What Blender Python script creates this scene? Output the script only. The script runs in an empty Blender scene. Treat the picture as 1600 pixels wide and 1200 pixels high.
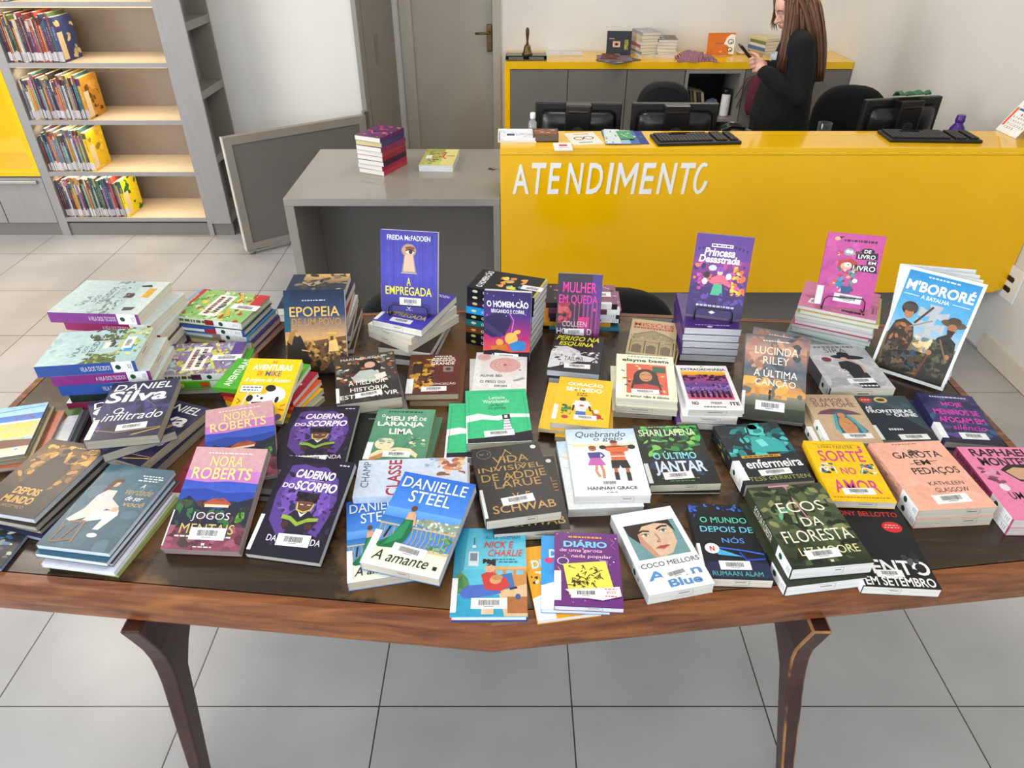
import bpy, bmesh, math, random
from mathutils import Vector, Matrix, noise
import numpy as np
SC = bpy.context.scene
COL = SC.collection
R = math.radians
# ---------------------------------------------------------------- camera, world, light, exposure
CAMH, FPX = 1.85, 1109.0                      # eye height, focal length in pixels of the 1600x1200 frame
PITCH = math.atan(760 / FPX)                  # camera looks down by this angle
cam_d = bpy.data.cameras.new('camera'); cam = bpy.data.objects.new('camera', cam_d); COL.objects.link(cam)
cam.location = (0, 0, CAMH); cam.rotation_euler = (R(90) - PITCH, 0, 0)
cam_d.sensor_fit = 'HORIZONTAL'; cam_d.sensor_width = 36; cam_d.lens = 36 * FPX / 1600
cam_d.clip_start = 0.05; cam_d.clip_end = 60
SC.camera = cam
SC.view_settings.view_transform = 'Standard'; SC.view_settings.look = 'None'
SC.view_settings.gamma = 1; SC.view_settings.use_curve_mapping = False
SC.view_settings.exposure = -0.42
w = bpy.data.worlds.new('sky'); SC.world = w; w.use_nodes = True
wn = w.node_tree.nodes; wl = w.node_tree.links
bgn = wn['Background']; bgn.inputs[1].default_value = 1.0
bgn.inputs[0].default_value = (0.80, 0.88, 1.0, 1)

def area(name, loc, size, power, color, target, spread=180):
    d = bpy.data.lights.new(name, 'AREA'); d.shape = 'RECTANGLE'; d.size, d.size_y = size
    d.energy = power; d.color = color; d.spread = R(spread)
    o = bpy.data.objects.new(name, d); COL.objects.link(o); o.location = loc
    o.rotation_euler = (Vector(target) - Vector(loc)).to_track_quat('-Z', 'Y').to_euler()
    return o
# daylight through the windows behind the camera and in the left wall
area('window_daylight_rear', (-1.2, -3.55, 1.75), (5.4, 1.9), 175, (0.84, 0.92, 1.0), (-1.2, 3, 1.0))
area('window_daylight_side', (-5.35, 0.2, 1.75), (3.4, 1.9), 240, (0.93, 0.97, 1.0), (0, 1.0, 1.0))
# ---------------------------------------------------------------- helpers
def ray(px, py):
    u = (px - 800) / FPX; v = (py - 600) / FPX; c, s = math.cos(PITCH), math.sin(PITCH)
    return Vector((u, c - v * s, -s - v * c))
EYE = Vector((0, 0, CAMH))
def at_z(px, py, z):
    d = ray(px, py); return EYE + d * ((z - CAMH) / d.z)
def at_y(px, py, Y):
    d = ray(px, py); return EYE + d * (Y / d.y)
def at_x(px, py, X):
    d = ray(px, py); return EYE + d * (X / d.x)

def lin(h, a=1.0):
    h = h.lstrip('#')
    if len(h) == 3: h = ''.join(c * 2 for c in h)
    r = []
    for i in (0, 2, 4):
        x = int(h[i:i + 2], 16) / 255
        r.append(x / 12.92 if x <= 0.04045 else ((x + 0.055) / 1.055) ** 2.4)
    return (*r, a)

_mc = {}
def mat(name, col, rough=0.5, metal=0.0, var=0.08, scale=12.0, bump=0.0, coat=0.0, stretch=(1, 1, 1), emit=0, trans=0.0, spec=0.5, alpha=1.0):
    key = (name,)
    if key in _mc: return _mc[key]
    m = bpy.data.materials.new(name); m.use_nodes = True; _mc[key] = m
    nt = m.node_tree; b = nt.nodes['Principled BSDF']
    c = lin(col) if isinstance(col, str) else col
    b.inputs['Roughness'].default_value = rough; b.inputs['Metallic'].default_value = metal
    b.inputs['Coat Weight'].default_value = coat; b.inputs['Specular IOR Level'].default_value = spec
    b.inputs['Transmission Weight'].default_value = trans
    if emit:
        b.inputs['Emission Color'].default_value = c; b.inputs['Emission Strength'].default_value = emit
    tc = nt.nodes.new('ShaderNodeTexCoord'); mp = nt.nodes.new('ShaderNodeMapping'); mp.inputs['Scale'].default_value = stretch
    nz = nt.nodes.new('ShaderNodeTexNoise'); nz.inputs['Scale'].default_value = scale; nz.inputs['Detail'].default_value = 5
    nt.links.new(tc.outputs['Object'], mp.inputs[0]); nt.links.new(mp.outputs[0], nz.inputs['Vector'])
    rp = nt.nodes.new('ShaderNodeValToRGB')
    rp.color_ramp.elements[0].position = 0.3; rp.color_ramp.elements[1].position = 0.7
    rp.color_ramp.elements[0].color = tuple(max(0, x * (1 - var)) for x in c[:3]) + (1,)
    rp.color_ramp.elements[1].color = tuple(min(1, x * (1 + var)) for x in c[:3]) + (1,)
    nt.links.new(nz.outputs['Fac'], rp.inputs[0]); nt.links.new(rp.outputs[0], b.inputs['Base Color'])
    if bump:
        bp = nt.nodes.new('ShaderNodeBump'); bp.inputs['Strength'].default_value = bump; bp.inputs['Distance'].default_value = 0.004
        nt.links.new(nz.outputs['Fac'], bp.inputs['Height']); nt.links.new(bp.outputs[0], b.inputs['Normal'])
    return m

def print_mat(name, rough):                   # printed paper: the ink colour is stored per face corner
    m = bpy.data.materials.new(name); m.use_nodes = True; nt = m.node_tree; b = nt.nodes['Principled BSDF']
    at = nt.nodes.new('ShaderNodeAttribute'); at.attribute_name = 'Col'
    tc = nt.nodes.new('ShaderNodeTexCoord'); nz = nt.nodes.new('ShaderNodeTexNoise'); nz.inputs['Scale'].default_value = 90; nz.inputs['Detail'].default_value = 6
    nt.links.new(tc.outputs['Object'], nz.inputs['Vector'])
    hs = nt.nodes.new('ShaderNodeHueSaturation'); mr = nt.nodes.new('ShaderNodeMapRange')
    mr.inputs[1].default_value = 0.3; mr.inputs[2].default_value = 0.7; mr.inputs[3].default_value = 0.92; mr.inputs[4].default_value = 1.08
    nt.links.new(nz.outputs['Fac'], mr.inputs[0]); nt.links.new(mr.outputs[0], hs.inputs['Value'])
    nt.links.new(at.outputs['Color'], hs.inputs['Color']); nt.links.new(hs.outputs[0], b.inputs['Base Color'])
    b.inputs['Roughness'].default_value = rough; b.inputs['Specular IOR Level'].default_value = 0.3
    return m
PRINT = print_mat('printed_laminate', 0.33)
PRINTM = print_mat('printed_paper', 0.6)
def page_mat(col):
    key = ('pages', col)
    if key in _mc: return _mc[key]
    m = bpy.data.materials.new('page_edges'); m.use_nodes = True; _mc[key] = m
    nt = m.node_tree; b = nt.nodes['Principled BSDF']; c = lin(col)
    tc = nt.nodes.new('ShaderNodeTexCoord'); mp = nt.nodes.new('ShaderNodeMapping'); mp.inputs['Scale'].default_value = (6, 6, 900)
    nz = nt.nodes.new('ShaderNodeTexNoise'); nz.inputs['Scale'].default_value = 1; nz.inputs['Detail'].default_value = 3
    nt.links.new(tc.outputs['Object'], mp.inputs[0]); nt.links.new(mp.outputs[0], nz.inputs['Vector'])
    rp = nt.nodes.new('ShaderNodeValToRGB'); rp.color_ramp.elements[0].position = 0.25; rp.color_ramp.elements[1].position = 0.75
    rp.color_ramp.elements[0].color = tuple(x * 0.72 for x in c[:3]) + (1,); rp.color_ramp.elements[1].color = tuple(min(1, x * 1.06) for x in c[:3]) + (1,)
    nt.links.new(nz.outputs['Fac'], rp.inputs[0]); nt.links.new(rp.outputs[0], b.inputs['Base Color'])
    b.inputs['Roughness'].default_value = 0.8
    return m

class MB:
    """collects shapes and links them as one mesh object; face colours go to the 'Col' attribute"""
    def __init__(s): s.v = []; s.f = []; s.m = []; s.c = []; s.sm = []
    def face(s, pts, mi=0, col=None, smooth=False):
        i = len(s.v); s.v += [tuple(p) for p in pts]; s.f.append(tuple(range(i, i + len(pts)))); s.m.append(mi); s.sm.append(smooth)
        s.c.append(col)
    def grid(s, rows, mi=0, closed=False, cap=False, smooth=True, col=None):
        i = len(s.v); n = len(rows[0])
        for r in rows: s.v += [tuple(p) for p in r]
        for a in range(len(rows) - 1):
            for b in range(n if closed else n - 1):
                b2 = (b + 1) % n
                s.f.append((i + a * n + b, i + a * n + b2, i + (a + 1) * n + b2, i + (a + 1) * n + b)); s.m.append(mi); s.c.append(col); s.sm.append(smooth)
        if cap:
            s.f.append(tuple(i + b for b in range(n))[::-1]); s.f.append(tuple(i + (len(rows) - 1) * n + b for b in range(n)))
            s.m += [mi, mi]; s.c += [col, col]; s.sm += [False, False]
    def box(s, x0, x1, y0, y1, z0, z1, mi=0, col=None, M=None):
        p = [Vector((x, y, z)) for z in (z0, z1) for y in (y0, y1) for x in (x0, x1)]
        if M: p = [M @ q for q in p]
        for q in ((0, 2, 3, 1), (4, 5, 7, 6), (0, 1, 5, 4), (2, 6, 7, 3), (0, 4, 6, 2), (1, 3, 7, 5)):
            s.face([p[k] for k in q], mi, col)
    def tube(s, pts, r, n=8, mi=0, cap=True, col=None, smooth=True):
        pts = [Vector(p) for p in pts]; rr = r if isinstance(r, (list, tuple)) else [r] * len(pts)
        rows = []; up = None
        for k, p in enumerate(pts):
            t = (pts[min(k + 1, len(pts) - 1)] - pts[max(k - 1, 0)]).normalized()
            if up is None: up = t.orthogonal().normalized()
            up = (up - t * up.dot(t)).normalized(); sd = t.cross(up)
            rows.append([p + (up * math.cos(a) + sd * math.sin(a)) * rr[k] for a in [2 * math.pi * j / n for j in range(n)]])
        s.grid(rows, mi, True, cap, smooth, col)
    def lathe(s, prof, n=20, mi=0, loc=(0, 0, 0), col=None, cap=True):
        L = Vector(loc)
        s.grid([[L + Vector((r * math.cos(2 * math.pi * j / n), r * math.sin(2 * math.pi * j / n), z)) for j in range(n)] for r, z in prof], mi, True, cap, True, col)
    def prism(s, poly, a0, a1, axis='z', mi=0, col=None):
        def P(p, a):
            return {'z': (p[0], p[1], a), 'y': (p[0], a, p[1]), 'x': (a, p[0], p[1])}[axis]
        A = [P(p, a0) for p in poly]; B = [P(p, a1) for p in poly]; n = len(poly)
        s.face(A[::-1], mi, col); s.face(B, mi, col)
        for k in range(n): s.face([A[k], A[(k + 1) % n], B[(k + 1) % n], B[k]], mi, col)
    def ball(s, c, r, n=12, mi=0, col=None, M=None):
        rx, ry, rz = r if isinstance(r, (tuple, list)) else (r, r, r)
        rows = []
        for i in range(n + 1):
            th = math.pi * min(max(i / n, 0.001), 0.999)
            row = []
            for j in range(n * 2):
                a = math.pi * j / n
                q = Vector((rx * math.sin(th) * math.cos(a), ry * math.sin(th) * math.sin(a), -rz * math.cos(th)))
                if M: q = M @ q
                row.append(Vector(c) + q)
            rows.append(row)
        s.grid(rows, mi, True, True, True, col)
    def build(s, name, mats, parent=None, bevel=0, seg=2, fix=True, mtx=None):
        me = bpy.data.meshes.new(name); me.from_pydata([tuple(v) for v in s.v], [], s.f)
        for m in (mats if isinstance(mats, (list, tuple)) else [mats]): me.materials.append(m)
        me.polygons.foreach_set('material_index', s.m); me.polygons.foreach_set('use_smooth', s.sm)
        if any(c is not None for c in s.c):
            ca = me.color_attributes.new('Col', 'FLOAT_COLOR', 'CORNER'); buf = []
            for f, c in zip(s.f, s.c):
                if c is None: buf += [0.8, 0.8, 0.8, 1] * len(f)
                elif isinstance(c, list):
                    for q in c: buf += list(q)
                else: buf += list(c) * len(f)
            ca.data.foreach_set('color', buf)
        o = bpy.data.objects.new(name, me); COL.objects.link(o)
        if parent: o.parent = parent
        if mtx is not None: o.matrix_local = mtx
        if fix or bevel:
            bm = bmesh.new(); bm.from_mesh(me)
            if bevel: bmesh.ops.remove_doubles(bm, verts=bm.verts, dist=1e-5)
            if fix: bmesh.ops.recalc_face_normals(bm, faces=bm.faces)
            bm.to_mesh(me); bm.free()
        if bevel:
            b = o.modifiers.new('edge', 'BEVEL'); b.width = bevel; b.segments = seg; b.limit_method = 'ANGLE'; b.angle_limit = R(40)
        return o
def tag(o, label=None, cat=None, group=None, kind=None):
    if label: o['label'] = label
    if cat: o['category'] = cat
    if group: o['group'] = group
    if kind: o['kind'] = kind
    return o
def empty(name, loc=(0, 0, 0), mtx=None):
    o = bpy.data.objects.new(name, None); COL.objects.link(o); o.empty_display_size = 0.05
    if mtx is not None: o.matrix_world = mtx
    else: o.location = loc
    return o
def struct(o): o['kind'] = 'structure'; return o
def box1(name, dims, m, parent=None, bevel=0):
    b = MB(); b.box(*dims); return b.build(name, m, parent, bevel)
# ---------------------------------------------------------------- materials of the room
M_WALL = mat('wall_paint', '#d9d7d2', 0.75, var=0.03, scale=3, bump=0.03)
M_CEIL = mat('ceiling_paint', '#eeeeec', 0.8, var=0.02)
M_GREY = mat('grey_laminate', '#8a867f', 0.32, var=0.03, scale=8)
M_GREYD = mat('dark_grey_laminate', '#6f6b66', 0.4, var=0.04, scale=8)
M_GREYL = mat('bookcase_laminate', '#8d8b8a', 0.42, var=0.04, scale=30, stretch=(1, 1, 0.2))
M_SHELF = mat('shelf_board', '#c9b9a2', 0.45, var=0.06, scale=30, stretch=(0.3, 2, 2))
M_YEL = mat('yellow_laminate', '#f2b900', 0.16, var=0.03, scale=4, spec=0.4)
M_DOOR = mat('door_paint', '#a29d92', 0.5, var=0.03, scale=6)
M_STEEL = mat('brushed_steel', '#a8a6a0', 0.35, metal=0.9, var=0.1, scale=40)
M_BRASS = mat('old_brass', '#6d5a38', 0.4, metal=0.8, var=0.2, scale=30)
M_BLACK = mat('black_plastic', '#131313', 0.38, var=0.2, scale=40)
M_BLACKF = mat('black_fabric', '#0b0b0c', 0.85, var=0.25, scale=200, bump=0.2)
M_WIRE = mat('black_wire', '#0a0a0a', 0.35, var=0.1)
M_WHITE = mat('white_plastic', '#e9e9ea', 0.4, var=0.03)
M_SIGN = mat('white_sign_vinyl', '#f2f2f2', 0.45, var=0.02)
M_SKIRT = mat('skirting_tile', '#d5cbbb', 0.35, var=0.05)

def floor_mat():
    m = bpy.data.materials.new('floor_tile'); m.use_nodes = True; nt = m.node_tree; b = nt.nodes['Principled BSDF']
    tc = nt.nodes.new('ShaderNodeTexCoord'); mp = nt.nodes.new('ShaderNodeMapping'); mp.inputs['Location'].default_value = (-0.166, -1.118, 0)
    nt.links.new(tc.outputs['Object'], mp.inputs[0])
    br = nt.nodes.new('ShaderNodeTexBrick'); br.offset = 0; br.inputs['Scale'].default_value = 1
    br.inputs['Brick Width'].default_value = 0.534; br.inputs['Row Height'].default_value = 0.505; br.inputs['Mortar Size'].default_value = 0.0022; br.inputs['Mortar Smooth'].default_value = 0.3
    br.inputs['Color1'].default_value = lin('#aeaeaf'); br.inputs['Color2'].default_value = lin('#a7a7a8'); br.inputs['Mortar'].default_value = lin('#3c3a36')
    nt.links.new(mp.outputs[0], br.inputs['Vector'])
    nz = nt.nodes.new('ShaderNodeTexNoise'); nz.inputs['Scale'].default_value = 2.2; nz.inputs['Detail'].default_value = 6; nt.links.new(tc.outputs['Object'], nz.inputs['Vector'])
    mr = nt.nodes.new('ShaderNodeMapRange'); mr.inputs[1].default_value = 0.35; mr.inputs[2].default_value = 0.65; mr.inputs[3].default_value = 0.86; mr.inputs[4].default_value = 1.08
    nt.links.new(nz.outputs['Fac'], mr.inputs[0])
    hs = nt.nodes.new('ShaderNodeHueSaturation'); nt.links.new(br.outputs['Color'], hs.inputs['Color']); nt.links.new(mr.outputs[0], hs.inputs['Value'])
    nt.links.new(hs.outputs[0], b.inputs['Base Color']); b.inputs['Roughness'].default_value = 0.3
    bp = nt.nodes.new('ShaderNodeBump'); bp.inputs['Strength'].default_value = 0.3; bp.inputs['Distance'].default_value = 0.002; bp.invert = True
    nt.links.new(br.outputs['Fac'], bp.inputs['Height']); nt.links.new(bp.outputs[0], b.inputs['Normal'])
    return m
XR, XL, YB, YF, ZC, XW = 2.32, -5.5, 5.6, -3.7, 3.0, -0.97   # right wall, left wall, back wall, front wall, ceiling, end of the inner wall
YW = 4.83                                                     # inner wall plane behind the bookcase
# ---------------------------------------------------------------- room shell
struct(box1('floor', (XL, XR, YF, YB, -0.1, 0), floor_mat()))
struct(box1('ceiling', (XL, XR, YF, YB, ZC, ZC + 0.1), M_CEIL))
struct(box1('wall_right', (XR, XR + 0.1, YF, YB, 0, ZC), M_WALL))
def holed_wall(name, axis, c0, c1, a0, a1, h0, h1, z0, z1):
    b = MB()
    def B(p0, p1, q0, q1):
        if axis == 'y': b.box(p0, p1, c0, c1, q0, q1)
        else: b.box(c0, c1, p0, p1, q0, q1)
    B(a0, h0, 0, ZC); B(h1, a1, 0, ZC); B(h0, h1, 0, z0); B(h0, h1, z1, ZC)
    return struct(b.build(name, M_WALL))
holed_wall('wall_front', 'y', YF - 0.1, YF, XL, XR, -4.0, 1.6, 0.75, 2.75)
holed_wall('wall_left', 'x', XL - 0.1, XL, YF, YW, -1.6, 2.0, 0.75, 2.75)
holed_wall('wall_back', 'y', YB, YB + 0.1, XW, XR, -0.72, -0.13, 0.0, 2.1)
struct(box1('wall_inner', (XL, XW, YW, YW + 0.1, 0, ZC), M_WALL))
struct(box1('wall_passage', (XW - 0.1, XW, YW + 0.1, YB + 0.1, 0, ZC), M_WALL))
for nm, ax, p0, p1, c in (('window_1', 'y', -4.0, 1.6, YF - 0.05), ('window_2', 'x', -1.6, 2.0, XL - 0.05)):
    fr = MB()
    n = 4
    def FB(a0, a1, z0, z1):
        if ax == 'y': fr.box(a0, a1, c - 0.03, c + 0.03, z0, z1)
        else: fr.box(c - 0.03, c + 0.03, a0, a1, z0, z1)
    for k in range(n + 1):
        a = p0 + (p1 - p0) * k / n; FB(a - 0.025, a + 0.025, 0.75, 2.75)
    FB(p0, p1, 0.75, 0.8); FB(p0, p1, 2.7, 2.75)
    struct(fr.build(nm, M_WHITE))
b = MB(); b.box(XR - 0.015, XR, 3.2, YB, 0, 0.09); b.box(XR - 0.015, XR, YF, 3.0, 0, 0.09); struct(b.build('baseboard_right', M_SKIRT))
# outlet on the right wall
o_ = at_x(1580, 442, XR)
t = empty('wall_outlet', (XR, o_.y, o_.z)); tag(t, 'white electric outlet plate low on the right wall beside the yellow counter', 'outlet')
b = MB(); b.box(-0.009, 0, -0.07, 0.07, -0.08, 0.08); b.build('plate', M_WHITE, t, 0.004)
for dz in (0.02, -0.03):
    b = MB(); b.prism([(-0.02, dz - 0.012), (0.02, dz - 0.012), (0.026, dz), (0.02, dz + 0.012), (-0.02, dz + 0.012), (-0.026, dz)], -0.011, -0.0085, 'x'); b.build('socket', M_BLACK, t)
# ceiling lamps
for k, (x, y) in enumerate([(-2.9, 0.9), (0.2, 0.9), (-2.9, 3.3), (0.2, 3.3), (1.3, 4.6), (-2.9, -1.6), (0.2, -1.6)]):
    t = empty('ceiling_lamp', (x, y, ZC)); tag(t, 'square flush ceiling light panel in white frame', 'ceiling light', 'ceiling light panels')
    b = MB(); b.box(-0.32, 0.32, -0.32, 0.32, -0.03, 0); b.build('frame', M_WHITE, t, 0.004)
    b = MB(); b.box(-0.29, 0.29, -0.29, 0.29, -0.034, -0.03); b.build('diffuser', mat('lamp_diffuser', '#fff4e2', 0.5, emit=4), t)
    l = area('lamp_light', (x, y, ZC - 0.045), (0.58, 0.58), (44 if x < -2 else 17) if y > 3 else 11, (1.0, 0.88, 0.76) if y > 3 else (1.0, 0.94, 0.87), (x, y, 0))

# back wall door
D = empty('door_1', ((-0.72 - 0.13) / 2, YB, 0)); struct(D)
b = MB(); b.box(-0.295, 0.295, 0.03, 0.07, 0.005, 2.1); b.build('door_leaf', M_DOOR, D)
b = MB(); b.box(-0.37, -0.285, -0.02, 0.1, 0, 2.18); b.box(0.285, 0.345, -0.02, 0.1, 0, 2.18); b.box(-0.37, 0.345, -0.02, 0.1, 2.1, 2.18)
b.build('door_frame', mat('door_frame_paint', '#aca79b', 0.5, var=0.03), D, 0.006)
hp = at_y(765, 60, YB)
b = MB(); b.box(-0.02, 0.02, -0.005, 0.03, -0.09, 0.09); hd = b.build('handle_plate', M_BRASS, D, 0.008); hd.location = (hp.x - D.location.x, 0.0, hp.z)
b = MB(); b.tube([(0, 0, 0.04), (0, -0.045, 0.04), (-0.02, -0.055, 0.04), (-0.1, -0.05, 0.038)], 0.008); b.build('lever', M_BRASS, hd)
# sliding leaf standing open in the passage + jamb at the end of the inner wall
D = empty('door_2', (XW, YW, 0)); struct(D)
A = Vector((0.035, 0.11, 0)); Bv = Vector((0.13, 0.74, 0)); ux = (Bv - A).normalized(); MX = Matrix(((ux.x, -ux.y, 0, A.x), (ux.y, ux.x, 0, A.y), (0, 0, 1, 0), (0, 0, 0, 1)))
Ln = (Bv - A).length
b = MB(); b.box(0, Ln, 0, 0.04, 0.005, 2.3, M=MX); b.build('door_leaf', mat('sliding_door_laminate', '#85837f', 0.45, var=0.03), D)
b = MB(); b.box(0.18, 0.25, -0.004, 0.0, 0.93, 1.11, M=MX); b.build('flush_pull', M_STEEL, D)
b = MB(); b.box(0.0, 0.03, -0.03, 0.13, 0, 2.35); b.build('door_frame', mat('jamb_laminate', '#8c8880', 0.45, var=0.03), D, 0.002)

# ---------------------------------------------------------------- bookcase, niche unit
YK = 4.44
def PX(px, py, Y=YK): return at_y(px, py, Y).x
BX0, BX1, CX1 = -2.92, -2.0, -1.841
SZ = [0.121, 0.422, 0.736, 1.058, 1.372]
K = empty('bookcase', ((BX0 + CX1) / 2, (YK + YW) / 2, 0)); tag(K, 'tall grey open bookcase with warm lit shelves and a side column of cubbies', 'bookcase')
ko = K.location
def kb(name, dims, m, par=K, bev=0):
    b = MB(); x0, x1, y0, y1, z0, z1 = dims
    b.box(x0 - ko.x, x1 - ko.x, y0 - ko.y, y1 - ko.y, z0 - ko.z, z1 - ko.z); return b.build(name, m, par, bev)
kb('back_panel', (BX0, BX1, YW - 0.015, YW - 0.003, 0.09, 2.4), mat('bookcase_back', '#756a61', 0.5, var=0.04))
kb('side_panel', (BX0 - 0.055, BX0, YK, YW - 0.003, 0.0, 2.4), M_GREYL)
kb('side_panel', (BX1, BX1 + 0.03, YK, YW - 0.003, 0.0, 2.4), M_GREYL)
kb('front_column', (BX1 + 0.032, CX1, YK - 0.004, YK + 0.014, 0.085, 2.4), M_GREYL)
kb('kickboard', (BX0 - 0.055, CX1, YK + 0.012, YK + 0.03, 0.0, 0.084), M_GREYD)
kb('back_panel', (BX1 + 0.03, CX1, YW - 0.02, YW - 0.003, 0, 2.4), M_GREY)
for z in SZ:
    s_ = kb('shelf', (BX0, BX1, YK + 0.006, YW - 0.015, z - 0.022, z), M_SHELF)
    kb('shelf_edge', (BX0, BX1, YK + 0.001, YK + 0.0055, z - 0.024, z + 0.001), M_GREYL, s_)
for z in SZ[1:] + [1.69]:
    kb('light_strip', (BX0 + 0.02, BX1 - 0.02, YK + 0.03, YK + 0.05, z - 0.030, z - 0.023), mat('shelf_led', '#ffcf8a', 0.5, emit=3))
    area('shelf_light', ((BX0 + BX1) / 2, YK + 0.045, z - 0.034), (0.86, 0.02), 3.2, (1.0, 0.82, 0.56), ((BX0 + BX1) / 2, YK + 0.17, z - 0.3))
for z in (0.13, 0.52, 0.9, 1.27):
    kb('cubby_shelf', (BX1 + 0.03, CX1, YK + 0.014, YW - 0.02, z - 0.045, z), M_GREY)
for py in (23, 35):
    p = at_y(303, py, YW - 0.02); b = MB(); b.tube([(p.x - ko.x, p.y - ko.y - 0.012, p.z), (p.x - ko.x, p.y - ko.y, p.z)], 0.011); b.build('cap_plug', M_STEEL, K)
# niche unit on the left
NU = empty('wall_cabinet', (-3.7, (YK + YW) / 2, 0)); tag(NU, 'grey base cabinet under a bright yellow wall niche left of the bookcase', 'cabinet'); no = NU.location
def nb(name, dims, m, par=NU, bev=0):
    b = MB(); x0, x1, y0, y1, z0, z1 = dims
    b.box(x0 - no.x, x1 - no.x, y0 - no.y, y1 - no.y, z0, z1); return b.build(name, m, par, bev)
NX0, NX1 = -4.6, -2.977
b = MB()
for d in ((NX0, NX1, YK, YW - 0.005, 0.398, 0.44), (NX1 - 0.03, NX1, YK, YW - 0.005, 0.44, 2.4), (NX0, NX0 + 0.03, YK, YW - 0.005, 0.44, 2.4), (NX0 + 0.03, NX1 - 0.03, YW - 0.03, YW - 0.005, 0.44, 2.4)):
    b.box(d[0] - no.x, d[1] - no.x, d[2] - no.y, d[3] - no.y, d[4], d[5])
b.build('niche', M_YEL, NU)
nb('carcass', (NX0, NX1, YK + 0.022, YW - 0.005, 0.09, 0.39), M_GREYD)
nb('kickboard', (NX0, NX1, YK + 0.012, YK + 0.03, 0, 0.084), M_GREYD)
for x0, x1 in ((NX0 + 0.002, -3.305), (-3.298, NX1 - 0.002)):
    d = nb('door', (x0, x1, YK, YK + 0.02, 0.09, 0.388), M_GREYL)
    b = MB(); b.box((x0 + x1) / 2 - 0.13 - no.x, (x0 + x1) / 2 + 0.13 - no.x, -0.02 + YK - no.y, YK - no.y, 0.352, 0.372); b.build('handle', M_STEEL, d, 0.003)

# ---------------------------------------------------------------- swing gate
G0 = Vector((-0.945, 4.67, 0)); G1 = Vector((-1.67, 4.15, 0)); gd = (G1 - G0); GL = gd.length; gd.normalize()
GM = Matrix(((gd.x, -gd.y, 0, G0.x), (gd.y, gd.x, 0, G0.y), (0, 0, 1, 0), (0, 0, 0, 1)))
T = empty('swing_gate', mtx=GM); tag(T, 'low grey swing gate with raised frame standing open before the white wall', 'gate')
b = MB(); b.box(0.045, GL - 0.045, 0.005, 0.03, 0.075, 0.675); b.build('panel', mat('gate_panel', '#6c6763', 0.45, var=0.03), T)
b = MB()
for d in ((0, GL, -0.002, 0.038, 0.675, 0.722), (0, GL, -0.002, 0.038, 0.03, 0.075), (0, 0.045, -0.002, 0.038, 0.075, 0.675), (GL - 0.045, GL, -0.002, 0.038, 0.075, 0.675)): b.box(*d)
b.build('frame', mat('gate_frame', '#8b867d', 0.4, var=0.03), T, 0.002)
b = MB(); b.box(GL, GL + 0.005, -0.003, 0.039, 0.03, 0.7215); b.build('edge_strip', mat('edge_strip_grey', '#c4c2be', 0.4), T)
b = MB(); b.tube([(GL - 0.05, 0.018, 0.018), (GL - 0.02, 0.018, 0.018)], 0.018, 12); b.box(GL - 0.055, GL - 0.01, 0.0, 0.036, 0.02, 0.032); b.build('caster', M_STEEL, T)
b = MB(); b.tube([(0.0, 0.0, 0.012), (GL - 0.06, 0.0, 0.016)], 0.006); b.build('bottom_rod', M_STEEL, T)
b = MB(); b.box(-0.028, 0.004, -0.006, 0.03, 0.6, 0.74); b.build('hinge', M_STEEL, T)

# ---------------------------------------------------------------- grey low desk
DZ, DY0, DY1, DX0, DX1 = 0.767, 3.01, 3.75, -1.0, -0.052
T = empty('low_desk', ((DX0 + DX1) / 2, (DY0 + DY1) / 2, 0)); tag(T, 'low grey laminate desk joined to the left end of the yellow counter', 'desk'); do = T.location
def db(name, dims, m, bev=0.0015):
    b = MB(); x0, x1, y0, y1, z0, z1 = dims; b.box(x0 - do.x, x1 - do.x, y0 - do.y, y1 - do.y, z0, z1); return b.build(name, m, T, bev)
db('desk_top', (DX0, DX1, DY0, DY1, DZ - 0.034, DZ), mat('desk_gloss', '#8f8b83', 0.12, var=0.02))
db('side_panel', (DX0, DX0 + 0.042, DY0, DY1, 0, DZ - 0.0345), M_GREY)
db('side_panel', (DX1 - 0.03, DX1, DY0, DY1, 0, DZ - 0.0345), M_GREY)
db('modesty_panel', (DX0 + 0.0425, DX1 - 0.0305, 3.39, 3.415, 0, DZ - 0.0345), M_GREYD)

# ---------------------------------------------------------------- yellow reception counter
CZ, CY0, CY1, CX0, CXE = 0.986, 3.01, 3.27, -0.05, XR - 0.004
T = empty('reception_counter', ((CX0 + CXE) / 2, (CY0 + CY1) / 2, 0)); tag(T, 'glossy yellow reception counter with white wall lettering on a grey plinth', 'counter'); co = T.location
def cb(name, dims, m, bev=0.0):
    b = MB(); x0, x1, y0, y1, z0, z1 = dims; b.box(x0 - co.x, x1 - co.x, y0 - co.y, y1 - co.y, z0, z1); return b.build(name, m, T, bev)
pp = [(CX0 - co.x, 0.312), (CXE - co.x - 0.05, 0.312), (CXE - co.x - 0.015, 0.327), (CXE - co.x, 0.362), (CXE - co.x, CZ - 0.031), (CX0 - co.x, CZ - 0.031)]
b = MB(); b.prism(pp, CY0 - co.y, CY0 + 0.03 - co.y, 'y'); FP = b.build('front_panel', M_YEL, T)
cb('ledge_top', (CX0, CXE, CY0, CY1, CZ - 0.03, CZ), mat('yellow_gloss', '#f0ba06', 0.1, var=0.02), 0.002)
cb('end_panel', (CX0, CX0 + 0.03, CY0 + 0.121, CY1, 0.0, CZ - 0.031), M_YEL)
cb('end_panel', (CXE - 0.03, CXE, CY0 + 0.121, CY1, 0.0, CZ - 0.031), M_GREYD)
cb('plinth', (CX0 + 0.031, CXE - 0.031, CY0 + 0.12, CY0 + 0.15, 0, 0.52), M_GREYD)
cb('inner_panel', (CX0 + 0.031, CXE - 0.031, CY1 - 0.02, CY1, 0.0, CZ - 0.031), M_GREY)
WZ = 0.74
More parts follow.
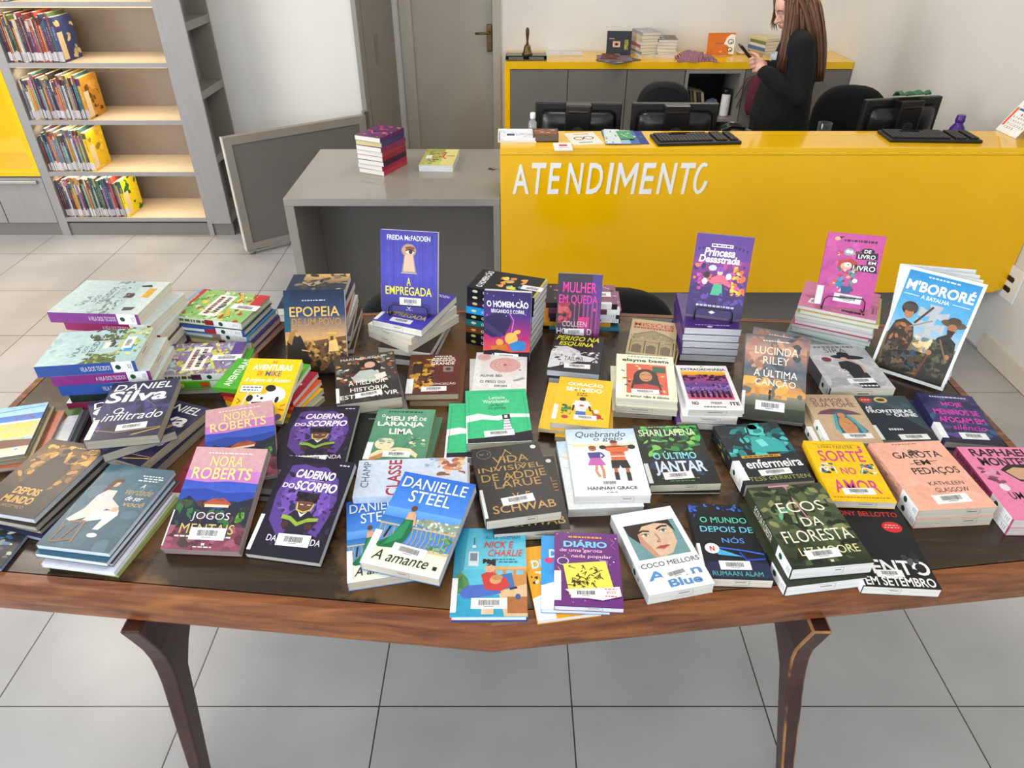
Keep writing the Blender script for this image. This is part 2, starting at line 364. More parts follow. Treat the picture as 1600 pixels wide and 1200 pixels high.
cb('work_top', (CX0, CXE - 0.01, CY1 + 0.001, CY1 + 0.55, WZ - 0.03, WZ), M_GREY)
cb('work_leg', (CX0, CX0 + 0.03, CY1 + 0.001, CY1 + 0.55, 0, WZ - 0.031), M_GREY)
cb('work_leg', (CXE - 0.04, CXE - 0.01, CY1 + 0.001, CY1 + 0.55, 0, WZ - 0.031), M_GREY)

# ---------------------------------------------------------------- font meshes
_fc = {}
def glyphs(text, bold=0):
    k = (text, bold)
    if k not in _fc:
        cu = bpy.data.curves.new('t', 'FONT'); cu.body = text; cu.resolution_u = 3; cu.offset = bold
        ob = bpy.data.objects.new('t', cu); me = ob.to_mesh()
        V = [(v.co.x, v.co.y) for v in me.vertices]; F = [tuple(p.vertices) for p in me.polygons]
        ob.to_mesh_clear(); bpy.data.objects.remove(ob); bpy.data.curves.remove(cu)
        if V:
            xs = [v[0] for v in V]; ys = [v[1] for v in V]; x0, x1, y0, y1 = min(xs), max(xs), min(ys), max(ys)
            V = [((x - x0) / max(1e-6, x1 - x0), (y - y0) / max(1e-6, y1 - y0)) for x, y in V]
        _fc[k] = (V, F)
    return _fc[k]
# raised lettering on the counter front; the last letter has lost a piece
def px_counter(px, py): p = at_y(px, py, CY0 - 0.001); return p.x - co.x, p.z
LET = 'ATENDIMENT'
bx = [(801, 826), (827, 849), (855, 872), (883, 906), (915, 938), (946, 952), (959, 990), (998, 1017), (1025, 1049), (1055, 1077)]
LY0, LY1 = CY0 - co.y - 0.0035, CY0 - co.y - 0.0002
for i, ch in enumerate(LET):
    zt = px_counter(bx[i][0], 254.5 if i else 257)[1]; x0, zb = px_counter(bx[i][0], 303); x1, _ = px_counter(bx[i][1], 303)
    V, F = glyphs(ch, 0.012); lb = MB(); sh = 0.0 if ch == 'A' else 0.011
    P3 = [(x0 + (x1 - x0) * u + sh * v, zb + (zt - zb) * v) for u, v in V]
    if ch == 'M': P3 = [(x0 + (x1 - x0) * u + sh * v, zb + (zt - zb) * v) for u, v in ((0, 0), (.15, 0), (.15, .7), (.5, .2), (.85, .7), (.85, 0), (1, 0), (1, 1), (.85, 1), (.5, .48), (.15, 1), (0, 1))]; F = [tuple(range(12))]
    for f in F: lb.prism([P3[k] for k in f], LY0, LY1, 'y')
    lb.build('letter', M_SIGN, FP)
lb = MB(); x0, zb = px_counter(1081, 303); x1, _ = px_counter(1103, 303); zt = px_counter(1081, 254)[1]; cx, cz, rx, rz = (x0 + x1) / 2, (zt + zb) / 2, (x1 - x0) / 2, (zt - zb) / 2
arc = [(math.cos(R(a)), math.sin(R(a))) for a in range(62, 351, 9)]
for k in range(len(arc) - 1):
    q = []
    for (c_, s_), oo in ((arc[k], 1), (arc[k + 1], 1), (arc[k + 1], 0), (arc[k], 0)): q.append((cx + rx * c_ * (1 if oo else 0.58) + 0.0055 * s_, cz + rz * s_ * (1 if oo else 0.78)))
    lb.prism(q, LY0, LY1, 'y')
lb.build('letter', M_SIGN, FP)

# ---------------------------------------------------------------- yellow back cabinet
KZ, KY0 = 0.933, 5.19
kx0 = at_y(789, 150, KY0).x; kx1 = XR - 0.004
T = empty('back_cabinet', ((kx0 + kx1) / 2, (KY0 + YB) / 2, 0)); tag(T, 'long low grey cabinet with bright yellow top along the back wall', 'cabinet'); ko2 = T.location
def bb(name, dims, m, bev=0, par=None):
    b = MB(); x0, x1, y0, y1, z0, z1 = dims; b.box(x0 - ko2.x, x1 - ko2.x, y0 - ko2.y, y1 - ko2.y, z0, z1); return b.build(name, m, par or T, bev)
M_YTOP = mat('yellow_top', '#e9b81e', 0.14, var=0.03)
bb('top', (kx0, kx1, KY0, YB - 0.004, KZ - 0.045, KZ), M_YTOP)
bb('end_panel', (kx0, kx0 + 0.035, KY0, YB - 0.004, 0, KZ - 0.0455), M_YEL)
dx = [at_y(p, 150, KY0).x for p in (796.5, 886, 977, 1066.5)]
opx0, opx1 = dx[3] + 0.004, at_y(1157, 120, KY0).x
bb('carcass', (kx0 + 0.036, opx0, KY0 + 0.022, YB - 0.01, 0.0, KZ - 0.046), M_GREYD)
bb('carcass', (opx1 + 0.03, kx1, KY0 + 0.022, YB - 0.01, 0.0, KZ - 0.046), M_GREYD)
for a, c in zip(dx[:-1], dx[1:]): bb('door', (a + 0.003, c - 0.003, KY0 + 0.003, KY0 + 0.021, 0.05, KZ - 0.05), M_GREYD)
oz1, oz0 = at_y(1100, 115, KY0).z, at_y(1100, 186, KY0).z
bb('side_panel', (opx0 + 0.001, opx0 + 0.022, KY0 + 0.004, YB - 0.01, 0, KZ - 0.046), M_GREY)
bb('side_panel', (opx1, opx1 + 0.029, KY0 + 0.004, YB - 0.01, 0, KZ - 0.046), M_GREY)
bb('top_rail', (opx0 + 0.022, opx1, KY0 + 0.004, YB - 0.01, oz1, KZ - 0.046), M_GREY)
bb('shelf', (opx0 + 0.022, opx1, KY0 + 0.006, YB - 0.01, oz0 - 0.02, oz0), M_GREY)
bb('shelf', (opx0 + 0.022, opx1, KY0 + 0.006, YB - 0.01, 0.05, 0.07), M_GREY)
bb('back_panel', (opx0 + 0.022, opx1, YB - 0.02, YB - 0.01, 0, oz1), M_BLACK)
OPEN = (opx0 + 0.022, opx1, oz0, oz1)
bb('door', (opx1 + 0.035, kx1 - 0.003, KY0 + 0.003, KY0 + 0.021, 0.05, KZ - 0.05), M_GREYD)

# ---------------------------------------------------------------- the big table
TZ = 0.80
TL_ = [(-1.27, 0.912), (-0.036, 0.785), (1.18, 0.930), (1.17, 1.85), (-0.04, 1.955), (-1.262, 1.86)]
def inset(poly, d):
    out = []; n = len(poly)
    for k in range(n):
        p0, p1, p2 = Vector(poly[k - 1]), Vector(poly[k]), Vector(poly[(k + 1) % n])
        e1 = (p1 - p0).normalized(); e2 = (p2 - p1).normalized(); n1 = Vector((-e1.y, e1.x)); n2 = Vector((-e2.y, e2.x))
        bis = (n1 + n2).normalized(); out.append(tuple(p1 + bis * (d / bis.dot(n1))))
    return out
def wood(name, c1, c2, c3, rough, sx, sy, wear):
    m = bpy.data.materials.new(name); m.use_nodes = True; nt = m.node_tree; b = nt.nodes['Principled BSDF']
    tc = nt.nodes.new('ShaderNodeTexCoord'); mp = nt.nodes.new('ShaderNodeMapping'); mp.inputs['Scale'].default_value = (sx, sy, sy)
    nt.links.new(tc.outputs['Object'], mp.inputs[0])
    n1 = nt.nodes.new('ShaderNodeTexNoise'); n1.inputs['Scale'].default_value = 6; n1.inputs['Detail'].default_value = 8; n1.inputs['Distortion'].default_value = 0.6
    nt.links.new(mp.outputs[0], n1.inputs['Vector'])
    rp = nt.nodes.new('ShaderNodeValToRGB'); rp.color_ramp.elements[0].position = 0.32; rp.color_ramp.elements[1].position = 0.68
    rp.color_ramp.elements[0].color = lin(c1); rp.color_ramp.elements[1].color = lin(c2); nt.links.new(n1.outputs['Fac'], rp.inputs[0])
    n2 = nt.nodes.new('ShaderNodeTexNoise'); n2.inputs['Scale'].default_value = 2.6; n2.inputs['Detail'].default_value = 7; n2.inputs['Roughness'].default_value = 0.62
    nt.links.new(tc.outputs['Object'], n2.inputs['Vector'])
    r2 = nt.nodes.new('ShaderNodeValToRGB'); r2.color_ramp.elements[0].position = wear; r2.color_ramp.elements[1].position = wear + 0.05
    r2.color_ramp.elements[0].color = (0, 0, 0, 1); r2.color_ramp.elements[1].color = (1, 1, 1, 1); nt.links.new(n2.outputs['Fac'], r2.inputs[0])
    mx = nt.nodes.new('ShaderNodeMix'); mx.data_type = 'RGBA'; mx.inputs['B'].default_value = lin(c3)
    nt.links.new(r2.outputs[0], mx.inputs['Factor']); nt.links.new(rp.outputs[0], mx.inputs['A']); nt.links.new(mx.outputs['Result'], b.inputs['Base Color'])
    b.inputs['Roughness'].default_value = rough
    bp = nt.nodes.new('ShaderNodeBump'); bp.inputs['Strength'].default_value = 0.15; bp.inputs['Distance'].default_value = 0.001
    nt.links.new(n1.outputs['Fac'], bp.inputs['Height']); nt.links.new(bp.outputs[0], b.inputs['Normal'])
    return m
M_TOP = wood('worn_dark_veneer', '#261910', '#3a2819', '#664829', 0.25, 0.5, 7, 0.50)
M_RIM = wood('varnished_rim', '#5c3017', '#93582c', '#3e2312', 0.24, 0.7, 9, 0.66)
M_LEG = wood('dark_red_leg', '#2c1411', '#43201a', '#52291d', 0.4, 4, 1.2, 0.68)
T = empty('conference_table', (0, 1.37, 0)); tag(T, 'long six sided dark wooden table covered with books, tapering wooden legs', 'table')
ty = T.location.y
def sh(poly): return [(x, y - ty) for x, y in poly]
i1 = inset(TL_, 0.024)
b = MB(); b.prism(sh(inset(TL_, 0.0272)), TZ - 0.03, TZ - 0.0003); b.build('table_top', M_TOP, T)
prof = [(0.0245, -0.028), (0.0245, 0.0), (0.006, -0.0003), (0.0015, -0.004), (-0.002, -0.02), (-0.003, -0.045), (0.0, -0.075), (0.008, -0.088), (0.034, -0.088)]
rows = [[(x, y - ty, TZ + dz) for x, y in inset(TL_, d)] for d, dz in prof]
b = MB(); b.grid(rows, 0, True, False, False); b.build('edge_rim', M_RIM, T, 0.0, fix=True)
b = MB(); ia = inset(TL_, 0.18); n = len(ia); ib = inset(TL_, 0.21)
for k in range(n):
    a0, a1, c1, c0 = ia[k], ia[(k + 1) % n], ib[(k + 1) % n], ib[k]
    q = sh([a0, a1, c1, c0]); b.prism(q, TZ - 0.086, TZ - 0.031)
b.build('apron', M_LEG, T)
# legs: a blade standing front to back, flared into a bracket at the top and tapering to a splayed foot
def build_leg(s, xt, yc, xf, worn=False):
    W = [(TZ - 0.089, 0.835, 1.15), (0.66, 0.852, 1.115), (0.61, 0.868, 1.065), (0.56, 0.880, 1.015), (0.51, 0.886, 0.972), (0.46, 0.888, 0.945), (0.3, 0.882, 0.935), (0.0, 0.874, 0.915)]
    rows = []; b = MB(); front = yc < 1.4
    for z, ya, yb in W:
        if not front: ya, yb = 2.65 - yb, 2.65 - ya
        cx = xt + (xf - xt) * max(0, (0.6 - z)) / 0.6; hx = 0.019 if z > 0.5 else 0.014 + 0.005 * z / 0.5
        rows.append([(cx - hx, ya - ty, z), (cx + hx, ya - ty, z), (cx + hx, yb - ty, z), (cx - hx, yb - ty, z)])
    b.grid(rows, 0, True, True, False); o = b.build('leg', [M_LEG, M_WORN], T, 0.0045)
    if worn: o.modifiers['edge'].material = 1
    return o
M_WORN = wood('worn_leg_edge', '#7a5230', '#a87848', '#43201a', 0.45, 4, 3, 0.55)
build_leg(-1, -0.72, 0.955, -0.768); build_leg(1, 0.585, 0.96, 0.68, True); build_leg(-1, -0.72, 1.70, -0.768); build_leg(1, 0.585, 1.70, 0.68)
# ---------------------------------------------------------------- books: placing and printing
ZM = dict(Z1=(0, 420, 5.333), Z2=(230, 420, 4.571), Z3=(500, 340, 4), Z4=(680, 400, 5), Z5=(960, 350, 4), Z6=(1220, 350, 4), Y1=(0, 570, 3.636), Y2=(230, 600, 4),
          Y3=(500, 540, 3.158), Y4=(680, 560, 2.857), Y5=(840, 640, 3.75), Y6=(1100, 580, 3.243), Y7=(1240, 560, 3.158), O=(0, 0, 1))
def quad(zid, *pts):
    ox, oy, k = ZM[zid]; return [(ox + x / k, oy + y / k) for x, y in pts]
def frame(c, x, y, t):
    n = x.cross(y).normalized(); o = c - n * t
    return Matrix(((x.x, y.x, n.x, o.x), (x.y, y.y, n.y, o.y), (x.z, y.z, n.z, o.z), (0, 0, 0, 1)))
def flat(q, ztop, t):
    """a book lying flat whose cover corners TL, TR, BR, BL are seen at q; returns frame, width, height"""
    TLc, TRc, BRc, BLc = [at_z(*p, ztop) for p in q]
    c = (TLc + TRc + BRc + BLc) / 4; x = (TRc - TLc + BRc - BLc) / 2; y = (TLc - BLc + TRc - BRc) / 2
    w_, h_ = x.length, y.length
    xn, yn = x.normalized(), y.normalized(); d = (xn + Vector((yn.y, -yn.x, 0))).normalized()
    return frame(c, d, Vector((-d.y, d.x, 0)), t), w_, h_
def lean(q, z0, tilt, t, w_=None, h_=None):
    """a book leaning back by tilt from the horizontal, its lower cover edge at height z0"""
    BLc, BRc = at_z(*q[3], z0), at_z(*q[2], z0); x = (BRc - BLc); w0 = x.length; x.normalize()
    hb = Vector((-x.y, x.x, 0)); y = hb * math.cos(R(tilt)) + Vector((0, 0, math.sin(R(tilt)))); bm = (BLc + BRc) / 2
    if h_ is None:
        d = ray((q[0][0] + q[1][0]) / 2, (q[0][1] + q[1][1]) / 2).normalized(); w1 = bm - EYE; b_ = d.dot(y)
        h_ = (d.dot(w1) * b_ - y.dot(w1)) / (1 - b_ * b_)
    return frame(bm + y * (h_ / 2), x, y, t), w_ or w0, h_
def shifted(F, dx=0, dy=0, dz=0, rot=0):
    return F @ Matrix.Translation((dx, dy, dz)) @ Matrix.Rotation(R(rot), 4, 'Z')

def clamp(a): return min(1.0, max(0.0, a))
def draw(mb, ops, P, e=3e-5):
    """prints the ops on a page; P maps (u, v from the top, layer height) to a point"""
    for k, op in enumerate(ops):
        z = e * (k + 1); o = op[0]
        def pt(u, v, zz=None): return P(clamp(u), clamp(v), z if zz is None else zz)
        if o == 'R':
            _, c, u0, v0, u1, v1 = op; mb.face([pt(u0, v1), pt(u1, v1), pt(u1, v0), pt(u0, v0)], 0, lin(c))
        elif o == 'G':
            _, c0, c1, v0, v1 = op[:5]; u0, u1 = op[5:7] if len(op) > 5 else (0, 1); a, b_ = lin(c0), lin(c1)
            for s_ in range(4):
                f0, f1 = s_ / 4, (s_ + 1) / 4; A = tuple(a[i] + (b_[i] - a[i]) * f0 for i in range(4)); B = tuple(a[i] + (b_[i] - a[i]) * f1 for i in range(4))
                va, vb = v0 + (v1 - v0) * f0, v0 + (v1 - v0) * f1
                mb.face([pt(u0, vb), pt(u1, vb), pt(u1, va), pt(u0, va)], 0, [B, B, A, A])
        elif o == 'P': mb.face([pt(u, v) for u, v in op[2]], 0, lin(op[1]))
        elif o == 'E':
            _, c, cu, cv, ru, rv = op[:6]; ro = R(op[6]) if len(op) > 6 else 0
            q = []
            for j in range(16):
                a = 2 * math.pi * j / 16; x, y = ru * math.cos(a), rv * math.sin(a) * 1.5
                x, y = x * math.cos(ro) - y * math.sin(ro), (x * math.sin(ro) + y * math.cos(ro)) / 1.5; q.append(pt(cu + x, cv + y))
            mb.face(q, 0, lin(c))
        elif o == 'L':
            _, c, ps, wd = op; c = lin(c)
            for j in range(len(ps) - 1):
                (x0, y0), (x1, y1) = ps[j], ps[j + 1]; dx, dy = x1 - x0, (y1 - y0) * 1.5; l = math.hypot(dx, dy) or 1
                nx, ny = -dy / l * wd / 2, dx / l * wd / 3; zz = z + (j % 2) * e * 0.4
                mb.face([pt(x0 + nx, y0 + ny, zz), pt(x1 + nx, y1 + ny, zz), pt(x1 - nx, y1 - ny, zz), pt(x0 - nx, y0 - ny, zz)], 0, c)
        elif o == 'T':
            _, c, s_, u0, v0, u1, v1 = op[:7]; shr = op[7] if len(op) > 7 else 0; bold = op[8] if len(op) > 8 else 0; rot = op[9] if len(op) > 9 else 0
            V, F = glyphs(s_, bold); c = lin(c); cu, cv = (u0 + u1) / 2, (v0 + v1) / 2; cr, sr = math.cos(R(rot)), math.sin(R(rot)); Q = []
            for gu, gv in V:
                x = (gu - 0.5) * (u1 - u0) + shr * (gv - 0.5) * (v1 - v0) * 1.5; y = (0.5 - gv) * (v1 - v0) * 1.5
                Q.append(pt(cu + x * cr - y * sr, cv + (x * sr + y * cr) / 1.5))
            for f in F: mb.face([Q[i] for i in f], 0, c)
        elif o == 'W':                         # a line of print too small to read
            _, c, u0, v, u1, hv, sd = op; rg = random.Random(sd); x = u0; c = lin(c)
            while x < u1:
                x2 = min(u1, x + rg.uniform(0.02, 0.07)); mb.face([pt(x, v + hv), pt(x2, v + hv), pt(x2, v), pt(x, v)], 0, c); x = x2 + 0.015
        elif o == 'N':
            _, cs, n, u0, v0, u1, v1, sz, sd = op; rg = random.Random(sd)
            for j in range(n):
                cu, cv = rg.uniform(u0, u1), rg.uniform(v0, v1); r1, r2 = sz * rg.uniform(0.4, 1.2), sz * rg.uniform(0.25, 0.8); a0 = rg.uniform(0, 3.1); q = []
                for i in range(9):
                    a = 2 * math.pi * i / 9; rr = rg.uniform(0.7, 1.2); x, y = r1 * rr * math.cos(a), r2 * rr * math.sin(a)
                    uu = cu + x * math.cos(a0) - y * math.sin(a0); vv = cv + (x * math.sin(a0) + y * math.cos(a0)) / 1.5
                    q.append(pt(min(u1, max(u0, uu)), min(v1, max(v0, vv)), z + e * 0.02 * j))
                mb.face(q, 0, lin(cs[j % len(cs)]))
def book(name, label, F, w_, h_, t, col, ops=(), spine=(), bar=None, sl=None, pages='#e4dccb', hard=False, spcol=None, back=None, group=None, cat='book', pm=PRINT, edge=(), slc='#eceef0'):
    r = empty(name, mtx=F); tag(r, label, cat, group)
    c = 0.0022 if hard else 0.0006; ov = 0.0025 if hard else 0.0008
    x0, x1, y0, y1 = -w_ / 2, w_ / 2, -h_ / 2, h_ / 2
    b = MB(); cl = lin(col); sp = lin(spcol or col)
    b.box(x0, x1, y0, y1, t - c, t, 0, cl); b.box(x0, x1, y0, y1, 0, c, 0, lin(back or col)); b.box(x0, x0 + c, y0, y1, c, t - c, 0, sp)
    if spcol:
        b.face([(x0 - 1e-5, y1, 0), (x0 - 1e-5, y0, 0), (x0 - 1e-5, y0, t), (x0 - 1e-5, y1, t)], 0, sp)
    draw(b, ops, lambda u, v, z: Vector((x0 + w_ * u, y1 - h_ * v, t + z)))
    if spine: draw(b, spine, lambda u, v, z: Vector((x0 - 2e-5 - z, y1 - h_ * u, t - t * v)))
    b.build('cover', pm, r, fix=False)
    b = MB(); b.box(x0 + c + 1e-4, x1 - ov, y0 + ov, y1 - ov, c + 1e-4, t - c - 1e-4); b.build('pages', page_mat(pages), r)
    zt = t + 3e-5 * (len(ops) + 2)
    if bar:
        cu, cv, wu, hv = bar[:4]; ro = bar[4] if len(bar) > 4 else 0
        M = Matrix.Translation((x0 + w_ * cu, y1 - h_ * cv, 0)) @ Matrix.Rotation(R(ro), 4, 'Z'); W2, H2 = w_ * wu / 2, h_ * hv / 2
        b = MB(); b.box(-W2, W2, -H2, H2, t + 1e-5, zt + 1e-4, 0, lin('#eef0f1'), M)
        rg = random.Random(len(label)); x = -W2 * 0.58
        while x < W2 * 0.55:
            wd = rg.choice((0.0006, 0.001, 0.0014)); q = [M @ Vector(p) for p in ((x, -H2 * 0.35, zt + 1.6e-4), (x + wd, -H2 * 0.35, zt + 1.6e-4), (x + wd, H2 * 0.62, zt + 1.6e-4), (x, H2 * 0.62, zt + 1.6e-4))]
            b.face(q, 0, lin('#16161a')); x += wd + rg.choice((0.0006, 0.0009))
        q = [M @ Vector(p) for p in ((-W2 * 0.3, -H2 * 0.62, zt + 1.6e-4), (W2 * 0.25, -H2 * 0.62, zt + 1.6e-4), (W2 * 0.25, -H2 * 0.5, zt + 1.6e-4), (-W2 * 0.3, -H2 * 0.5, zt + 1.6e-4))]; b.face(q, 0, lin('#77777c'))
        b.build('barcode_label', PRINT, r, fix=False)
    if sl:
        v0, v1, du = sl[:3]; b = MB(); yy0, yy1 = y1 - h_ * v1, y1 - h_ * v0; wl = lin(slc)
        if du: b.box(x0 - 1.2e-4, x0 + w_ * du, yy0, yy1, t, zt + 6e-5, 0, wl)
        b.box(x0 - 3e-4, x0 - 1e-4, yy0, yy1, 0.0004, t + 6e-5, 0, wl)
        if len(sl) > 3 and sl[3]:
            rr = min(0.0065, t * 0.33); ym = yy1 - (yy1 - yy0) * 0.28
            b.face([(x0 - 3.6e-4, ym + rr * math.cos(a), t / 2 - rr * math.sin(a)) for a in [2 * math.pi * k / 14 for k in range(14)]], 0, lin('#0f4a2c'))
            for k in range(3):
                yq = yy0 + (yy1 - yy0) * (0.08 + 0.07 * k); b.face([(x0 - 3.6e-4, yq, t * 0.3), (x0 - 3.6e-4, yq, t * 0.75), (x0 - 3.6e-4, yq + 0.0012, t * 0.75), (x0 - 3.6e-4, yq + 0.0012, t * 0.3)], 0, lin('#55555a'))
        b.build('spine_label', PRINTM, r, fix=False)
    if edge:                                   # a property stamp on the lower page edge
        b = MB(); a0, a1 = edge[:2]; ex0, ex1 = x0 + w_ * a0, x0 + w_ * a1; k = lin('#3a3a3e'); yv = y0 + ov - 8e-5
        def ln(xa, xb, za, zb): b.face([(xa, yv, za), (xb, yv, za), (xb, yv, zb), (xa, yv, zb)], 0, k)
        hh = t * 0.28; zc = t / 2
        ln(ex0, ex1, zc - hh, zc - hh + 5e-4); ln(ex0, ex1, zc + hh - 5e-4, zc + hh); ln(ex1 - 5e-4, ex1, zc - hh, zc + hh)
        ln(ex0 + (ex1 - ex0) * 0.15, ex0 + (ex1 - ex0) * 0.8, zc + 0.1 * hh, zc + 0.35 * hh)
        b.build('edge_stamp', PRINTM, r, fix=False)
    return r
GAP = 0.0005
def pile(q, layers, base=TZ, w_=None, h_=None):
    """layers from the top down: (name, label, thickness, cover colour, options); options dx, dy, rot, w, h move a layer against the top one"""
    zt = base + sum(l[2] + GAP for l in layers)
    F, w0, h0 = flat(q, zt, layers[0][2]); w0, h0 = w_ or w0, h_ or h0; z = zt
    for nm, lb, t, col, op in layers:
        op = dict(op); dx, dy, rot = op.pop('dx', 0), op.pop('dy', 0), op.pop('rot', 0); ww, hh = op.pop('w', w0), op.pop('h', h0)
        G = shifted(F, dx, dy, 0, rot); G.translation.z = z - t
        book(nm, lb, G, ww, hh, t, col, **op); z -= t + GAP
    return F, w0, h0, zt
# ---------------------------------------------------------------- the books on the table
PB, HB, CB = 'paperback_book', 'hardcover_book', 'comic_book'
def stitles(txt, c='#d9d3dc', u0=0.44, u1=0.74): return [('T', c, txt, u0, 0.3, u1, 0.72)]
VS = (0.76, 0.965, 0, 1)
# left: two piles of thick novels with purple, blue and magenta spines
A_ops = [('G', '#bfd3d4', '#a3baba', 0, 1), ('N', ['#8ea3a2', '#b9cccb', '#6d8180', '#a7bbb9'], 60, 0.0, 0.42, 1, 0.62, 0.05, 1), ('N', ['#5b6a64', '#c3d3d2', '#84968f'], 30, 0.0, 0.5, 0.4, 0.68, 0.04, 2),
         ('T', '#3a4650', 'A', 0.2, 0.2, 0.25, 0.235), ('T', '#3a4650', 'VILA', 0.22, 0.25, 0.5, 0.31), ('T', '#3a4650', 'DOS', 0.33, 0.34, 0.53, 0.39), ('T', '#3a4650', 'TECIDOS', 0.26, 0.42, 0.8, 0.48), ('W', '#7c8a8c', 0.3, 0.52, 0.7, 0.012, 4),
         ('G', '#b9cccb', '#cfdad8', 0.72, 1), ('N', ['#3a3430', '#6b4d57', '#514a47'], 14, 0.48, 0.64, 0.62, 0.75, 0.05, 5), ('R', '#d8a43c', 0.5, 0.84, 0.78, 0.93), ('P', '#47433f', [(0.1, 0.78), (0.2, 0.77), (0.21, 0.9), (0.12, 0.88)]), ('P', '#33363a', [(0.82, 0.73), (0.86, 0.72), (0.9, 0.82), (0.82, 0.86)])]
B_ops = [('G', '#b4d0d2', '#a5c4c6', 0, 1), ('N', ['#bcd6d8', '#abc8ca', '#9cbbbd'], 25, 0, 0, 1, 0.5, 0.08, 3), ('P', '#4c5a2c', [(0, 0.42), (0.12, 0.5), (0.2, 0.6), (0.1, 0.78), (0, 0.8)]), ('N', ['#3d4d27', '#6d7d33', '#8fa04a', '#5b6c30'], 40, 0.0, 0.44, 0.28, 0.8, 0.05, 6),
         ('N', ['#2f3b1d', '#43522a', '#57662f'], 44, 0.66, 0.36, 1, 0.8, 0.06, 7), ('N', ['#9aa94f', '#c2c65c', '#7d8c3b', '#dcd77a'], 46, 0.2, 0.72, 1, 0.99, 0.06, 8), ('N', ['#23201b', '#3a2f22'], 10, 0.44, 0.62, 0.66, 0.74, 0.05, 9), ('R', '#e4e6dc', 0.42, 0.58, 0.6, 0.64), ('R', '#2f9bd0', 0.3, 0.82, 0.5, 0.9),
         ('T', '#3c4c57', 'VILA', 0.2, 0.3, 0.5, 0.36), ('T', '#3c4c57', 'DOS', 0.32, 0.39, 0.52, 0.43), ('T', '#3c4c57', 'TECIDOS', 0.24, 0.455, 0.82, 0.52), ('W', '#7c8a8c', 0.35, 0.55, 0.62, 0.01, 4)]
pile(quad('Z1', (430, 345), (710, 90), (1405, 115), (1140, 400)), [
    (PB, 'thick pale book with purple spine on top of the rear left pile', 0.030, '#dce9e8', dict(ops=A_ops, spcol='#7d3a84', spine=stitles('A VILA DOS TECIDOS'), sl=VS)),
    (PB, 'magenta spined novel second from top of the rear left pile', 0.027, '#c8d5d4', dict(spcol='#97265e', spine=stitles('A VILA DOS TECIDOS'), sl=VS, dy=-0.03, dx=0.004, rot=-3)),
    (PB, 'crimson spined novel third from top of the rear left pile', 0.028, '#c8d5d4', dict(spcol='#8f2350', spine=stitles('VILA DOS TECIDOS'), sl=VS, dy=-0.042, dx=-0.004, rot=1)),
    (PB, 'brown covered novel fourth from top of the rear left pile', 0.027, '#4b342a', dict(spcol='#7c2f2a', sl=VS, dy=-0.05, dx=0.004)),
    (PB, 'brown novel with red spine second from bottom of the rear left pile', 0.027, '#59402f', dict(spcol='#a8392c', sl=VS, dy=-0.044, rot=-1)),
    (PB, 'dark novel at the bottom of the rear left pile', 0.026, '#3f3a36', dict(spcol='#7c2a32', sl=VS, dy=-0.052, dx=0.004))])
pile(quad('Z1', (285, 820), (500, 530), (1285, 490), (1115, 765)), [
    (PB, 'thick pale novel with blue spine on top of the front left pile', 0.030, '#cfe6e6', dict(ops=B_ops, spcol='#33539a', spine=stitles('VILA DOS TECIDOS'), sl=VS, bar=(0.56, 0.83, 0.34, 0.1, 0), edge=(0.3, 0.62))),
    (PB, 'purple spined novel second from top of the front left pile', 0.027, '#cddada', dict(spcol='#82307c', spine=stitles('A VILA DOS TECIDOS'), sl=VS, dy=-0.026, edge=(0.3, 0.62))),
    (PB, 'blue spined novel in the middle of the front left pile', 0.030, '#cfe0e0', dict(spcol='#2c519c', spine=stitles('VILA DOS TECIDOS'), sl=VS, dy=-0.034, rot=-1)),
    (PB, 'dark green spined novel second from bottom of the front left pile', 0.020, '#25302c', dict(spcol='#1d2a27', dy=-0.05)),
    (PB, 'wine spined novel at the bottom of the front left pile', 0.030, '#cbd6d6', dict(spcol='#8a2551', spine=stitles('VILA DOS TECIDOS'), dy=-0.036))])
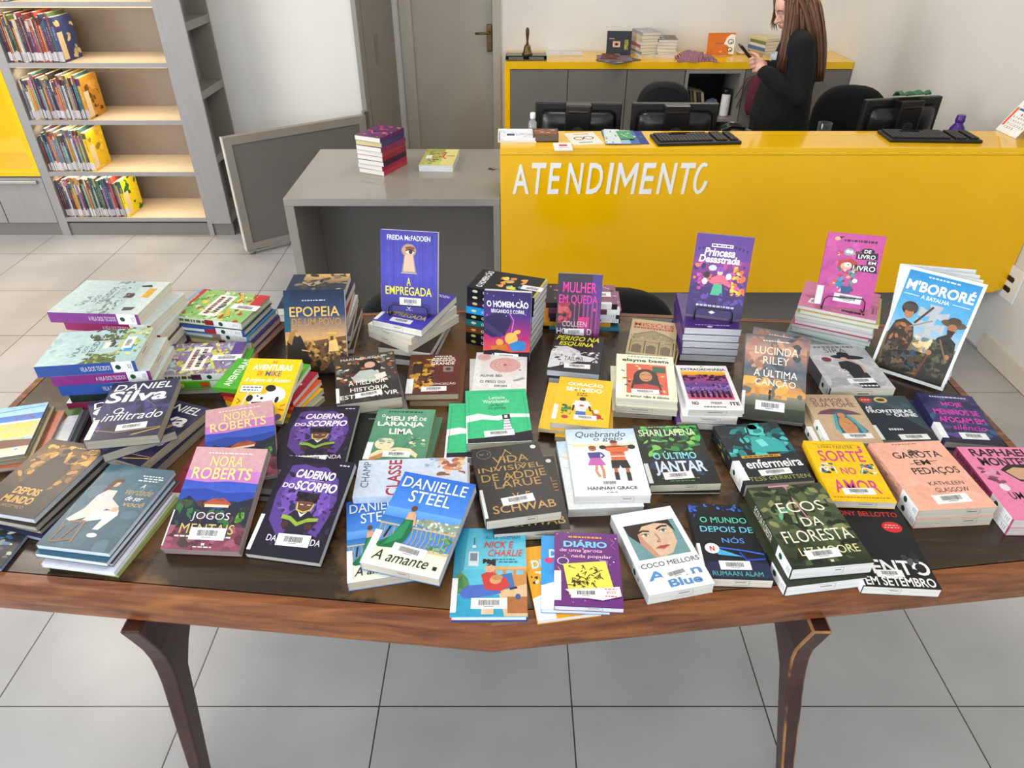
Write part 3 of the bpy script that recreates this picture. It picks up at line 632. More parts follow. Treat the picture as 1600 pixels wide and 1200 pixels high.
# children's comics
KS = (0.62, 0.97, 0, 1)
def kid(seed, bgc, cs, bar_c, acc):
    return [('N', cs, 170, 0.0, 0.0, 1, 1, 0.07, seed), ('L', acc, [(0.15, 0.75), (0.4, 0.66), (0.7, 0.72), (0.98, 0.62)], 0.06), ('N', ['#ffffff', '#2d2a28', acc], 60, 0, 0.08, 1, 0.85, 0.026, seed + 1),
            ('R', '#f4f2ea', 0.12, 0.36, 0.86, 0.6), ('W', '#6e2b2e', 0.18, 0.4, 0.8, 0.055, seed), ('W', '#3f3533', 0.22, 0.5, 0.8, 0.055, seed + 3), ('R', bar_c, 0, 0, 1, 0.11), ('W', '#f0c34d', 0.1, 0.04, 0.8, 0.03, seed + 2), ('R', bar_c, 0.55, 0.86, 1, 1)]
pile(quad('Z2', (160, 320), (385, 140), (865, 195), (670, 400)), [
    (HB, 'red edged green and yellow comic on top of the rear children pile', 0.020, '#8fc070', dict(ops=kid(11, '#8fc070', ['#7fb45c', '#a8cf7c', '#e4d25a', '#5f9a49', '#cfe0c4', '#b4402c'], '#c3303a', '#e3b53a') + [('R', '#7fa8d8', 0, 0, 1, 0.045)], spcol='#d8e2d4', sl=KS, hard=True, bar=(0.52, 0.84, 0.5, 0.13, 90), spine=[('R', '#b9303a', 0, 0, 0.1, 1), ('W', '#5b6a3a', 0.14, 0.3, 0.5, 0.4, 2), ('R', '#8f2a2a', 0.5, 0.1, 0.62, 0.9)])),
    (HB, 'dark blue spined comic second from top of the rear children pile', 0.020, '#2b3658', dict(spcol='#2758a8', sl=KS, hard=True, dy=-0.004, dx=-0.006, rot=1, spine=[('R', '#1b1f38', 0, 0, 0.14, 1), ('R', '#eeeeee', 0.06, 0.45, 0.46, 0.85), ('R', '#b02f35', 0.48, 0.3, 0.62, 1)])),
    (HB, 'light blue and orange comic in the middle of the rear children pile', 0.019, '#3d86b8', dict(spcol='#4a9ac8', sl=KS, hard=True, dy=-0.012, spine=[('R', '#d4552b', 0, 0, 0.1, 1), ('R', '#e9ecec', 0.12, 0.4, 0.5, 0.85), ('R', '#b98a7a', 0.5, 0.3, 0.62, 0.8)])),
    (HB, 'purple cornered comic second from bottom of the rear children pile', 0.022, '#5a2c6c', dict(spcol='#b9ba55', sl=KS, hard=True, dy=-0.02, dx=0.003, spine=[('R', '#5a2a6a', 0, 0, 0.12, 1), ('R', '#efe9cd', 0.14, 0.4, 0.52, 0.85), ('R', '#6a2a44', 0.53, 0.2, 0.62, 1)])),
    (HB, 'orange spined comic at the bottom of the rear children pile', 0.022, '#c45a2c', dict(spcol='#d98a2c', sl=KS, hard=True, dy=-0.02, dx=0.006, rot=-2))])
pile(quad('Z2', (30, 760), (150, 530), (705, 530), (600, 745)), [
    (HB, 'purple and yellow comic with green edge on top of the front children pile', 0.020, '#8a7a9c', dict(ops=kid(21, '#8a7a9c', ['#8d7aa8', '#d8d45a', '#a796b8', '#c9c64c', '#a9c6c2', '#6e5a88'], '#5a3a8c', '#d9d24e') + [('R', '#2a9360', 0, 0, 1, 0.06)], spcol='#e2e2cf', sl=KS, hard=True, bar=(0.5, 0.84, 0.5, 0.13, 90), spine=[('R', '#4a2a68', 0, 0, 0.1, 1), ('W', '#5b5a3a', 0.14, 0.3, 0.5, 0.4, 2), ('R', '#4a2a44', 0.5, 0.1, 0.62, 0.9)])),
    (HB, 'bright green comic in the middle of the front children pile', 0.020, '#5bb531', dict(spcol='#58ad35', sl=KS, hard=True, dy=-0.018, dx=-0.004, rot=1, spine=[('R', '#d8d43a', 0.05, 0.2, 0.3, 0.8), ('R', '#c45a2c', 0.5, 0.1, 0.6, 0.9)])),
    (HB, 'white spined comic with red corner at the bottom of the front children pile', 0.020, '#cf3b2a', dict(spcol='#cdd0cc', sl=KS, hard=True, dy=-0.022, dx=0.002, spine=[('R', '#252525', 0, 0, 0.1, 1), ('R', '#b9c84c', 0.1, 0.3, 0.55, 0.5)]))], h_=0.205)
# fanned thin books under the yellow one
FQ = quad('Z2', (470, 850), (640, 640), (1185, 680), (1000, 890))
g_ops = [('T', '#eef6ea', 'AVENTURAS', 0.08, 0.1, 0.98, 0.2, 0, 0.02), ('R', '#7fc457', 0.2, 0.6, 0.9, 0.95), ('L', '#eaf4e4', [(0.8, 0.75), (0.95, 0.74)], 0.02), ('E', '#dff0d8', 0.7, 0.86, 0.03, 0.02)]
pile(FQ, [
    (PB, 'bright green paperback topmost of the fan under the yellow book', 0.0135, '#4fae2f', dict(ops=g_ops, pages='#eeeeea', bar=(0.45, 0.83, 0.34, 0.1, 90))),
    (PB, 'dark red paperback second in the fan under the yellow book', 0.0135, '#a82338', dict(ops=[('E', '#e8d8d8', 0.55, 0.9, 0.04, 0.028)], dy=-0.018, dx=-0.004, rot=-5)),
    (PB, 'orange red paperback third in the fan under the yellow book', 0.0135, '#e8542c', dict(dy=-0.026, dx=-0.010, rot=-9, pages='#f0f0ee')),
    (PB, 'golden yellow paperback fourth in the fan under the yellow book', 0.013, '#eebf20', dict(dy=-0.032, dx=-0.018, rot=-13, pages='#f0f0ee')),
    (PB, 'pale green paperback at the bottom of the fan under the yellow book', 0.012, '#b9c4a8', dict(dy=-0.036, dx=-0.026, rot=-17))])
F, a, c = lean(quad('Z2', (640, 605), (1005, 610), (960, 1085), (560, 1072)), 0.862, 14, 0.013)
mike = [('T', '#d8491f', 'AS', 0.45, 0.035, 0.55, 0.08, 0, 0.02), ('T', '#fdfdf6', 'AVENTURAS', 0.13, 0.1, 0.87, 0.2, 0, 0.02), ('T', '#d8491f', 'DE', 0.25, 0.215, 0.35, 0.29, 0, 0.01), ('T', '#6b6470', 'MIKE', 0.4, 0.21, 0.7, 0.3, 0, 0.02), ('T', '#fbfaf0', 'A origem de Robson', 0.06, 0.33, 0.9, 0.42, 0.4),
        ('R', '#2b2b2b', 0.045, 0.455, 0.455, 0.578), ('R', '#f5f6f2', 0.05, 0.46, 0.45, 0.572), ('W', '#6a7078', 0.08, 0.48, 0.42, 0.022, 5), ('W', '#6a7078', 0.1, 0.525, 0.4, 0.022, 6), ('L', '#d8dbe0', [(0.22, 0.575), (0.18, 0.78)], 0.03),
        ('E', '#f6f6f2', 0.4, 0.68, 0.16, 0.09), ('E', '#f6f6f2', 0.7, 0.6, 0.22, 0.13, 25), ('P', '#f6f6f2', [(0.5, 0.55), (0.75, 0.5), (0.82, 0.72), (0.5, 0.74)]), ('E', '#1a1a1c', 0.6, 0.5, 0.1, 0.055, 15), ('E', '#1a1a1c', 0.28, 0.67, 0.06, 0.055), ('E', '#1a1a1c', 0.78, 0.68, 0.035, 0.05), ('E', '#26262a', 0.41, 0.63, 0.02, 0.014), ('E', '#26262a', 0.5, 0.665, 0.03, 0.02), ('E', '#e3b01c', 0.5, 0.56, 0.06, 0.04),
        ('P', '#1f1f22', [(0.33, 0.73), (0.52, 0.715), (0.5, 0.75), (0.36, 0.76)]), ('L', '#d8491f', [(0.88, 0.78), (0.96, 0.75)], 0.02), ('L', '#d8491f', [(0.87, 0.83), (0.97, 0.84)], 0.02), ('L', '#7a5a1c', [(0.06, 0.68), (0.13, 0.72), (0.08, 0.76)], 0.015), ('E', '#5c4a7a', 0.9, 0.95, 0.07, 0.05)]
book(PB, 'yellow children book with spotted dog drawing lying tilted on a fan of books', F, a, c, 0.013, '#f3c60f', mike, pages='#f2f3f4', pm=PRINTM)
# two copies of the golden landscape book by a tall dark pile
def epo():
    return [('G', '#17263f', '#2a3f63', 0, 0.3), ('G', '#2a3f63', '#d8a868', 0.3, 0.6), ('G', '#c99a52', '#2c1d12', 0.6, 1), ('G', '#173049', '#1c5672', 0, 0.5, 0, 0.1), ('P', '#6a4a26', [(0, 0.66), (0.3, 0.64), (0.6, 0.6), (1, 0.56), (1, 1), (0, 1)]), ('N', ['#8a6430', '#4a3218', '#b98a40', '#2f2012', '#caa050'], 70, 0.2, 0.62, 1, 0.88, 0.05, 31), ('N', ['#1a120c', '#2a1d12', '#3a2a18'], 40, 0, 0.8, 1, 1, 0.08, 32),
            ('R', '#c89a4c', 0.7, 0.53, 0.83, 0.61), ('R', '#5a3f1e', 0.74, 0.56, 0.79, 0.61), ('R', '#d8ac58', 0.68, 0.515, 0.85, 0.535), ('P', '#e8c27a', [(0.72, 0.62), (0.84, 0.6), (0.88, 0.74), (0.7, 0.75)]),
            ('P', '#241a12', [(0.02, 1), (0.03, 0.62), (0.1, 0.5), (0.17, 0.48), (0.26, 0.56), (0.34, 0.7), (0.4, 0.86), (0.44, 1)]), ('P', '#a87c3e', [(0.04, 0.62), (0.08, 0.5), (0.16, 0.46), (0.22, 0.5), (0.14, 0.56), (0.1, 0.66)]), ('E', '#c69a60', 0.2, 0.53, 0.04, 0.03), ('L', '#e0b060', [(0.26, 0.72), (0.4, 0.74)], 0.02), ('L', '#8a7a68', [(0.05, 0.84), (0.2, 0.9), (0.4, 0.92)], 0.025),
            ('W', '#c8cdd6', 0.3, 0.12, 0.68, 0.012, 4), ('T', '#dcb25a', 'EPOPEIA', 0.09, 0.2, 0.91, 0.32, 0, 0.01), ('T', '#b98a44', 'DE UM POVO', 0.12, 0.34, 0.93, 0.43, 0, 0.005)]
EQ = quad('Z2', (945, 165), (1390, 135), (1432, 735), (1000, 748))
Fe, a, c = lean(EQ, TZ + 0.012, 60, 0.020)
book(PB, 'upright navy and gold book with stone city at sunset leaning before a pile', Fe, a, c, 0.020, '#1a2a44', epo(), pages='#f0f0ee', spcol='#1c4660', sl=(0.78, 0.95, 0, 0))
SQ = quad('Z2', (905, 330), (960, 200), (1520, 210), (1530, 330))
dark = [('#2a2a4a', 'dark blue'), ('#8a2034', 'deep red'), ('#cfd2d6', 'white'), ('#5a4a50', 'mauve grey'), ('#2b2b2e', 'black'), ('#3a2c28', 'blackish brown')]
lay = [(PB, 'swirl patterned dark book topping the pile behind the navy gold book', 0.022, '#23303f', dict(ops=[('G', '#d8b060', '#6a5644', 0, 0.3), ('N', ['#4a4038', '#7a6a58', '#2a2622', '#a89478', '#1d2836'], 70, 0.1, 0.0, 1, 0.8, 0.09, 33), ('G', '#1c2a44', '#26344c', 0, 1, 0, 0.22), ('E', '#9a8a74', 0.84, 0.62, 0.1, 0.07), ('E', '#4a4440', 0.84, 0.62, 0.06, 0.04), ('G', '#1d2c40', '#142434', 0.82, 1)], spcol='#1b2740'))]
for k, (cc, nm) in enumerate(dark):
    lay.append((PB, f'{nm} covered book in the tall pile behind the navy gold book', 0.021 - 0.001 * k, cc, dict(dx=0.006 + 0.004 * k, dy=-0.004 * k, rot=(-3, 2, -1, 3, -2, 1)[k], pages='#d6cfc4')))
Sx = 0.155; F0 = frame(Vector((-0.568, 1.845, 0)), Vector((1, 0.04, 0)).normalized(), Vector((-0.04, 1, 0)).normalized(), 0)
def pile_at(x, y, rot, w_, h_, layers, base=TZ):
    z = base + sum(l[2] + GAP for l in layers)
    for nm, lb, t, col, op in layers:
        op = dict(op); dx, dy, r2 = op.pop('dx', 0), op.pop('dy', 0), op.pop('rot', 0); ww, hh = op.pop('w', w_), op.pop('h', h_)
        G = Matrix.Translation((x, y, z - t)) @ Matrix.Rotation(R(rot), 4, 'Z') @ Matrix.Translation((dx, dy, 0)) @ Matrix.Rotation(R(r2), 4, 'Z')
        book(nm, lb, G, ww, hh, t, col, **op); z -= t + GAP
    return base + sum(l[2] + GAP for l in layers)
pile_at(-0.555, 1.80, 2, 0.165, 0.21, lay)
# wire book stands: a rounded loop in front of the book, a strut behind it
# purple keyhole book on its pile
eq = quad('Z3', (370, 83), (720, 83), (733, 605), (385, 580))
key = [('G', '#3a3494', '#4742b4', 0, 0.5), ('G', '#4742b4', '#332c7c', 0.5, 1)] + [('L', '#5650bc' if k % 2 else '#37318c', [(0.06 + 0.085 * k, 0.02 + 0.01 * (k % 3)), (0.055 + 0.086 * k, 0.72)], 0.008) for k in range(11)] + [
       ('T', '#f4f2f6', 'FREIDA McFADDEN', 0.12, 0.055, 0.87, 0.115, 0, 0.005), ('E', '#8f8d88', 0.5, 0.235, 0.13, 0.082), ('P', '#8f8d88', [(0.42, 0.28), (0.58, 0.28), (0.63, 0.505), (0.37, 0.505)]), ('E', '#c98f74', 0.5, 0.235, 0.11, 0.07), ('P', '#e2b39a', [(0.435, 0.28), (0.565, 0.28), (0.605, 0.49), (0.395, 0.49)]), ('E', '#7c4634', 0.52, 0.205, 0.085, 0.022), ('E', '#e9dcd4', 0.52, 0.25, 0.075, 0.026), ('E', '#38251d', 0.53, 0.25, 0.034, 0.026), ('E', '#0c0a0a', 0.53, 0.25, 0.016, 0.012), ('L', '#2a1712', [(0.44, 0.235), (0.52, 0.222), (0.6, 0.24)], 0.02), ('L', '#b9aca0', [(0.36, 0.51), (0.64, 0.51)], 0.016),
       ('T', '#f3e43a', 'A', 0.46, 0.565, 0.53, 0.665, 0, 0.01), ('T', '#f3e43a', 'EMPREGADA', 0.08, 0.68, 0.9, 0.785, 0, 0.01), ('P', '#e6e4ef', [(0.45, 0.92), (0.5, 0.945), (0.54, 0.915), (0.5, 0.96)]), ('W', '#b8b4d4', 0.44, 0.965, 0.56, 0.008, 3)]
gl = [(PB, 'purple book with yellow lettering lying on top under the wire stand', 0.021, '#4340a6', dict(ops=[('G', '#3f3aa0', '#4a46b6', 0, 1), ('T', '#e8e6f2', 'FREIDA McFADDEN', 0.12, 0.05, 0.9, 0.11), ('T', '#d9cb3a', 'EMPREGADA', 0.1, 0.68, 0.9, 0.78, 0, 0.01)], bar=(0.5, 0.88, 0.42, 0.1, 2), sl=(0.76, 0.97, 0.07, 0), pages='#e9e6dc', edge=(0.4, 0.62))),
      (PB, 'cream paged paperback second from top under the keyhole book', 0.021, '#d9d4c6', dict(rot=-9, dx=-0.006, dy=-0.006, pages='#d8d2c2', spcol='#cfc9bb', edge=(0.3, 0.55))),
      (PB, 'cream paged paperback in the middle under the keyhole book', 0.023, '#cfc9bb', dict(rot=-14, dx=-0.004, dy=-0.008, pages='#dcd6c6', edge=(0.3, 0.55))),
      (PB, 'brown covered paperback second from bottom under the keyhole book', 0.019, '#3a2a26', dict(rot=10, dx=0.004, dy=-0.014, pages='#e3e0d8')),
      (PB, 'black covered paperback at the bottom under the keyhole book', 0.019, '#2c2523', dict(rot=12, dx=0.008, dy=-0.03, pages='#e3e0d8'))]
_, _, _, zt = pile(quad('Z3', (565, 435), (865, 490), (625, 700), (325, 640)), gl)
def stood(q, z0, tilt, t, **k):
    """a book standing on a wire stand; the stand is built around it"""
    F, a, c = lean(q, z0 + 0.0065 + t * math.cos(R(tilt)), tilt, t)
    return F, a, c
def add_stand(label, F, w_, h_, t, zfoot, lw=0.5, lh=0.035):
    X, Y, Zn = F.to_3x3().col[0], F.to_3x3().col[1], F.to_3x3().col[2]; O = F.translation
    bot = O - Y * (h_ / 2); r_ = empty('book_stand', (bot.x, bot.y, zfoot)); tag(r_, label, 'book stand'); base = Vector((bot.x, bot.y, zfoot))
    hb = Vector((Zn.x, Zn.y, 0)).normalized()                        # towards the reader
    fx = t / max(0.3, Zn.dot(hb)) + 0.006
    def P(dx, df, dz): return X * dx + hb * df + Vector((0, 0, dz))
    hw = w_ * lw / 2; rr = 0.0016; zz = 0.003
    b = MB(); b.tube([P(-hw, -0.01, zz), P(-hw, fx, zz), P(-hw - 0.002, fx + 0.003, zz + 0.006), P(-hw, fx + 0.001, lh * 0.8), P(-hw + 0.008, fx, lh), P(hw - 0.008, fx, lh), P(hw, fx + 0.001, lh * 0.8), P(hw + 0.002, fx + 0.003, zz + 0.006), P(hw, fx, zz), P(hw, -0.01, zz)], rr, 6); b.build('front_loop', M_WIRE, r_)
    b = MB()
    top = Y * (h_ * 0.42) - Zn * 0.004
    for s_ in (-1, 1):
        b.tube([P(s_ * hw, -0.008, zz), X * (s_ * hw * 0.9) + top * 0.9 - Zn * 0.003, X * (s_ * hw * 0.5) + top], rr, 6)
    b.tube([X * (-hw * 0.5) + top, X * (hw * 0.5) + top], rr, 6); b.build('back_rest', M_WIRE, r_)
    b = MB(); b.tube([X * (hw * 0.9) + top * 0.9 - Zn * 0.003, P(hw * 1.05, -0.075, zz), P(-hw * 1.05, -0.075, zz), X * (-hw * 0.9) + top * 0.9 - Zn * 0.003], rr, 6); b.build('rear_leg', M_WIRE, r_)
F, a, c = stood(eq, zt, 74, 0.019)
book(PB, 'purple book with an eye in a keyhole standing on a wire stand', F, a, c, 0.019, '#413ba4', key, bar=(0.52, 0.865, 0.38, 0.1, 0), pages='#efece6', sl=(0.68, 0.96, 0, 0))
add_stand('black wire book stand holding the purple keyhole book', F, a, c, 0.019, zt, 0.68, 0.036)
# dark comics pile with an upright comic before it
hq = quad('Z4', (250, 240), (365, 130), (885, 195), (775, 280))
hcol = [('#15151b', 'black', '#c9c6b4'), ('#17171d', 'dull black', '#d0cdb8'), ('#2f1d38', 'plum', '#c8c090'), ('#2496d8', 'bright blue', '#cfd49a'), ('#101014', 'jet black', '#c9c6a4'), ('#1c6f78', 'teal', '#d0d4c0'), ('#6a3f1e', 'brown', '#d8a050'), ('#0e0f12', 'coal black', '#c4c178'), ('#0c0c10', 'inky black', '#bdb060')]
hl = []
for k, (cc, nm, dc) in enumerate(hcol):
    sp = [('E', dc, 0.12, 0.5, 0.04, 0.2), ('T', '#eceef0', 'O HOMEM-CÃO', 0.24, 0.25, 0.66, 0.75, 0, 0.01)]
    op = dict(spine=sp, pages='#e3e3e3', dy=0.0018 * k * (1 if k < 6 else 0.8), dx=0.002 * (k % 3))
    if k == 0: op['ops'] = [('T', '#f2f2f2', 'O HOMEM-CÃO', 0.1, 0.08, 0.95, 0.2, 0, 0.02), ('N', ['#d98a3a', '#e8a850', '#3f8fc4', '#e0d84c'], 22, 0.2, 0.36, 0.8, 0.75, 0.09, 41), ('R', '#c8b43c', 0.0, 0.97, 1, 1)]; op['bar'] = (0.42, 0.88, 0.5, 0.13, 90)
    hl.append((CB, f'{nm} spined comic, {("topmost", "second", "third", "fourth", "fifth", "sixth", "seventh", "eighth", "lowest")[k]} of the tall comic pile', 0.0198, cc, op))
F, w0, h0, zt = pile(hq, hl, w_=0.118, h_=0.192)
F, a, c = lean(quad('Z4', (385, 235), (765, 285), (733, 815), (378, 790)), TZ + 0.012, 79, 0.020); F = Matrix.Translation((0, -0.014, 0)) @ F
hc = [('G', '#2a1f5c', '#4a2a7c', 0, 0.35), ('G', '#4a2a7c', '#b02a6c', 0.35, 0.68), ('G', '#b83068', '#e0552c', 0.68, 0.9), ('P', '#2c1f52', [(0, 0.38), (0.1, 0.36), (0.3, 0.28), (0.5, 0.3), (0.6, 0.42), (0.45, 0.62), (0.2, 0.66), (0, 0.6)]), ('P', '#3c3160', [(0.02, 0.42), (0.42, 0.6), (0.36, 0.66), (0.02, 0.52)]), ('L', '#d070d0', [(0.55, 0.3), (0.64, 0.4), (0.6, 0.56)], 0.02)] + [('E', '#e8e4f4', (0.07 + 0.137 * k) % 0.96, 0.04 + 0.03 * (k * 7 % 11), 0.008, 0.006) for k in range(16)] + [
      ('T', '#f6f6f8', 'O HOMEM-CÃO', 0.06, 0.115, 0.94, 0.22, -0.1, 0.03), ('T', '#f0f0f4', 'BRIGANDO E CORRE', 0.16, 0.25, 0.86, 0.3, -0.1, 0.01), ('E', '#e9b15a', 0.6, 0.66, 0.14, 0.09), ('E', '#e9b15a', 0.72, 0.56, 0.08, 0.03, -20), ('P', '#2f7fc0', [(0.55, 0.74), (0.75, 0.68), (0.92, 0.7), (0.9, 0.82), (0.62, 0.84)]), ('E', '#e9a04a', 0.35, 0.72, 0.08, 0.05), ('P', '#c0702c', [(0.15, 0.78), (0.5, 0.74), (0.55, 0.82), (0.2, 0.86)]), ('P', '#1c1420', [(0, 0.86), (0.3, 0.83), (0.6, 0.86), (1, 0.84), (1, 1), (0, 1)]), ('T', '#e9ecf2', 'A', 0.16, 0.89, 0.24, 0.95)]
book(CB, 'upright purple night sky comic leaning on the tall comic pile', F, a, c, 0.020, '#3a2870', hc, bar=(0.5, 0.93, 0.52, 0.1, 0), pages='#e4e4e4', sl=(0.7, 0.97, 0, 0))
# magenta curtain book and the pile behind it
il = [(PB, 'pink flowery book topping the pile behind the magenta face book', 0.017, '#8a5a74', dict(ops=[('N', ['#a8708c', '#d0a0b0', '#6a3a54', '#c88a50', '#4a2a3c'], 90, 0.2, 0, 1, 1, 0.07, 51), ('G', '#2a2426', '#3a3034', 0, 0.24)], spcol='#2b2629', sl=(0.66, 0.92, 0.1, 0), bar=(0.5, 0.76, 0.55, 0.15, 90))),
      (PB, 'pink flowery book second in the pile behind the magenta face book', 0.015, '#9a6480', dict(ops=[('N', ['#a8708c', '#d0a0b0', '#6a3a54', '#c88a50'], 60, 0.3, 0.4, 1, 1, 0.07, 52)], spcol='#6a3a54', sl=(0.8, 0.98, 0.2, 0), dy=-0.012, dx=-0.004)),
      (PB, 'pale purple book third in the pile behind the magenta face book', 0.015, '#7a4a60', dict(spcol='#3a2430', sl=(0.55, 0.95, 0, 1), dy=-0.008)),
      (PB, 'dark plum book with green dot in the pile behind the magenta face book', 0.015, '#442838', dict(spcol='#2e1c26', sl=(0.6, 0.98, 0, 1), dy=-0.012, dx=0.004)),
      (PB, 'orange spined book in the pile behind the magenta face book', 0.012, '#c98a24', dict(spcol='#d69a2e', sl=(0.55, 0.7, 0, 0), spine=[('R', '#2a2018', 0.3, 0.2, 0.36, 0.8)], dy=0.02, h=0.215)),
      (PB, 'teal book at the bottom of the pile behind the magenta face book', 0.012, '#2c6a80', dict(spcol='#3a86a0', dy=-0.012))]
zt = TZ + sum(l[2] + GAP for l in il); P0, P1 = at_z(853, 473, zt), at_z(966, 478, zt); xm = (P0.x + P1.x) / 2
pile_at(xm + 0.003, 1.872, 90 - 3, 0.122, 0.205, il)
F, a, c = lean(quad('Z4', (962, 125), (1318, 155), (1275, 685), (938, 668)), TZ + 0.006, 74, 0.014)
mu = [('G', '#2f2c34', '#3a2440', 0, 0.25), ('G', '#3a2440', '#38222c', 0.25, 1), ('G', '#4a3480', '#5a3488', 0, 0.3, 0.78, 1), ('G', '#5a3488', '#8a2c70', 0.3, 1, 0.6, 1), ('N', ['#a83044', '#c84858', '#7a2034', '#d86068'], 26, 0.03, 0.4, 0.34, 0.72, 0.1, 55), ('E', '#2a1418', 0.18, 0.6, 0.05, 0.03)] + [('L', '#b04a90' if k % 2 else '#40203a', [(0.36 + 0.05 * k, 0.43), (0.35 + 0.05 * k, 0.95)], 0.022) for k in range(12)] + [('G', '#e02a84', '#c02a80', 0.62, 0.8, 0.5, 0.75),
      ('T', '#e838a8', 'MULHER', 0.12, 0.12, 0.88, 0.27, 0, 0.012), ('T', '#e838a8', 'EM QUEDA', 0.04, 0.3, 0.92, 0.45, 0, 0.012), ('E', '#d83aa8', 0.86, 0.51, 0.035, 0.024), ('T', '#d8cfd4', 'COLLEEN', 0.14, 0.685, 0.7, 0.765), ('T', '#e2dce0', 'HOOVER D', 0.02, 0.79, 0.82, 0.88, 0, 0.01)]
book(PB, 'magenta striped book with half a face standing against a flowery pile', F, a, c, 0.014, '#332a34', mu, bar=(0.42, 0.845, 0.46, 0.1, 2), pages='#e6d9c0', sl=(0.6, 0.97, 0, 0))
pe = [('R', '#26242c', 0, 0, 1, 1), ('P', '#d8dadd', [(0.05, 0.36), (0.3, 0.33), (0.55, 0.44), (0.6, 0.55), (0.9, 0.6), (0.8, 0.7), (0.55, 0.72), (0.0, 0.95), (0.0, 0.5)]), ('N', ['#e9eaec', '#aaaeb4', '#c4c8cc', '#3a3a42'], 40, 0.02, 0.38, 0.95, 0.72, 0.06, 61), ('R', '#2a2a30', 0.0, 0.93, 1, 1),
      ('T', '#f0ee3c', 'PERIGO NA', 0.06, 0.04, 0.93, 0.17, 0.2, 0.02), ('T', '#f0ee3c', 'ESQUINA', 0.13, 0.2, 0.82, 0.33, 0.2, 0.02), ('T', '#2c2c30', 'TAILOR', 0.28, 0.6, 0.66, 0.72), ('T', '#2c2c30', 'D', 0.22, 0.78, 0.3, 0.89)]
pile(quad('Z4', (960, 620), (1335, 625), (1265, 925), (848, 885)), [
    (PB, 'black and white book with yellow slanted lettering, upper of two copies', 0.018, '#26242c', dict(ops=pe, bar=(0.56, 0.84, 0.5, 0.11, 3), pages='#ccd0dc')),
    (PB, 'black and white book lying beneath its twin before the magenta book', 0.018, '#2a2830', dict(dx=0.006, dy=-0.008, pages='#c8ccd8'))], h_=0.19)
# station drawing book
mi = [('G', '#c8b48c', '#b8a47c', 0, 1), ('T', '#c8321f', 'MISSÕES', 0.06, 0.07, 0.93, 0.2, 0, 0.02), ('W', '#b03a26', 0.06, 0.22, 0.93, 0.05, 6), ('P', '#9a8a68', [(0.05, 0.5), (0.25, 0.38), (0.5, 0.32), (0.75, 0.38), (0.95, 0.5), (0.95, 0.56), (0.05, 0.56)]), ('R', '#a8986f', 0.05, 0.56, 0.95, 0.95), ('L', '#4a4030', [(0.02, 0.5), (0.5, 0.31), (0.98, 0.5)], 0.02), ('L', '#9a4a2a', [(0.1, 0.64), (0.9, 0.64)], 0.02)] + [('P', '#6a5c44', [(0.1 + 0.3 * k, 0.95), (0.1 + 0.3 * k, 0.76), (0.2 + 0.3 * k, 0.71), (0.3 + 0.3 * k, 0.76), (0.3 + 0.3 * k, 0.95)]) for k in range(3)] + [('L', '#3f3628', [(0.06 + 0.3 * k, 0.95), (0.06 + 0.3 * k, 0.6)], 0.02) for k in range(4)] + [('N', ['#5a4e3a', '#d0be98', '#8a7c5c'], 30, 0.05, 0.4, 0.95, 0.9, 0.03, 71)]
pile(quad('Z5', (115, 590), (385, 620), (385, 850), (70, 800)), [
    (PB, 'tan book with a drawn arcaded building and red heading', 0.012, '#c0ac84', dict(ops=mi, pages='#dfe0e0')),
    (PB, 'tan book lying askew under the arcaded building book', 0.012, '#a8966e', dict(ops=mi, dx=0.013, dy=-0.010, rot=-4, pages='#dcdcd8'))])
# portrait, festival and sunset books
el = [('R', '#ecebd2', 0, 0, 1, 1), ('W', '#5a6a54', 0.2, 0.035, 0.9, 0.02, 3), ('T', '#2a2a26', 'elayne baeta', 0.1, 0.09, 0.92, 0.19, 0, 0.03), ('R', '#dc5a42', 0.17, 0.22, 0.86, 0.88), ('N', ['#2f6a4c', '#e8c850', '#2a2a2c', '#e8e4d8', '#d88a3c'], 26, 0.08, 0.23, 0.95, 0.84, 0.045, 81), ('R', '#1f5a40', 0.62, 0.26, 0.84, 0.4), ('E', '#1e1a1a', 0.5, 0.52, 0.21, 0.19), ('P', '#1e1a1a', [(0.3, 0.5), (0.24, 0.78), (0.76, 0.78), (0.7, 0.5)]), ('E', '#c98a5c', 0.5, 0.5, 0.11, 0.115), ('L', '#2a1a16', [(0.42, 0.47), (0.48, 0.46)], 0.015), ('L', '#2a1a16', [(0.53, 0.46), (0.59, 0.47)], 0.015), ('L', '#8a2a2a', [(0.45, 0.57), (0.55, 0.57)], 0.02), ('P', '#b83a32', [(0.3, 0.7), (0.5, 0.66), (0.7, 0.7), (0.76, 0.86), (0.24, 0.86)]), ('T', '#2a2a26', 'o amor não é óbvio', 0.16, 0.915, 0.86, 0.965, 0, 0.02)]
pile(quad('Z5', (25, 815), (380, 830), (380, 1105), (0, 1090)), [
    (PB, 'cream book with a dark haired girl drawn on coral red', 0.020, '#ecebd2', dict(ops=el, bar=(0.48, 0.83, 0.46, 0.09, 2), sl=(0.68, 0.93, 0.08, 0), pages='#d9d4c6')),
    (PB, 'cream book in the middle under the coral portrait book', 0.019, '#e4e2ca', dict(dx=0.002, dy=-0.004, pages='#cfc9ba', edge=(0.2, 0.6))),
    (PB, 'cream book at the bottom under the coral portrait book', 0.019, '#dedcc4', dict(dx=-0.010, dy=0.004, rot=2, pages='#cbc5b6', edge=(0.35, 0.7)))])
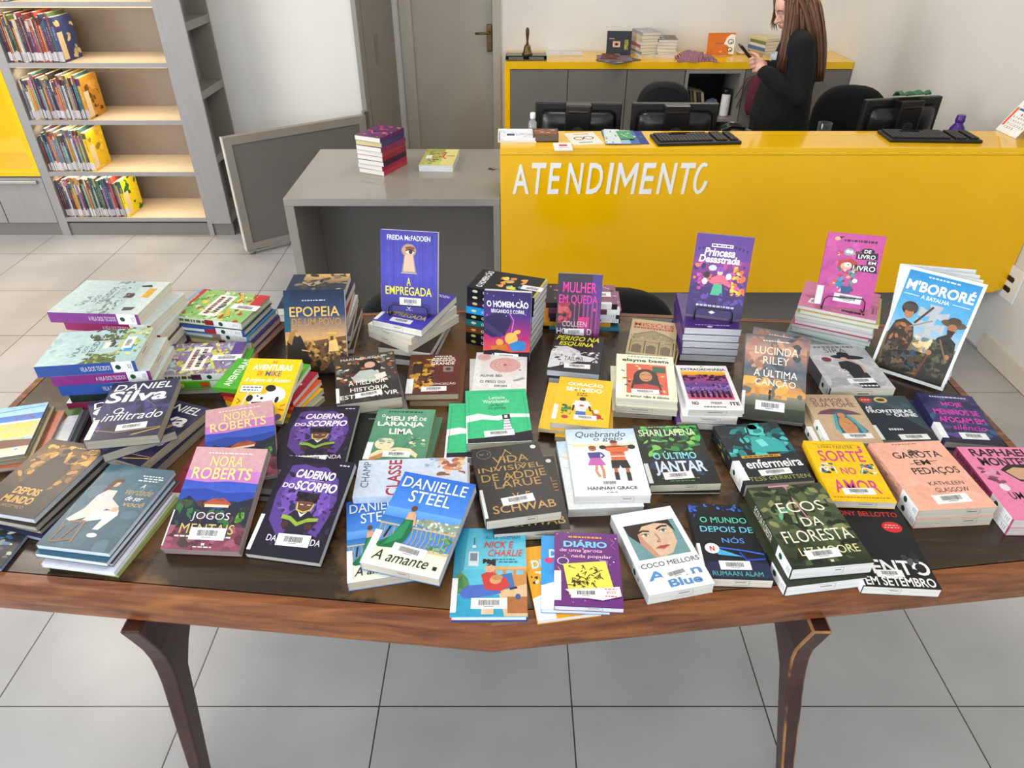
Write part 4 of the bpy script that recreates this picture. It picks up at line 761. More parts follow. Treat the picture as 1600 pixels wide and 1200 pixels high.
ex = [('R', '#efedf0', 0, 0, 1, 1), ('T', '#26222a', 'A', 0.47, 0.015, 0.53, 0.05), ('T', '#26222a', 'EXTRAORDINÁRIA', 0.08, 0.055, 0.95, 0.125, 0, 0.03), ('G', '#f0c838', '#e08a2c', 0.14, 0.24, 0.06, 0.92), ('G', '#b04a7c', '#5a4a90', 0.24, 0.5, 0.06, 0.92), ('G', '#8a6ab4', '#7a3a6c', 0.5, 0.66, 0.06, 0.92), ('G', '#c04a7c', '#d05a84', 0.66, 0.78, 0.06, 0.92), ('N', ['#2a1c34', '#1c1424', '#3c2444'], 50, 0.06, 0.22, 0.92, 0.36, 0.05, 91), ('N', ['#24182e', '#4a3a6c', '#a88ad0', '#6a4a8c'], 70, 0.06, 0.42, 0.92, 0.7, 0.035, 92)] + [('P', '#1c1424', [(0.12 + 0.1 * k, 0.74), (0.13 + 0.1 * k, 0.6), (0.16 + 0.1 * k, 0.58), (0.19 + 0.1 * k, 0.74)]) for k in range(8)] + [('T', '#26222a', 'NO', 0.1, 0.83, 0.22, 0.9, 0, 0.03), ('T', '#26222a', 'ITE', 0.8, 0.83, 0.97, 0.9, 0, 0.03), ('W', '#3a3640', 0.3, 0.93, 0.7, 0.018, 3)]
pile(quad('Z5', (385, 885), (700, 885), (805, 1165), (460, 1160)), [
    (PB, 'white bordered book with purple party silhouettes, topmost of three', 0.019, '#efedf0', dict(ops=ex, bar=(0.55, 0.86, 0.36, 0.085, 0), pages='#d6d2c8', edge=(0.3, 0.7))),
    (PB, 'white bordered book in the middle under the party silhouettes', 0.019, '#e8e4ea', dict(dx=-0.008, dy=-0.002, rot=-2, pages='#dedbd4', edge=(0.3, 0.7))),
    (PB, 'purple covered book at the bottom under the party silhouettes', 0.019, '#5a3a7c', dict(dx=-0.016, dy=-0.002, rot=-4, pages='#dad6d0'))])
pq = quad('Z5', (425, 530), (800, 570), (797, 660), (440, 645))
pr = [('G', '#5a3a8c', '#6a3a90', 0, 0.3), ('G', '#8a3a8c', '#4a2c74', 0.3, 0.65), ('G', '#3f2a6c', '#35245c', 0.65, 1), ('N', ['#c04a90', '#9a3a84', '#e07a50', '#6a4aa0', '#3a2860', '#d85a9c'], 70, 0.02, 0.3, 0.98, 0.68, 0.06, 101)] + [('P', '#3a2660', [(0.05 + 0.07 * k, 0.17 - 0.012 * k), (0.1 + 0.07 * k, 0.165 - 0.012 * k), (0.075 + 0.07 * k, 0.21 - 0.012 * k)]) for k in range(4)] + [('P', '#3a2660', [(0.68 + 0.07 * k, 0.12 + 0.012 * k), (0.73 + 0.07 * k, 0.125 + 0.012 * k), (0.7 + 0.07 * k, 0.165 + 0.012 * k)]) for k in range(4)] + [
      ('R', '#f0eaf4', 0.28, 0.11, 0.66, 0.15), ('W', '#5a3a7c', 0.3, 0.12, 0.64, 0.018, 2), ('T', '#f6f2f8', 'Princesa', 0.18, 0.16, 0.72, 0.26, 0.15, 0.03), ('T', '#f6f2f8', 'Desastrada', 0.1, 0.25, 0.82, 0.34, 0.15, 0.03), ('N', ['#f09a40', '#f4c850', '#e86a3c'], 24, 0.72, 0.36, 0.98, 0.72, 0.06, 102), ('E', '#f2c6b0', 0.5, 0.45, 0.05, 0.035), ('E', '#8a4ab0', 0.5, 0.41, 0.08, 0.03), ('P', '#e06a80', [(0.36, 0.52), (0.46, 0.48), (0.58, 0.48), (0.74, 0.6), (0.7, 0.62), (0.56, 0.58), (0.42, 0.6), (0.34, 0.58)]), ('P', '#4fb48c', [(0.42, 0.59), (0.56, 0.59), (0.6, 0.73), (0.38, 0.73)]), ('E', '#c9d6ec', 0.36, 0.4, 0.07, 0.035), ('E', '#3a2a30', 0.27, 0.49, 0.06, 0.04), ('E', '#e8dcd8', 0.25, 0.57, 0.05, 0.04), ('E', '#e8e0ec', 0.66, 0.49, 0.05, 0.04), ('N', ['#5a3f94', '#4a3280', '#6a4aa4'], 24, 0.02, 0.7, 0.98, 0.86, 0.06, 103), ('W', '#cfc2e0', 0.16, 0.855, 0.84, 0.024, 5), ('W', '#a898c8', 0.26, 0.895, 0.74, 0.012, 6), ('P', '#f0ecf6', [(0.4, 0.945), (0.46, 0.925), (0.52, 0.945), (0.46, 0.968)])]
names = ['purple covered book topping the pile under the purple party book', 'second book in the pile under the purple party book', 'middle book in the pile under the purple party book', 'second lowest book in the pile under the purple party book', 'bottom book in the pile under the purple party book']
pl = [(PB, 'white edged ' + n_, 0.0205, '#4a2f7a', dict(pages='#d9dce0', dx=(0, -0.002, 0.001, 0.002, -0.001)[k], ops=[('W', '#b8a8d8', 0.2, 0.9, 0.8, 0.02, 3), ('E', '#e9e2f2', 0.45, 0.955, 0.05, 0.018), ('N', ['#5a3f94', '#3c2768'], 20, 0.05, 0.3, 0.95, 0.85, 0.06, 104)] if k == 0 else [])) for k, n_ in enumerate(names)]
zt = TZ + sum(l[2] + GAP for l in pl)
P0 = at_z(1069.8, 511.5, zt); P1 = at_z(1159.3, 515, zt); xx = (P1 - P0).normalized(); ang = math.degrees(math.atan2(xx.y, xx.x)); cc = (P0 + P1) / 2 + Vector((-xx.y, xx.x, 0)) * 0.10
pile_at(cc.x, cc.y, ang, (P1 - P0).length, 0.20, pl)
F, a, c = stood(quad('Z5', (527, 43), (870, 98), (790, 600), (445, 560)), zt, 73, 0.02)
book(PB, 'tall purple book with dancing party figures standing on a pile', F, a, c, 0.02, '#4a2f7a', pr, pages='#d9dce0')
add_stand('black wire book stand holding the purple party book', F, a, c, 0.02, zt, 0.66, 0.04)
def luc(): return [('G', '#5f646c', '#c49a84', 0, 0.2), ('G', '#b8897a', '#5c646e', 0.2, 0.4), ('G', '#59626c', '#7a7470', 0.4, 0.6), ('G', '#b98a64', '#e0a050', 0.6, 0.72), ('G', '#8a8a80', '#5a5f50', 0.72, 0.86), ('G', '#3f473c', '#2b312a', 0.86, 1), ('N', ['#4f565e', '#c89a80', '#6c727a', '#a87c6c'], 30, 0, 0.02, 1, 0.5, 0.12, 111), ('N', ['#e6aa58', '#c98a4c', '#6e6c68'], 22, 0, 0.52, 1, 0.76, 0.12, 112),
      ('W', '#e8ddd2', 0.28, 0.06, 0.72, 0.012, 4), ('T', '#ede4d2', 'LUCINDA', 0.16, 0.14, 0.86, 0.235), ('T', '#ede4d2', 'RILEY', 0.3, 0.26, 0.72, 0.35), ('T', '#f2efe8', 'A ÚLTIMA', 0.16, 0.4, 0.86, 0.51), ('T', '#f2efe8', 'CANÇÃO', 0.19, 0.52, 0.84, 0.63), ('R', '#3a3230', 0.42, 0.66, 0.455, 0.78), ('R', '#a03a2c', 0.425, 0.7, 0.45, 0.72)]
F, a, c = lean(quad('O', (1152, 529), (1257, 522), (1257, 662), (1157, 649)), TZ + 0.021, 33, 0.022)
book(PB, 'sunset sky book with lighthouse leaning back on its twin', F, a, c, 0.022, '#4f565c', luc(), bar=(0.45, 0.85, 0.46, 0.11, 0), pages='#b8b4aa', sl=(0.7, 0.98, 0.05, 0))
F2 = shifted(F, 0.008, 0.034, -0.0235, -5)
book(PB, 'sunset sky book half hidden behind the lighthouse book', F2, a * 0.97, c * 0.95, 0.022, '#4f565c', luc(), pages='#b8b4aa')
# pink comic on a stand over a pile of thin comics
thin = [('#d07aa4', 'pink'), ('#c8c44c', 'yellow green'), ('#b9c8b0', 'pale green'), ('#c0a8b8', 'pale mauve'), ('#d8dade', 'off white'), ('#b83a5c', 'crimson'), ('#c4ccd0', 'silver grey'), ('#8fa8a0', 'sage'), ('#6f8c8c', 'grey teal'), ('#98a8a4', 'misty green'), ('#7c8a86', 'slate green')]
ll = []
for k, (cc, nm) in enumerate(thin):
    op = dict(pages='#dcdcda' if k < 5 else '#b9c4c2', dx=0.004 * math.sin(k * 2.1) + (0.004 if k in (1, 2) else 0) - (0.004 if k > 6 else 0), dy=0.004 * math.cos(k * 1.7), rot=(0, 1, -1, 0.5, 0, -0.5, 1, -4, -3, -5, -3)[k])
    if k == 0: op.update(ops=[('N', ['#c86a98', '#d888b0', '#b85a8c'], 30, 0, 0, 1, 1, 0.1, 121), ('W', '#3a2a34', 0.55, 0.84, 0.84, 0.07, 7), ('E', '#3a3036', 0.62, 0.88, 0.05, 0.03), ('E', '#3a3036', 0.75, 0.87, 0.05, 0.03), ('W', '#8a4a68', 0.92, 0.6, 0.98, 0.2, 4)], bar=(0.19, 0.74, 0.16, 0.16, 80))
    ll.append((CB, f'{nm} edged thin comic, {("topmost", "second", "third", "fourth", "fifth", "sixth", "seventh", "eighth", "ninth", "tenth", "lowest")[k]} of the pile under the pink comic', 0.0105, cc, op))
zt = TZ + sum(l[2] + GAP for l in ll)
P0 = at_z(1246.3, 477.5, zt); P1 = at_z(1370, 502.5, zt); xx = (P1 - P0).normalized(); ang = math.degrees(math.atan2(xx.y, xx.x)); cc = (P0 + P1) / 2 + Vector((-xx.y, xx.x, 0)) * 0.085
pile_at(cc.x, cc.y, ang, (P1 - P0).length, 0.17, ll)
lv = [('R', '#c4509a', 0, 0, 1, 1), ('N', ['#cc5aa2', '#b84890'], 20, 0, 0, 1, 1, 0.15, 131), ('W', '#4a2a44', 0.3, 0.075, 0.88, 0.03, 8), ('P', '#2a2226', [(0.12, 0.06), (0.3, 0.035), (0.22, 0.08)]), ('E', '#e8b890', 0.18, 0.075, 0.05, 0.025),
      ('E', '#2a242a', 0.74, 0.215, 0.12, 0.04), ('P', '#2a242a', [(0.55, 0.25), (0.92, 0.23), (0.94, 0.32), (0.56, 0.33)]), ('P', '#2a242a', [(0.5, 0.4), (0.94, 0.4), (0.97, 0.5), (0.52, 0.48)]), ('R', '#2a242a', 0.76, 0.335, 0.94, 0.395), ('T', '#f2f0f2', 'DE', 0.68, 0.195, 0.8, 0.24, 0, 0.02), ('T', '#f2f0f2', 'LIVRO', 0.59, 0.26, 0.89, 0.315, 0, 0.02), ('T', '#f2f0f2', 'EM', 0.79, 0.345, 0.92, 0.385, 0, 0.02), ('T', '#f2f0f2', 'LIVRO', 0.54, 0.41, 0.93, 0.48, 0, 0.02),
      ('N', ['#d8584c', '#4a9ab8', '#e8b48c', '#5a4a54', '#3f7a6c', '#c04038', '#e0d8c8', '#7a8a94'], 44, 0.2, 0.22, 0.62, 0.78, 0.055, 132), ('P', '#b8443c', [(0.28, 0.36), (0.5, 0.33), (0.62, 0.38), (0.5, 0.42), (0.26, 0.44)]), ('E', '#f0b49a', 0.42, 0.43, 0.1, 0.05), ('E', '#f5f3f0', 0.44, 0.41, 0.06, 0.032), ('E', '#222222', 0.45, 0.41, 0.014, 0.01), ('E', '#9aa4a8', 0.42, 0.24, 0.09, 0.05), ('E', '#f4f4f4', 0.4, 0.235, 0.035, 0.024), ('E', '#f4f4f4', 0.46, 0.24, 0.03, 0.022), ('E', '#2f8ab0', 0.36, 0.68, 0.07, 0.04), ('E', '#f2f0f0', 0.62, 0.62, 0.045, 0.03), ('P', '#3c5a8a', [(0.4, 0.7), (0.6, 0.7), (0.58, 0.8), (0.42, 0.8)])]
F, a, c = stood(quad('Z6', (300, 48), (655, 80), (558, 540), (208, 505)), zt, 74, 0.008)
book(CB, 'pink comic with speech bubbles and small figures standing on a wire stand', F, a, c, 0.008, '#c4509a', lv, bar=(0.56, 0.87, 0.5, 0.11, -4), sl=(0.72, 0.98, 0.11, 0))
add_stand('black wire book stand holding the pink comic', F, a, c, 0.008, zt, 0.72, 0.042)
# open standing comic with two soldiers
mb_ = [('R', '#e6ebee', 0, 0, 1, 1), ('G', '#2488c4', '#62aed8', 0.025, 0.45, 0.04, 0.96), ('G', '#62aed8', '#b4c4c8', 0.45, 0.62, 0.04, 0.96), ('G', '#8a7448', '#1a1714', 0.62, 0.97, 0.04, 0.96), ('W', '#dcecf4', 0.3, 0.05, 0.7, 0.012, 4), ('T', '#f4f6f4', "M'BORORÉ", 0.07, 0.085, 0.93, 0.2, 0, 0.03), ('T', '#f0f4f4', 'A BATALHA', 0.3, 0.22, 0.66, 0.255, 0, 0.01), ('R', '#e8f0f4', 0.07, 0.235, 0.27, 0.24), ('R', '#e8f0f4', 0.7, 0.235, 0.92, 0.24),
       ('P', '#b2b6ba', [(0.44, 0.28), (0.62, 0.28), (0.585, 0.35), (0.72, 0.32), (0.72, 0.41), (0.585, 0.39), (0.575, 0.45), (0.72, 0.43), (0.72, 0.52), (0.57, 0.5), (0.62, 0.6), (0.45, 0.6), (0.49, 0.5), (0.34, 0.52), (0.34, 0.43), (0.49, 0.45), (0.49, 0.39), (0.34, 0.41), (0.34, 0.32), (0.49, 0.35)]),
       ('N', ['#d8c090', '#b89a5c', '#6a7a80', '#e8d0a0', '#8a8f88'], 36, 0.3, 0.58, 0.75, 0.72, 0.06, 141), ('N', ['#22201c', '#4a3a28', '#2f4a5c', '#6a5030', '#161412', '#7a6038'], 80, 0.08, 0.72, 0.92, 0.94, 0.06, 142),
       ('P', '#3a3026', [(0.08, 0.8), (0.06, 0.62), (0.1, 0.5), (0.2, 0.46), (0.34, 0.5), (0.4, 0.62), (0.38, 0.72), (0.32, 0.8), (0.3, 0.95), (0.1, 0.95)]), ('N', ['#8a5a34', '#5a3a22', '#a87448', '#3a2618'], 26, 0.1, 0.5, 0.36, 0.7, 0.05, 143), ('E', '#3c2a1e', 0.22, 0.36, 0.105, 0.062), ('E', '#b07a52', 0.23, 0.405, 0.06, 0.05), ('E', '#4a4038', 0.22, 0.355, 0.1, 0.035), ('L', '#4a3a28', [(0.34, 0.48), (0.5, 0.3)], 0.03), ('L', '#8a8c80', [(0.3, 0.52), (0.55, 0.42)], 0.02), ('N', ['#4a4038', '#6a5c48', '#2a2622'], 30, 0.08, 0.7, 0.34, 0.92, 0.05, 145),
       ('P', '#2c2a22', [(0.6, 0.95), (0.62, 0.7), (0.68, 0.55), (0.78, 0.5), (0.92, 0.56), (0.96, 0.7), (0.95, 0.95)]), ('N', ['#4a4534', '#38352a', '#5c5640', '#22201a'], 44, 0.64, 0.55, 0.94, 0.9, 0.05, 144), ('E', '#5a4c34', 0.81, 0.4, 0.16, 0.035), ('E', '#4a3e2a', 0.81, 0.375, 0.085, 0.035), ('E', '#a86e48', 0.81, 0.445, 0.06, 0.045), ('P', '#3a2418', [(0.76, 0.46), (0.86, 0.46), (0.84, 0.52), (0.78, 0.52)]), ('L', '#6a3a24', [(0.6, 0.95), (0.66, 0.68)], 0.025), ('E', '#b0764c', 0.65, 0.7, 0.035, 0.025), ('E', '#b0764c', 0.88, 0.7, 0.035, 0.025), ('L', '#7a6a48', [(0.72, 0.56), (0.9, 0.75)], 0.02)]
F, a, c = lean(quad('Z6', (745, 250), (1305, 380), (1010, 1045), (552, 897)), TZ + 0.006, 72, 0.004)
r = book(CB, 'tall blue comic with two soldiers and a cross standing open like a tent', F, a, c, 0.004, '#e6ebee', mb_, pages='#eef0f2')
for nm, ang, th, mm, inset_ in (('page_block', 9, 0.004, page_mat('#eef0f2'), 0.004), ('page_block', 17, 0.003, page_mat('#e6e9ee'), 0.003), ('back_cover', 25, 0.0012, PRINTM, 0)):
    b = MB(); b.box(0, a - inset_, -c / 2 + inset_, c / 2 - inset_, -th, 0, 0, lin('#dfe4ea')); o = b.build(nm, mm, r); o.matrix_local = Matrix.Translation((-a / 2 + 0.0005, 0.001, -0.0003)) @ Matrix.Rotation(R(8.5 * ang / 25), 4, 'Z') @ Matrix.Rotation(R(ang), 4, 'Y')
# grey book with woman in a wide hat
si = [('G', '#b0b3b6', '#c2c4c6', 0, 1), ('N', ['#a6aaae', '#b9bcc0', '#cbccce'], 30, 0, 0, 1, 1, 0.16, 151), ('W', '#6a6468', 0.16, 0.05, 0.82, 0.035, 5), ('T', '#4a4448', 'SIRA', 0.3, 0.1, 0.66, 0.2), ('E', '#7a3040', 0.24, 0.36, 0.08, 0.055), ('E', '#1a1a1e', 0.6, 0.31, 0.27, 0.05, 6), ('E', '#141418', 0.56, 0.24, 0.1, 0.05), ('E', '#c9a890', 0.53, 0.35, 0.055, 0.04), ('P', '#1a1a1e', [(0.4, 0.42), (0.56, 0.39), (0.7, 0.46), (0.74, 0.66), (0.78, 0.98), (0.5, 0.98), (0.46, 0.7), (0.38, 0.55)]), ('L', '#c9a890', [(0.6, 0.37), (0.74, 0.5), (0.72, 0.66)], 0.04), ('N', ['#dcdee0', '#8a8c90', '#eceef0'], 9, 0.32, 0.58, 0.46, 0.75, 0.05, 152), ('W', '#e6e6ea', 0.5, 0.92, 0.76, 0.03, 3)]
F, a, c = flat(quad('Z6', (150, 755), (540, 750), (735, 1030), (355, 1030)), TZ + 0.038, 0.037); F = shifted(F, -0.012, 0, 0)
book(PB, 'thick grey book with a woman in a wide black hat', F, a, c, 0.037, '#b4b6b9', si, bar=(0.56, 0.83, 0.42, 0.1, 3), sl=(0.72, 0.97, 0, 1), pages='#ded8ca', spcol='#55565c', edge=(0.4, 0.66))
am = [('R', '#c2a888', 0, 0, 1, 1), ('W', '#8a7058', 0.3, 0.03, 0.7, 0.01, 3), ('T', '#4c4040', 'O AMOR E', 0.11, 0.08, 0.86, 0.17), ('T', '#4c4040', 'SUA FOME', 0.13, 0.18, 0.9, 0.27), ('P', '#6a4a54', [(0.1, 0.43), (0.2, 0.36), (0.4, 0.31), (0.6, 0.31), (0.8, 0.36), (0.93, 0.43)]), ('P', '#2c6a7c', [(0.42, 0.38), (0.58, 0.36), (0.72, 0.5), (0.86, 0.76), (0.76, 0.86), (0.4, 0.86), (0.3, 0.72)])] + [('L', '#78b8b8', [(0.44 - 0.025 * k, 0.42 + 0.01 * k), (0.38 - 0.025 * k, 0.62), (0.36 - 0.012 * k, 0.8)], 0.012) for k in range(4)] + [('L', '#78b8b8', [(0.62 + 0.02 * k, 0.44), (0.72 + 0.02 * k, 0.62), (0.76 + 0.02 * k, 0.8)], 0.012) for k in range(4)] + [('E', '#c98a58', 0.53, 0.45, 0.07, 0.055), ('P', '#c98a58', [(0.46, 0.5), (0.62, 0.5), (0.7, 0.68), (0.66, 0.84), (0.44, 0.84), (0.4, 0.64)]), ('L', '#8a5a38', [(0.5, 0.58), (0.6, 0.62)], 0.012)]
pile(quad('Y6', (510, 122), (745, 125), (890, 360), (640, 360)), [
    (PB, 'tan book with a reclining figure under a dark canopy, upper of two', 0.016, '#c2a888', dict(ops=am, bar=(0.62, 0.86, 0.52, 0.1, 2), sl=(0.55, 0.95, 0.07, 1), pages='#cfc6b4')),
    (PB, 'tan book beneath its twin by the slate blue book', 0.016, '#b8a080', dict(dx=-0.018, dy=-0.004, sl=(0.55, 0.95, 0.1, 1), spcol='#5a4a44', pages='#cfc6b4'))], w_=0.128, h_=0.19)
fr = [('R', '#3a4850', 0, 0, 1, 1), ('P', '#23282e', [(0, 0.05), (0.3, 0.32), (0.6, 0.42), (0.8, 0.62), (1, 0.86), (1, 1), (0, 1)]), ('N', ['#44545c', '#4a5c64', '#3a4850'], 20, 0.2, 0.0, 1, 0.4, 0.1, 161), ('E', '#c84436', 0.22, 0.1, 0.12, 0.065), ('E', '#d8c078', 0.5, 0.1, 0.12, 0.07), ('E', '#4a3a24', 0.5, 0.1, 0.08, 0.035), ('W', '#e8d8d4', 0.15, 0.09, 0.3, 0.016, 3), ('T', '#eef0f0', 'AS', 0.12, 0.25, 0.24, 0.315, 0, 0.03), ('T', '#eef0f0', 'FRONTEIRAS', 0.12, 0.325, 0.92, 0.405, 0, 0.03), ('T', '#eef0f0', 'OLINE', 0.55, 0.415, 0.95, 0.49, 0, 0.03), ('T', '#dfe3e4', 'DE', 0.42, 0.42, 0.5, 0.46), ('W', '#dfe3e4', 0.28, 0.75, 0.52, 0.04, 4)]
F, a, c = flat(quad('Y6', (750, 125), (1015, 125), (1190, 345), (885, 355)), TZ + 0.02, 0.0195)
book(PB, 'slate blue book with red and gold round seals by the tan book', F, a, c, 0.0195, '#3a4850', fr, bar=(0.62, 0.93, 0.5, 0.11, 2), sl=(0.68, 0.99, 0.1, 1), pages='#cfcabd')
ho = [('G', '#2c2a58', '#3a3468', 0, 0.5), ('G', '#3a3468', '#1c1a30', 0.5, 1), ('N', ['#4a3a78', '#2f5a80', '#5a4488', '#24224c'], 40, 0, 0.05, 1, 0.9, 0.12, 171), ('W', '#c8c4dc', 0.2, 0.05, 0.86, 0.03, 4), ('T', '#d83ab0', 'HOJE', 0.34, 0.17, 0.7, 0.28, 0, 0.02), ('T', '#d83ab0', 'MENINOS SE', 0.12, 0.33, 0.9, 0.44, 0, 0.02), ('T', '#d83ab0', 'AFOGAM EM', 0.13, 0.49, 0.92, 0.6, 0, 0.02), ('T', '#d83ab0', 'silêncio', 0.3, 0.64, 0.86, 0.74, 0.2)]
pile(quad('Y7', (608, 170), (870, 185), (1065, 440), (740, 405)), [
    (PB, 'dark purple book with hot pink lettering, upper of two near the right end', 0.017, '#2c2a50', dict(ops=ho, bar=(0.56, 0.85, 0.46, 0.12, 3), sl=(0.62, 0.92, 0.11, 0), pages='#a8a69c')),
    (PB, 'navy covered book poking out under the hot pink lettered book', 0.016, '#26284c', dict(dx=-0.02, dy=-0.008, pages='#98958c'))], w_=0.13, h_=0.195)
so = [('R', '#f2c414', 0, 0, 1, 1), ('L', '#6a4a2c', [(0.12, 0.06), (0.9, 0.07)], 0.008), ('T', '#3a2c20', 'LYNN PAINTER', 0.2, 0.08, 0.78, 0.13), ('T', '#cc4a84', 'SORTE', 0.14, 0.17, 0.88, 0.36, 0, 0.015), ('R', '#cc4a84', 0.86, 0.13, 0.91, 0.19), ('E', '#cc4a84', 0.885, 0.1, 0.03, 0.018), ('T', '#cc4a84', 'NO', 0.38, 0.46, 0.62, 0.57, 0, 0.015), ('T', '#cc4a84', 'AMOR', 0.15, 0.66, 0.86, 0.87, 0, 0.015), ('N', ['#f4efe6', '#2f6a80', '#2c2c30', '#e8d8c0', '#3a8a90'], 22, 0.04, 0.39, 0.3, 0.56, 0.05, 181), ('N', ['#2f6a80', '#e8e0d0', '#3a3a44', '#c0485a', '#3f8f96'], 22, 0.68, 0.39, 0.96, 0.56, 0.05, 182), ('L', '#f4efe6', [(0.04, 0.55), (0.08, 0.46), (0.3, 0.46), (0.3, 0.56)], 0.02), ('L', '#e8e0d0', [(0.7, 0.55), (0.76, 0.46), (0.96, 0.5)], 0.02), ('W', '#b8542c', 0.06, 0.93, 0.94, 0.012, 7)]
F, a, c = flat(quad('Y6', (498, 355), (810, 355), (970, 670), (655, 655)), TZ + 0.042, 0.017)
book(PB, 'yellow book with large pink lettering lying across a black book', F, a, c, 0.017, '#f2c414', so, bar=(0.5, 0.84, 0.5, 0.1, 2), pages='#dcd8d0', edge=(0.38, 0.7))
ga = [('R', '#efb39c', 0, 0, 1, 1), ('N', ['#f2b8a2', '#ebac94'], 16, 0, 0, 1, 1, 0.2, 191), ('W', '#8a5a4c', 0.3, 0.03, 0.66, 0.012, 4), ('N', ['#4a3a38', '#7a5c54', '#b88a7a'], 10, 0.42, 0.12, 0.6, 0.22, 0.05, 192), ('T', '#2c2424', 'GAROTA', 0.2, 0.16, 0.86, 0.26, 0, 0.01), ('T', '#2c2424', 'EM', 0.42, 0.29, 0.62, 0.37, 0, 0.01), ('L', '#4a3c3a', [(0.34, 0.35), (0.74, 0.31)], 0.012), ('T', '#2c2424', 'PEDAÇOS', 0.3, 0.41, 0.92, 0.53, 0, 0.01), ('T', '#3a2c2a', 'KATHLEEN', 0.38, 0.62, 0.84, 0.67), ('T', '#2c2222', 'GLASGOW', 0.4, 0.71, 0.84, 0.77)]
spg = [('N', ['#3a2a26', '#5a4038'], 30, 0.1, 0.15, 0.64, 0.85, 0.05, 193)]
pile(quad('Y7', (375, 425), (720, 400), (1000, 735), (620, 750)), [
    (PB, 'salmon pink book with scrawled black title, upper of two copies', 0.024, '#efb39c', dict(ops=ga, spine=spg, bar=(0.52, 0.86, 0.46, 0.12, 3), sl=(0.7, 0.99, 0.0, 1), pages='#cfc8b8', spcol='#d9a08c', edge=(0.6, 0.8))),
    (PB, 'salmon pink book beneath its scrawled twin', 0.024, '#efb39c', dict(spine=spg, sl=(0.7, 0.99, 0, 1), pages='#cbc4b4', spcol='#d9a08c', dx=0.002, dy=-0.001, edge=(0.6, 0.8)))])
ra = [('R', '#e583ac', 0, 0, 1, 1), ('T', '#2a2024', 'RAPHAEL', 0.13, 0.03, 0.93, 0.14, 0, 0.03), ('T', '#2a2024', 'MONTES', 0.16, 0.16, 0.82, 0.28, 0, 0.03), ('P', '#2a2024', [(0.35, 0.34), (0.5, 0.26), (0.8, 0.26), (0.95, 0.32), (0.95, 0.5), (0.5, 0.5)]), ('P', '#c9a080', [(0.4, 0.36), (0.55, 0.3), (0.8, 0.32), (0.9, 0.42), (0.8, 0.5), (0.5, 0.47)]), ('N', ['#8a4a6a', '#d8a0b8', '#6a3a54'], 10, 0.06, 0.3, 0.3, 0.6, 0.06, 196), ('E', '#e8dce4', 0.22, 0.58, 0.06, 0.05), ('T', '#2a2024', 'UMA FAMÍLIA', 0.2, 0.62, 0.92, 0.74, 0, 0.01), ('T', '#2a2024', 'FELIZ', 0.3, 0.77, 0.75, 0.87, 0, 0.01)]
sra = [('R', '#a8446c', 0, 0, 1, 0.5), ('T', '#2a2024', 'RAPHAEL MONTES', 0.05, 0.2, 0.6, 0.8)]
pile(quad('Y7', (825, 450), (1180, 440), (1430, 780), (1090, 800)), [
    (PB, 'bright pink book with bold black name at the right table edge', 0.022, '#e583ac', dict(ops=ra, spine=sra, sl=(0.66, 0.98, 0, 1), pages='#d8d0c8', spcol='#c25c86')),
    (PB, 'bright pink book beneath its twin at the right table edge', 0.020, '#e583ac', dict(spine=sra, sl=(0.66, 0.98, 0, 1), pages='#d4ccc4', spcol='#c25c86'))], w_=0.158, h_=0.225)
# black book with red heading, partly covered
be = [('R', '#1f1d20', 0, 0, 1, 1), ('T', '#d8342a', 'TONY BELLOTTO', 0.02, 0.06, 0.93, 0.125, 0, 0.005), ('E', '#cf2f30', 0.77, 0.26, 0.14, 0.072), ('W', '#e8b8b4', 0.68, 0.23, 0.86, 0.012, 3), ('W', '#e8b8b4', 0.66, 0.26, 0.88, 0.012, 4), ('T', '#f0eeec', 'VENTO', 0.02, 0.68, 0.98, 0.85, 0, 0.02), ('N', ['#3a3a3c', '#1a1a1c', '#5a5a5c', '#2a2a2c'], 14, 0.68, 0.55, 0.9, 0.82, 0.07, 201), ('T', '#f0eeec', 'EM SETEMBRO', 0.06, 0.88, 0.96, 0.98, 0, 0.02)]
F, a, c = flat(quad('Y6', (660, 700), (985, 680), (1195, 1110), (785, 1085)), TZ + 0.0215, 0.021)
book(PB, 'black book with red heading and red seal at the front right', F, a, c, 0.021, '#1f1d20', be, bar=(0.42, 0.84, 0.36, 0.08, 2), sl=(0.78, 0.99, 0.03, 0), pages='#e6e3dc', edge=(0.32, 0.5))
en = [('R', '#232a30', 0, 0, 1, 1), ('N', ['#2f9a98', '#4ec0bc', '#1f6a70', '#2a8688', '#183f48'], 60, 0.02, 0.0, 1, 0.55, 0.11, 211), ('E', '#5accc6', 0.58, 0.12, 0.14, 0.1), ('P', '#3aaaa8', [(0.36, 0.5), (0.46, 0.24), (0.66, 0.22), (0.86, 0.34), (0.9, 0.52)]), ('P', '#7adcd4', [(0.5, 0.3), (0.62, 0.28), (0.66, 0.4), (0.54, 0.42)]), ('L', '#12343c', [(0.5, 0.02), (0.46, 0.2), (0.6, 0.24)], 0.03), ('L', '#123a40', [(0.2, 0.3), (0.32, 0.2), (0.36, 0.44)], 0.04), ('R', '#d8a03c', 0.16, 0.55, 0.74, 0.59), ('W', '#6a4a1c', 0.2, 0.56, 0.7, 0.02, 5), ('T', '#f4f4f4', 'a enfermeira', 0.03, 0.62, 0.98, 0.76, 0, 0.02), ('T', '#a8a45c', 'TESS GERRITSEN', 0.1, 0.89, 0.97, 0.95)]
sen = [('N', ['#a89a3c', '#3a8a80', '#d8c050'], 20, 0.05, 0.1, 0.55, 0.9, 0.06, 212)]
F, a, c = flat(quad('Y6', (40, 280), (365, 255), (570, 560), (215, 570)), TZ + 0.036, 0.034)
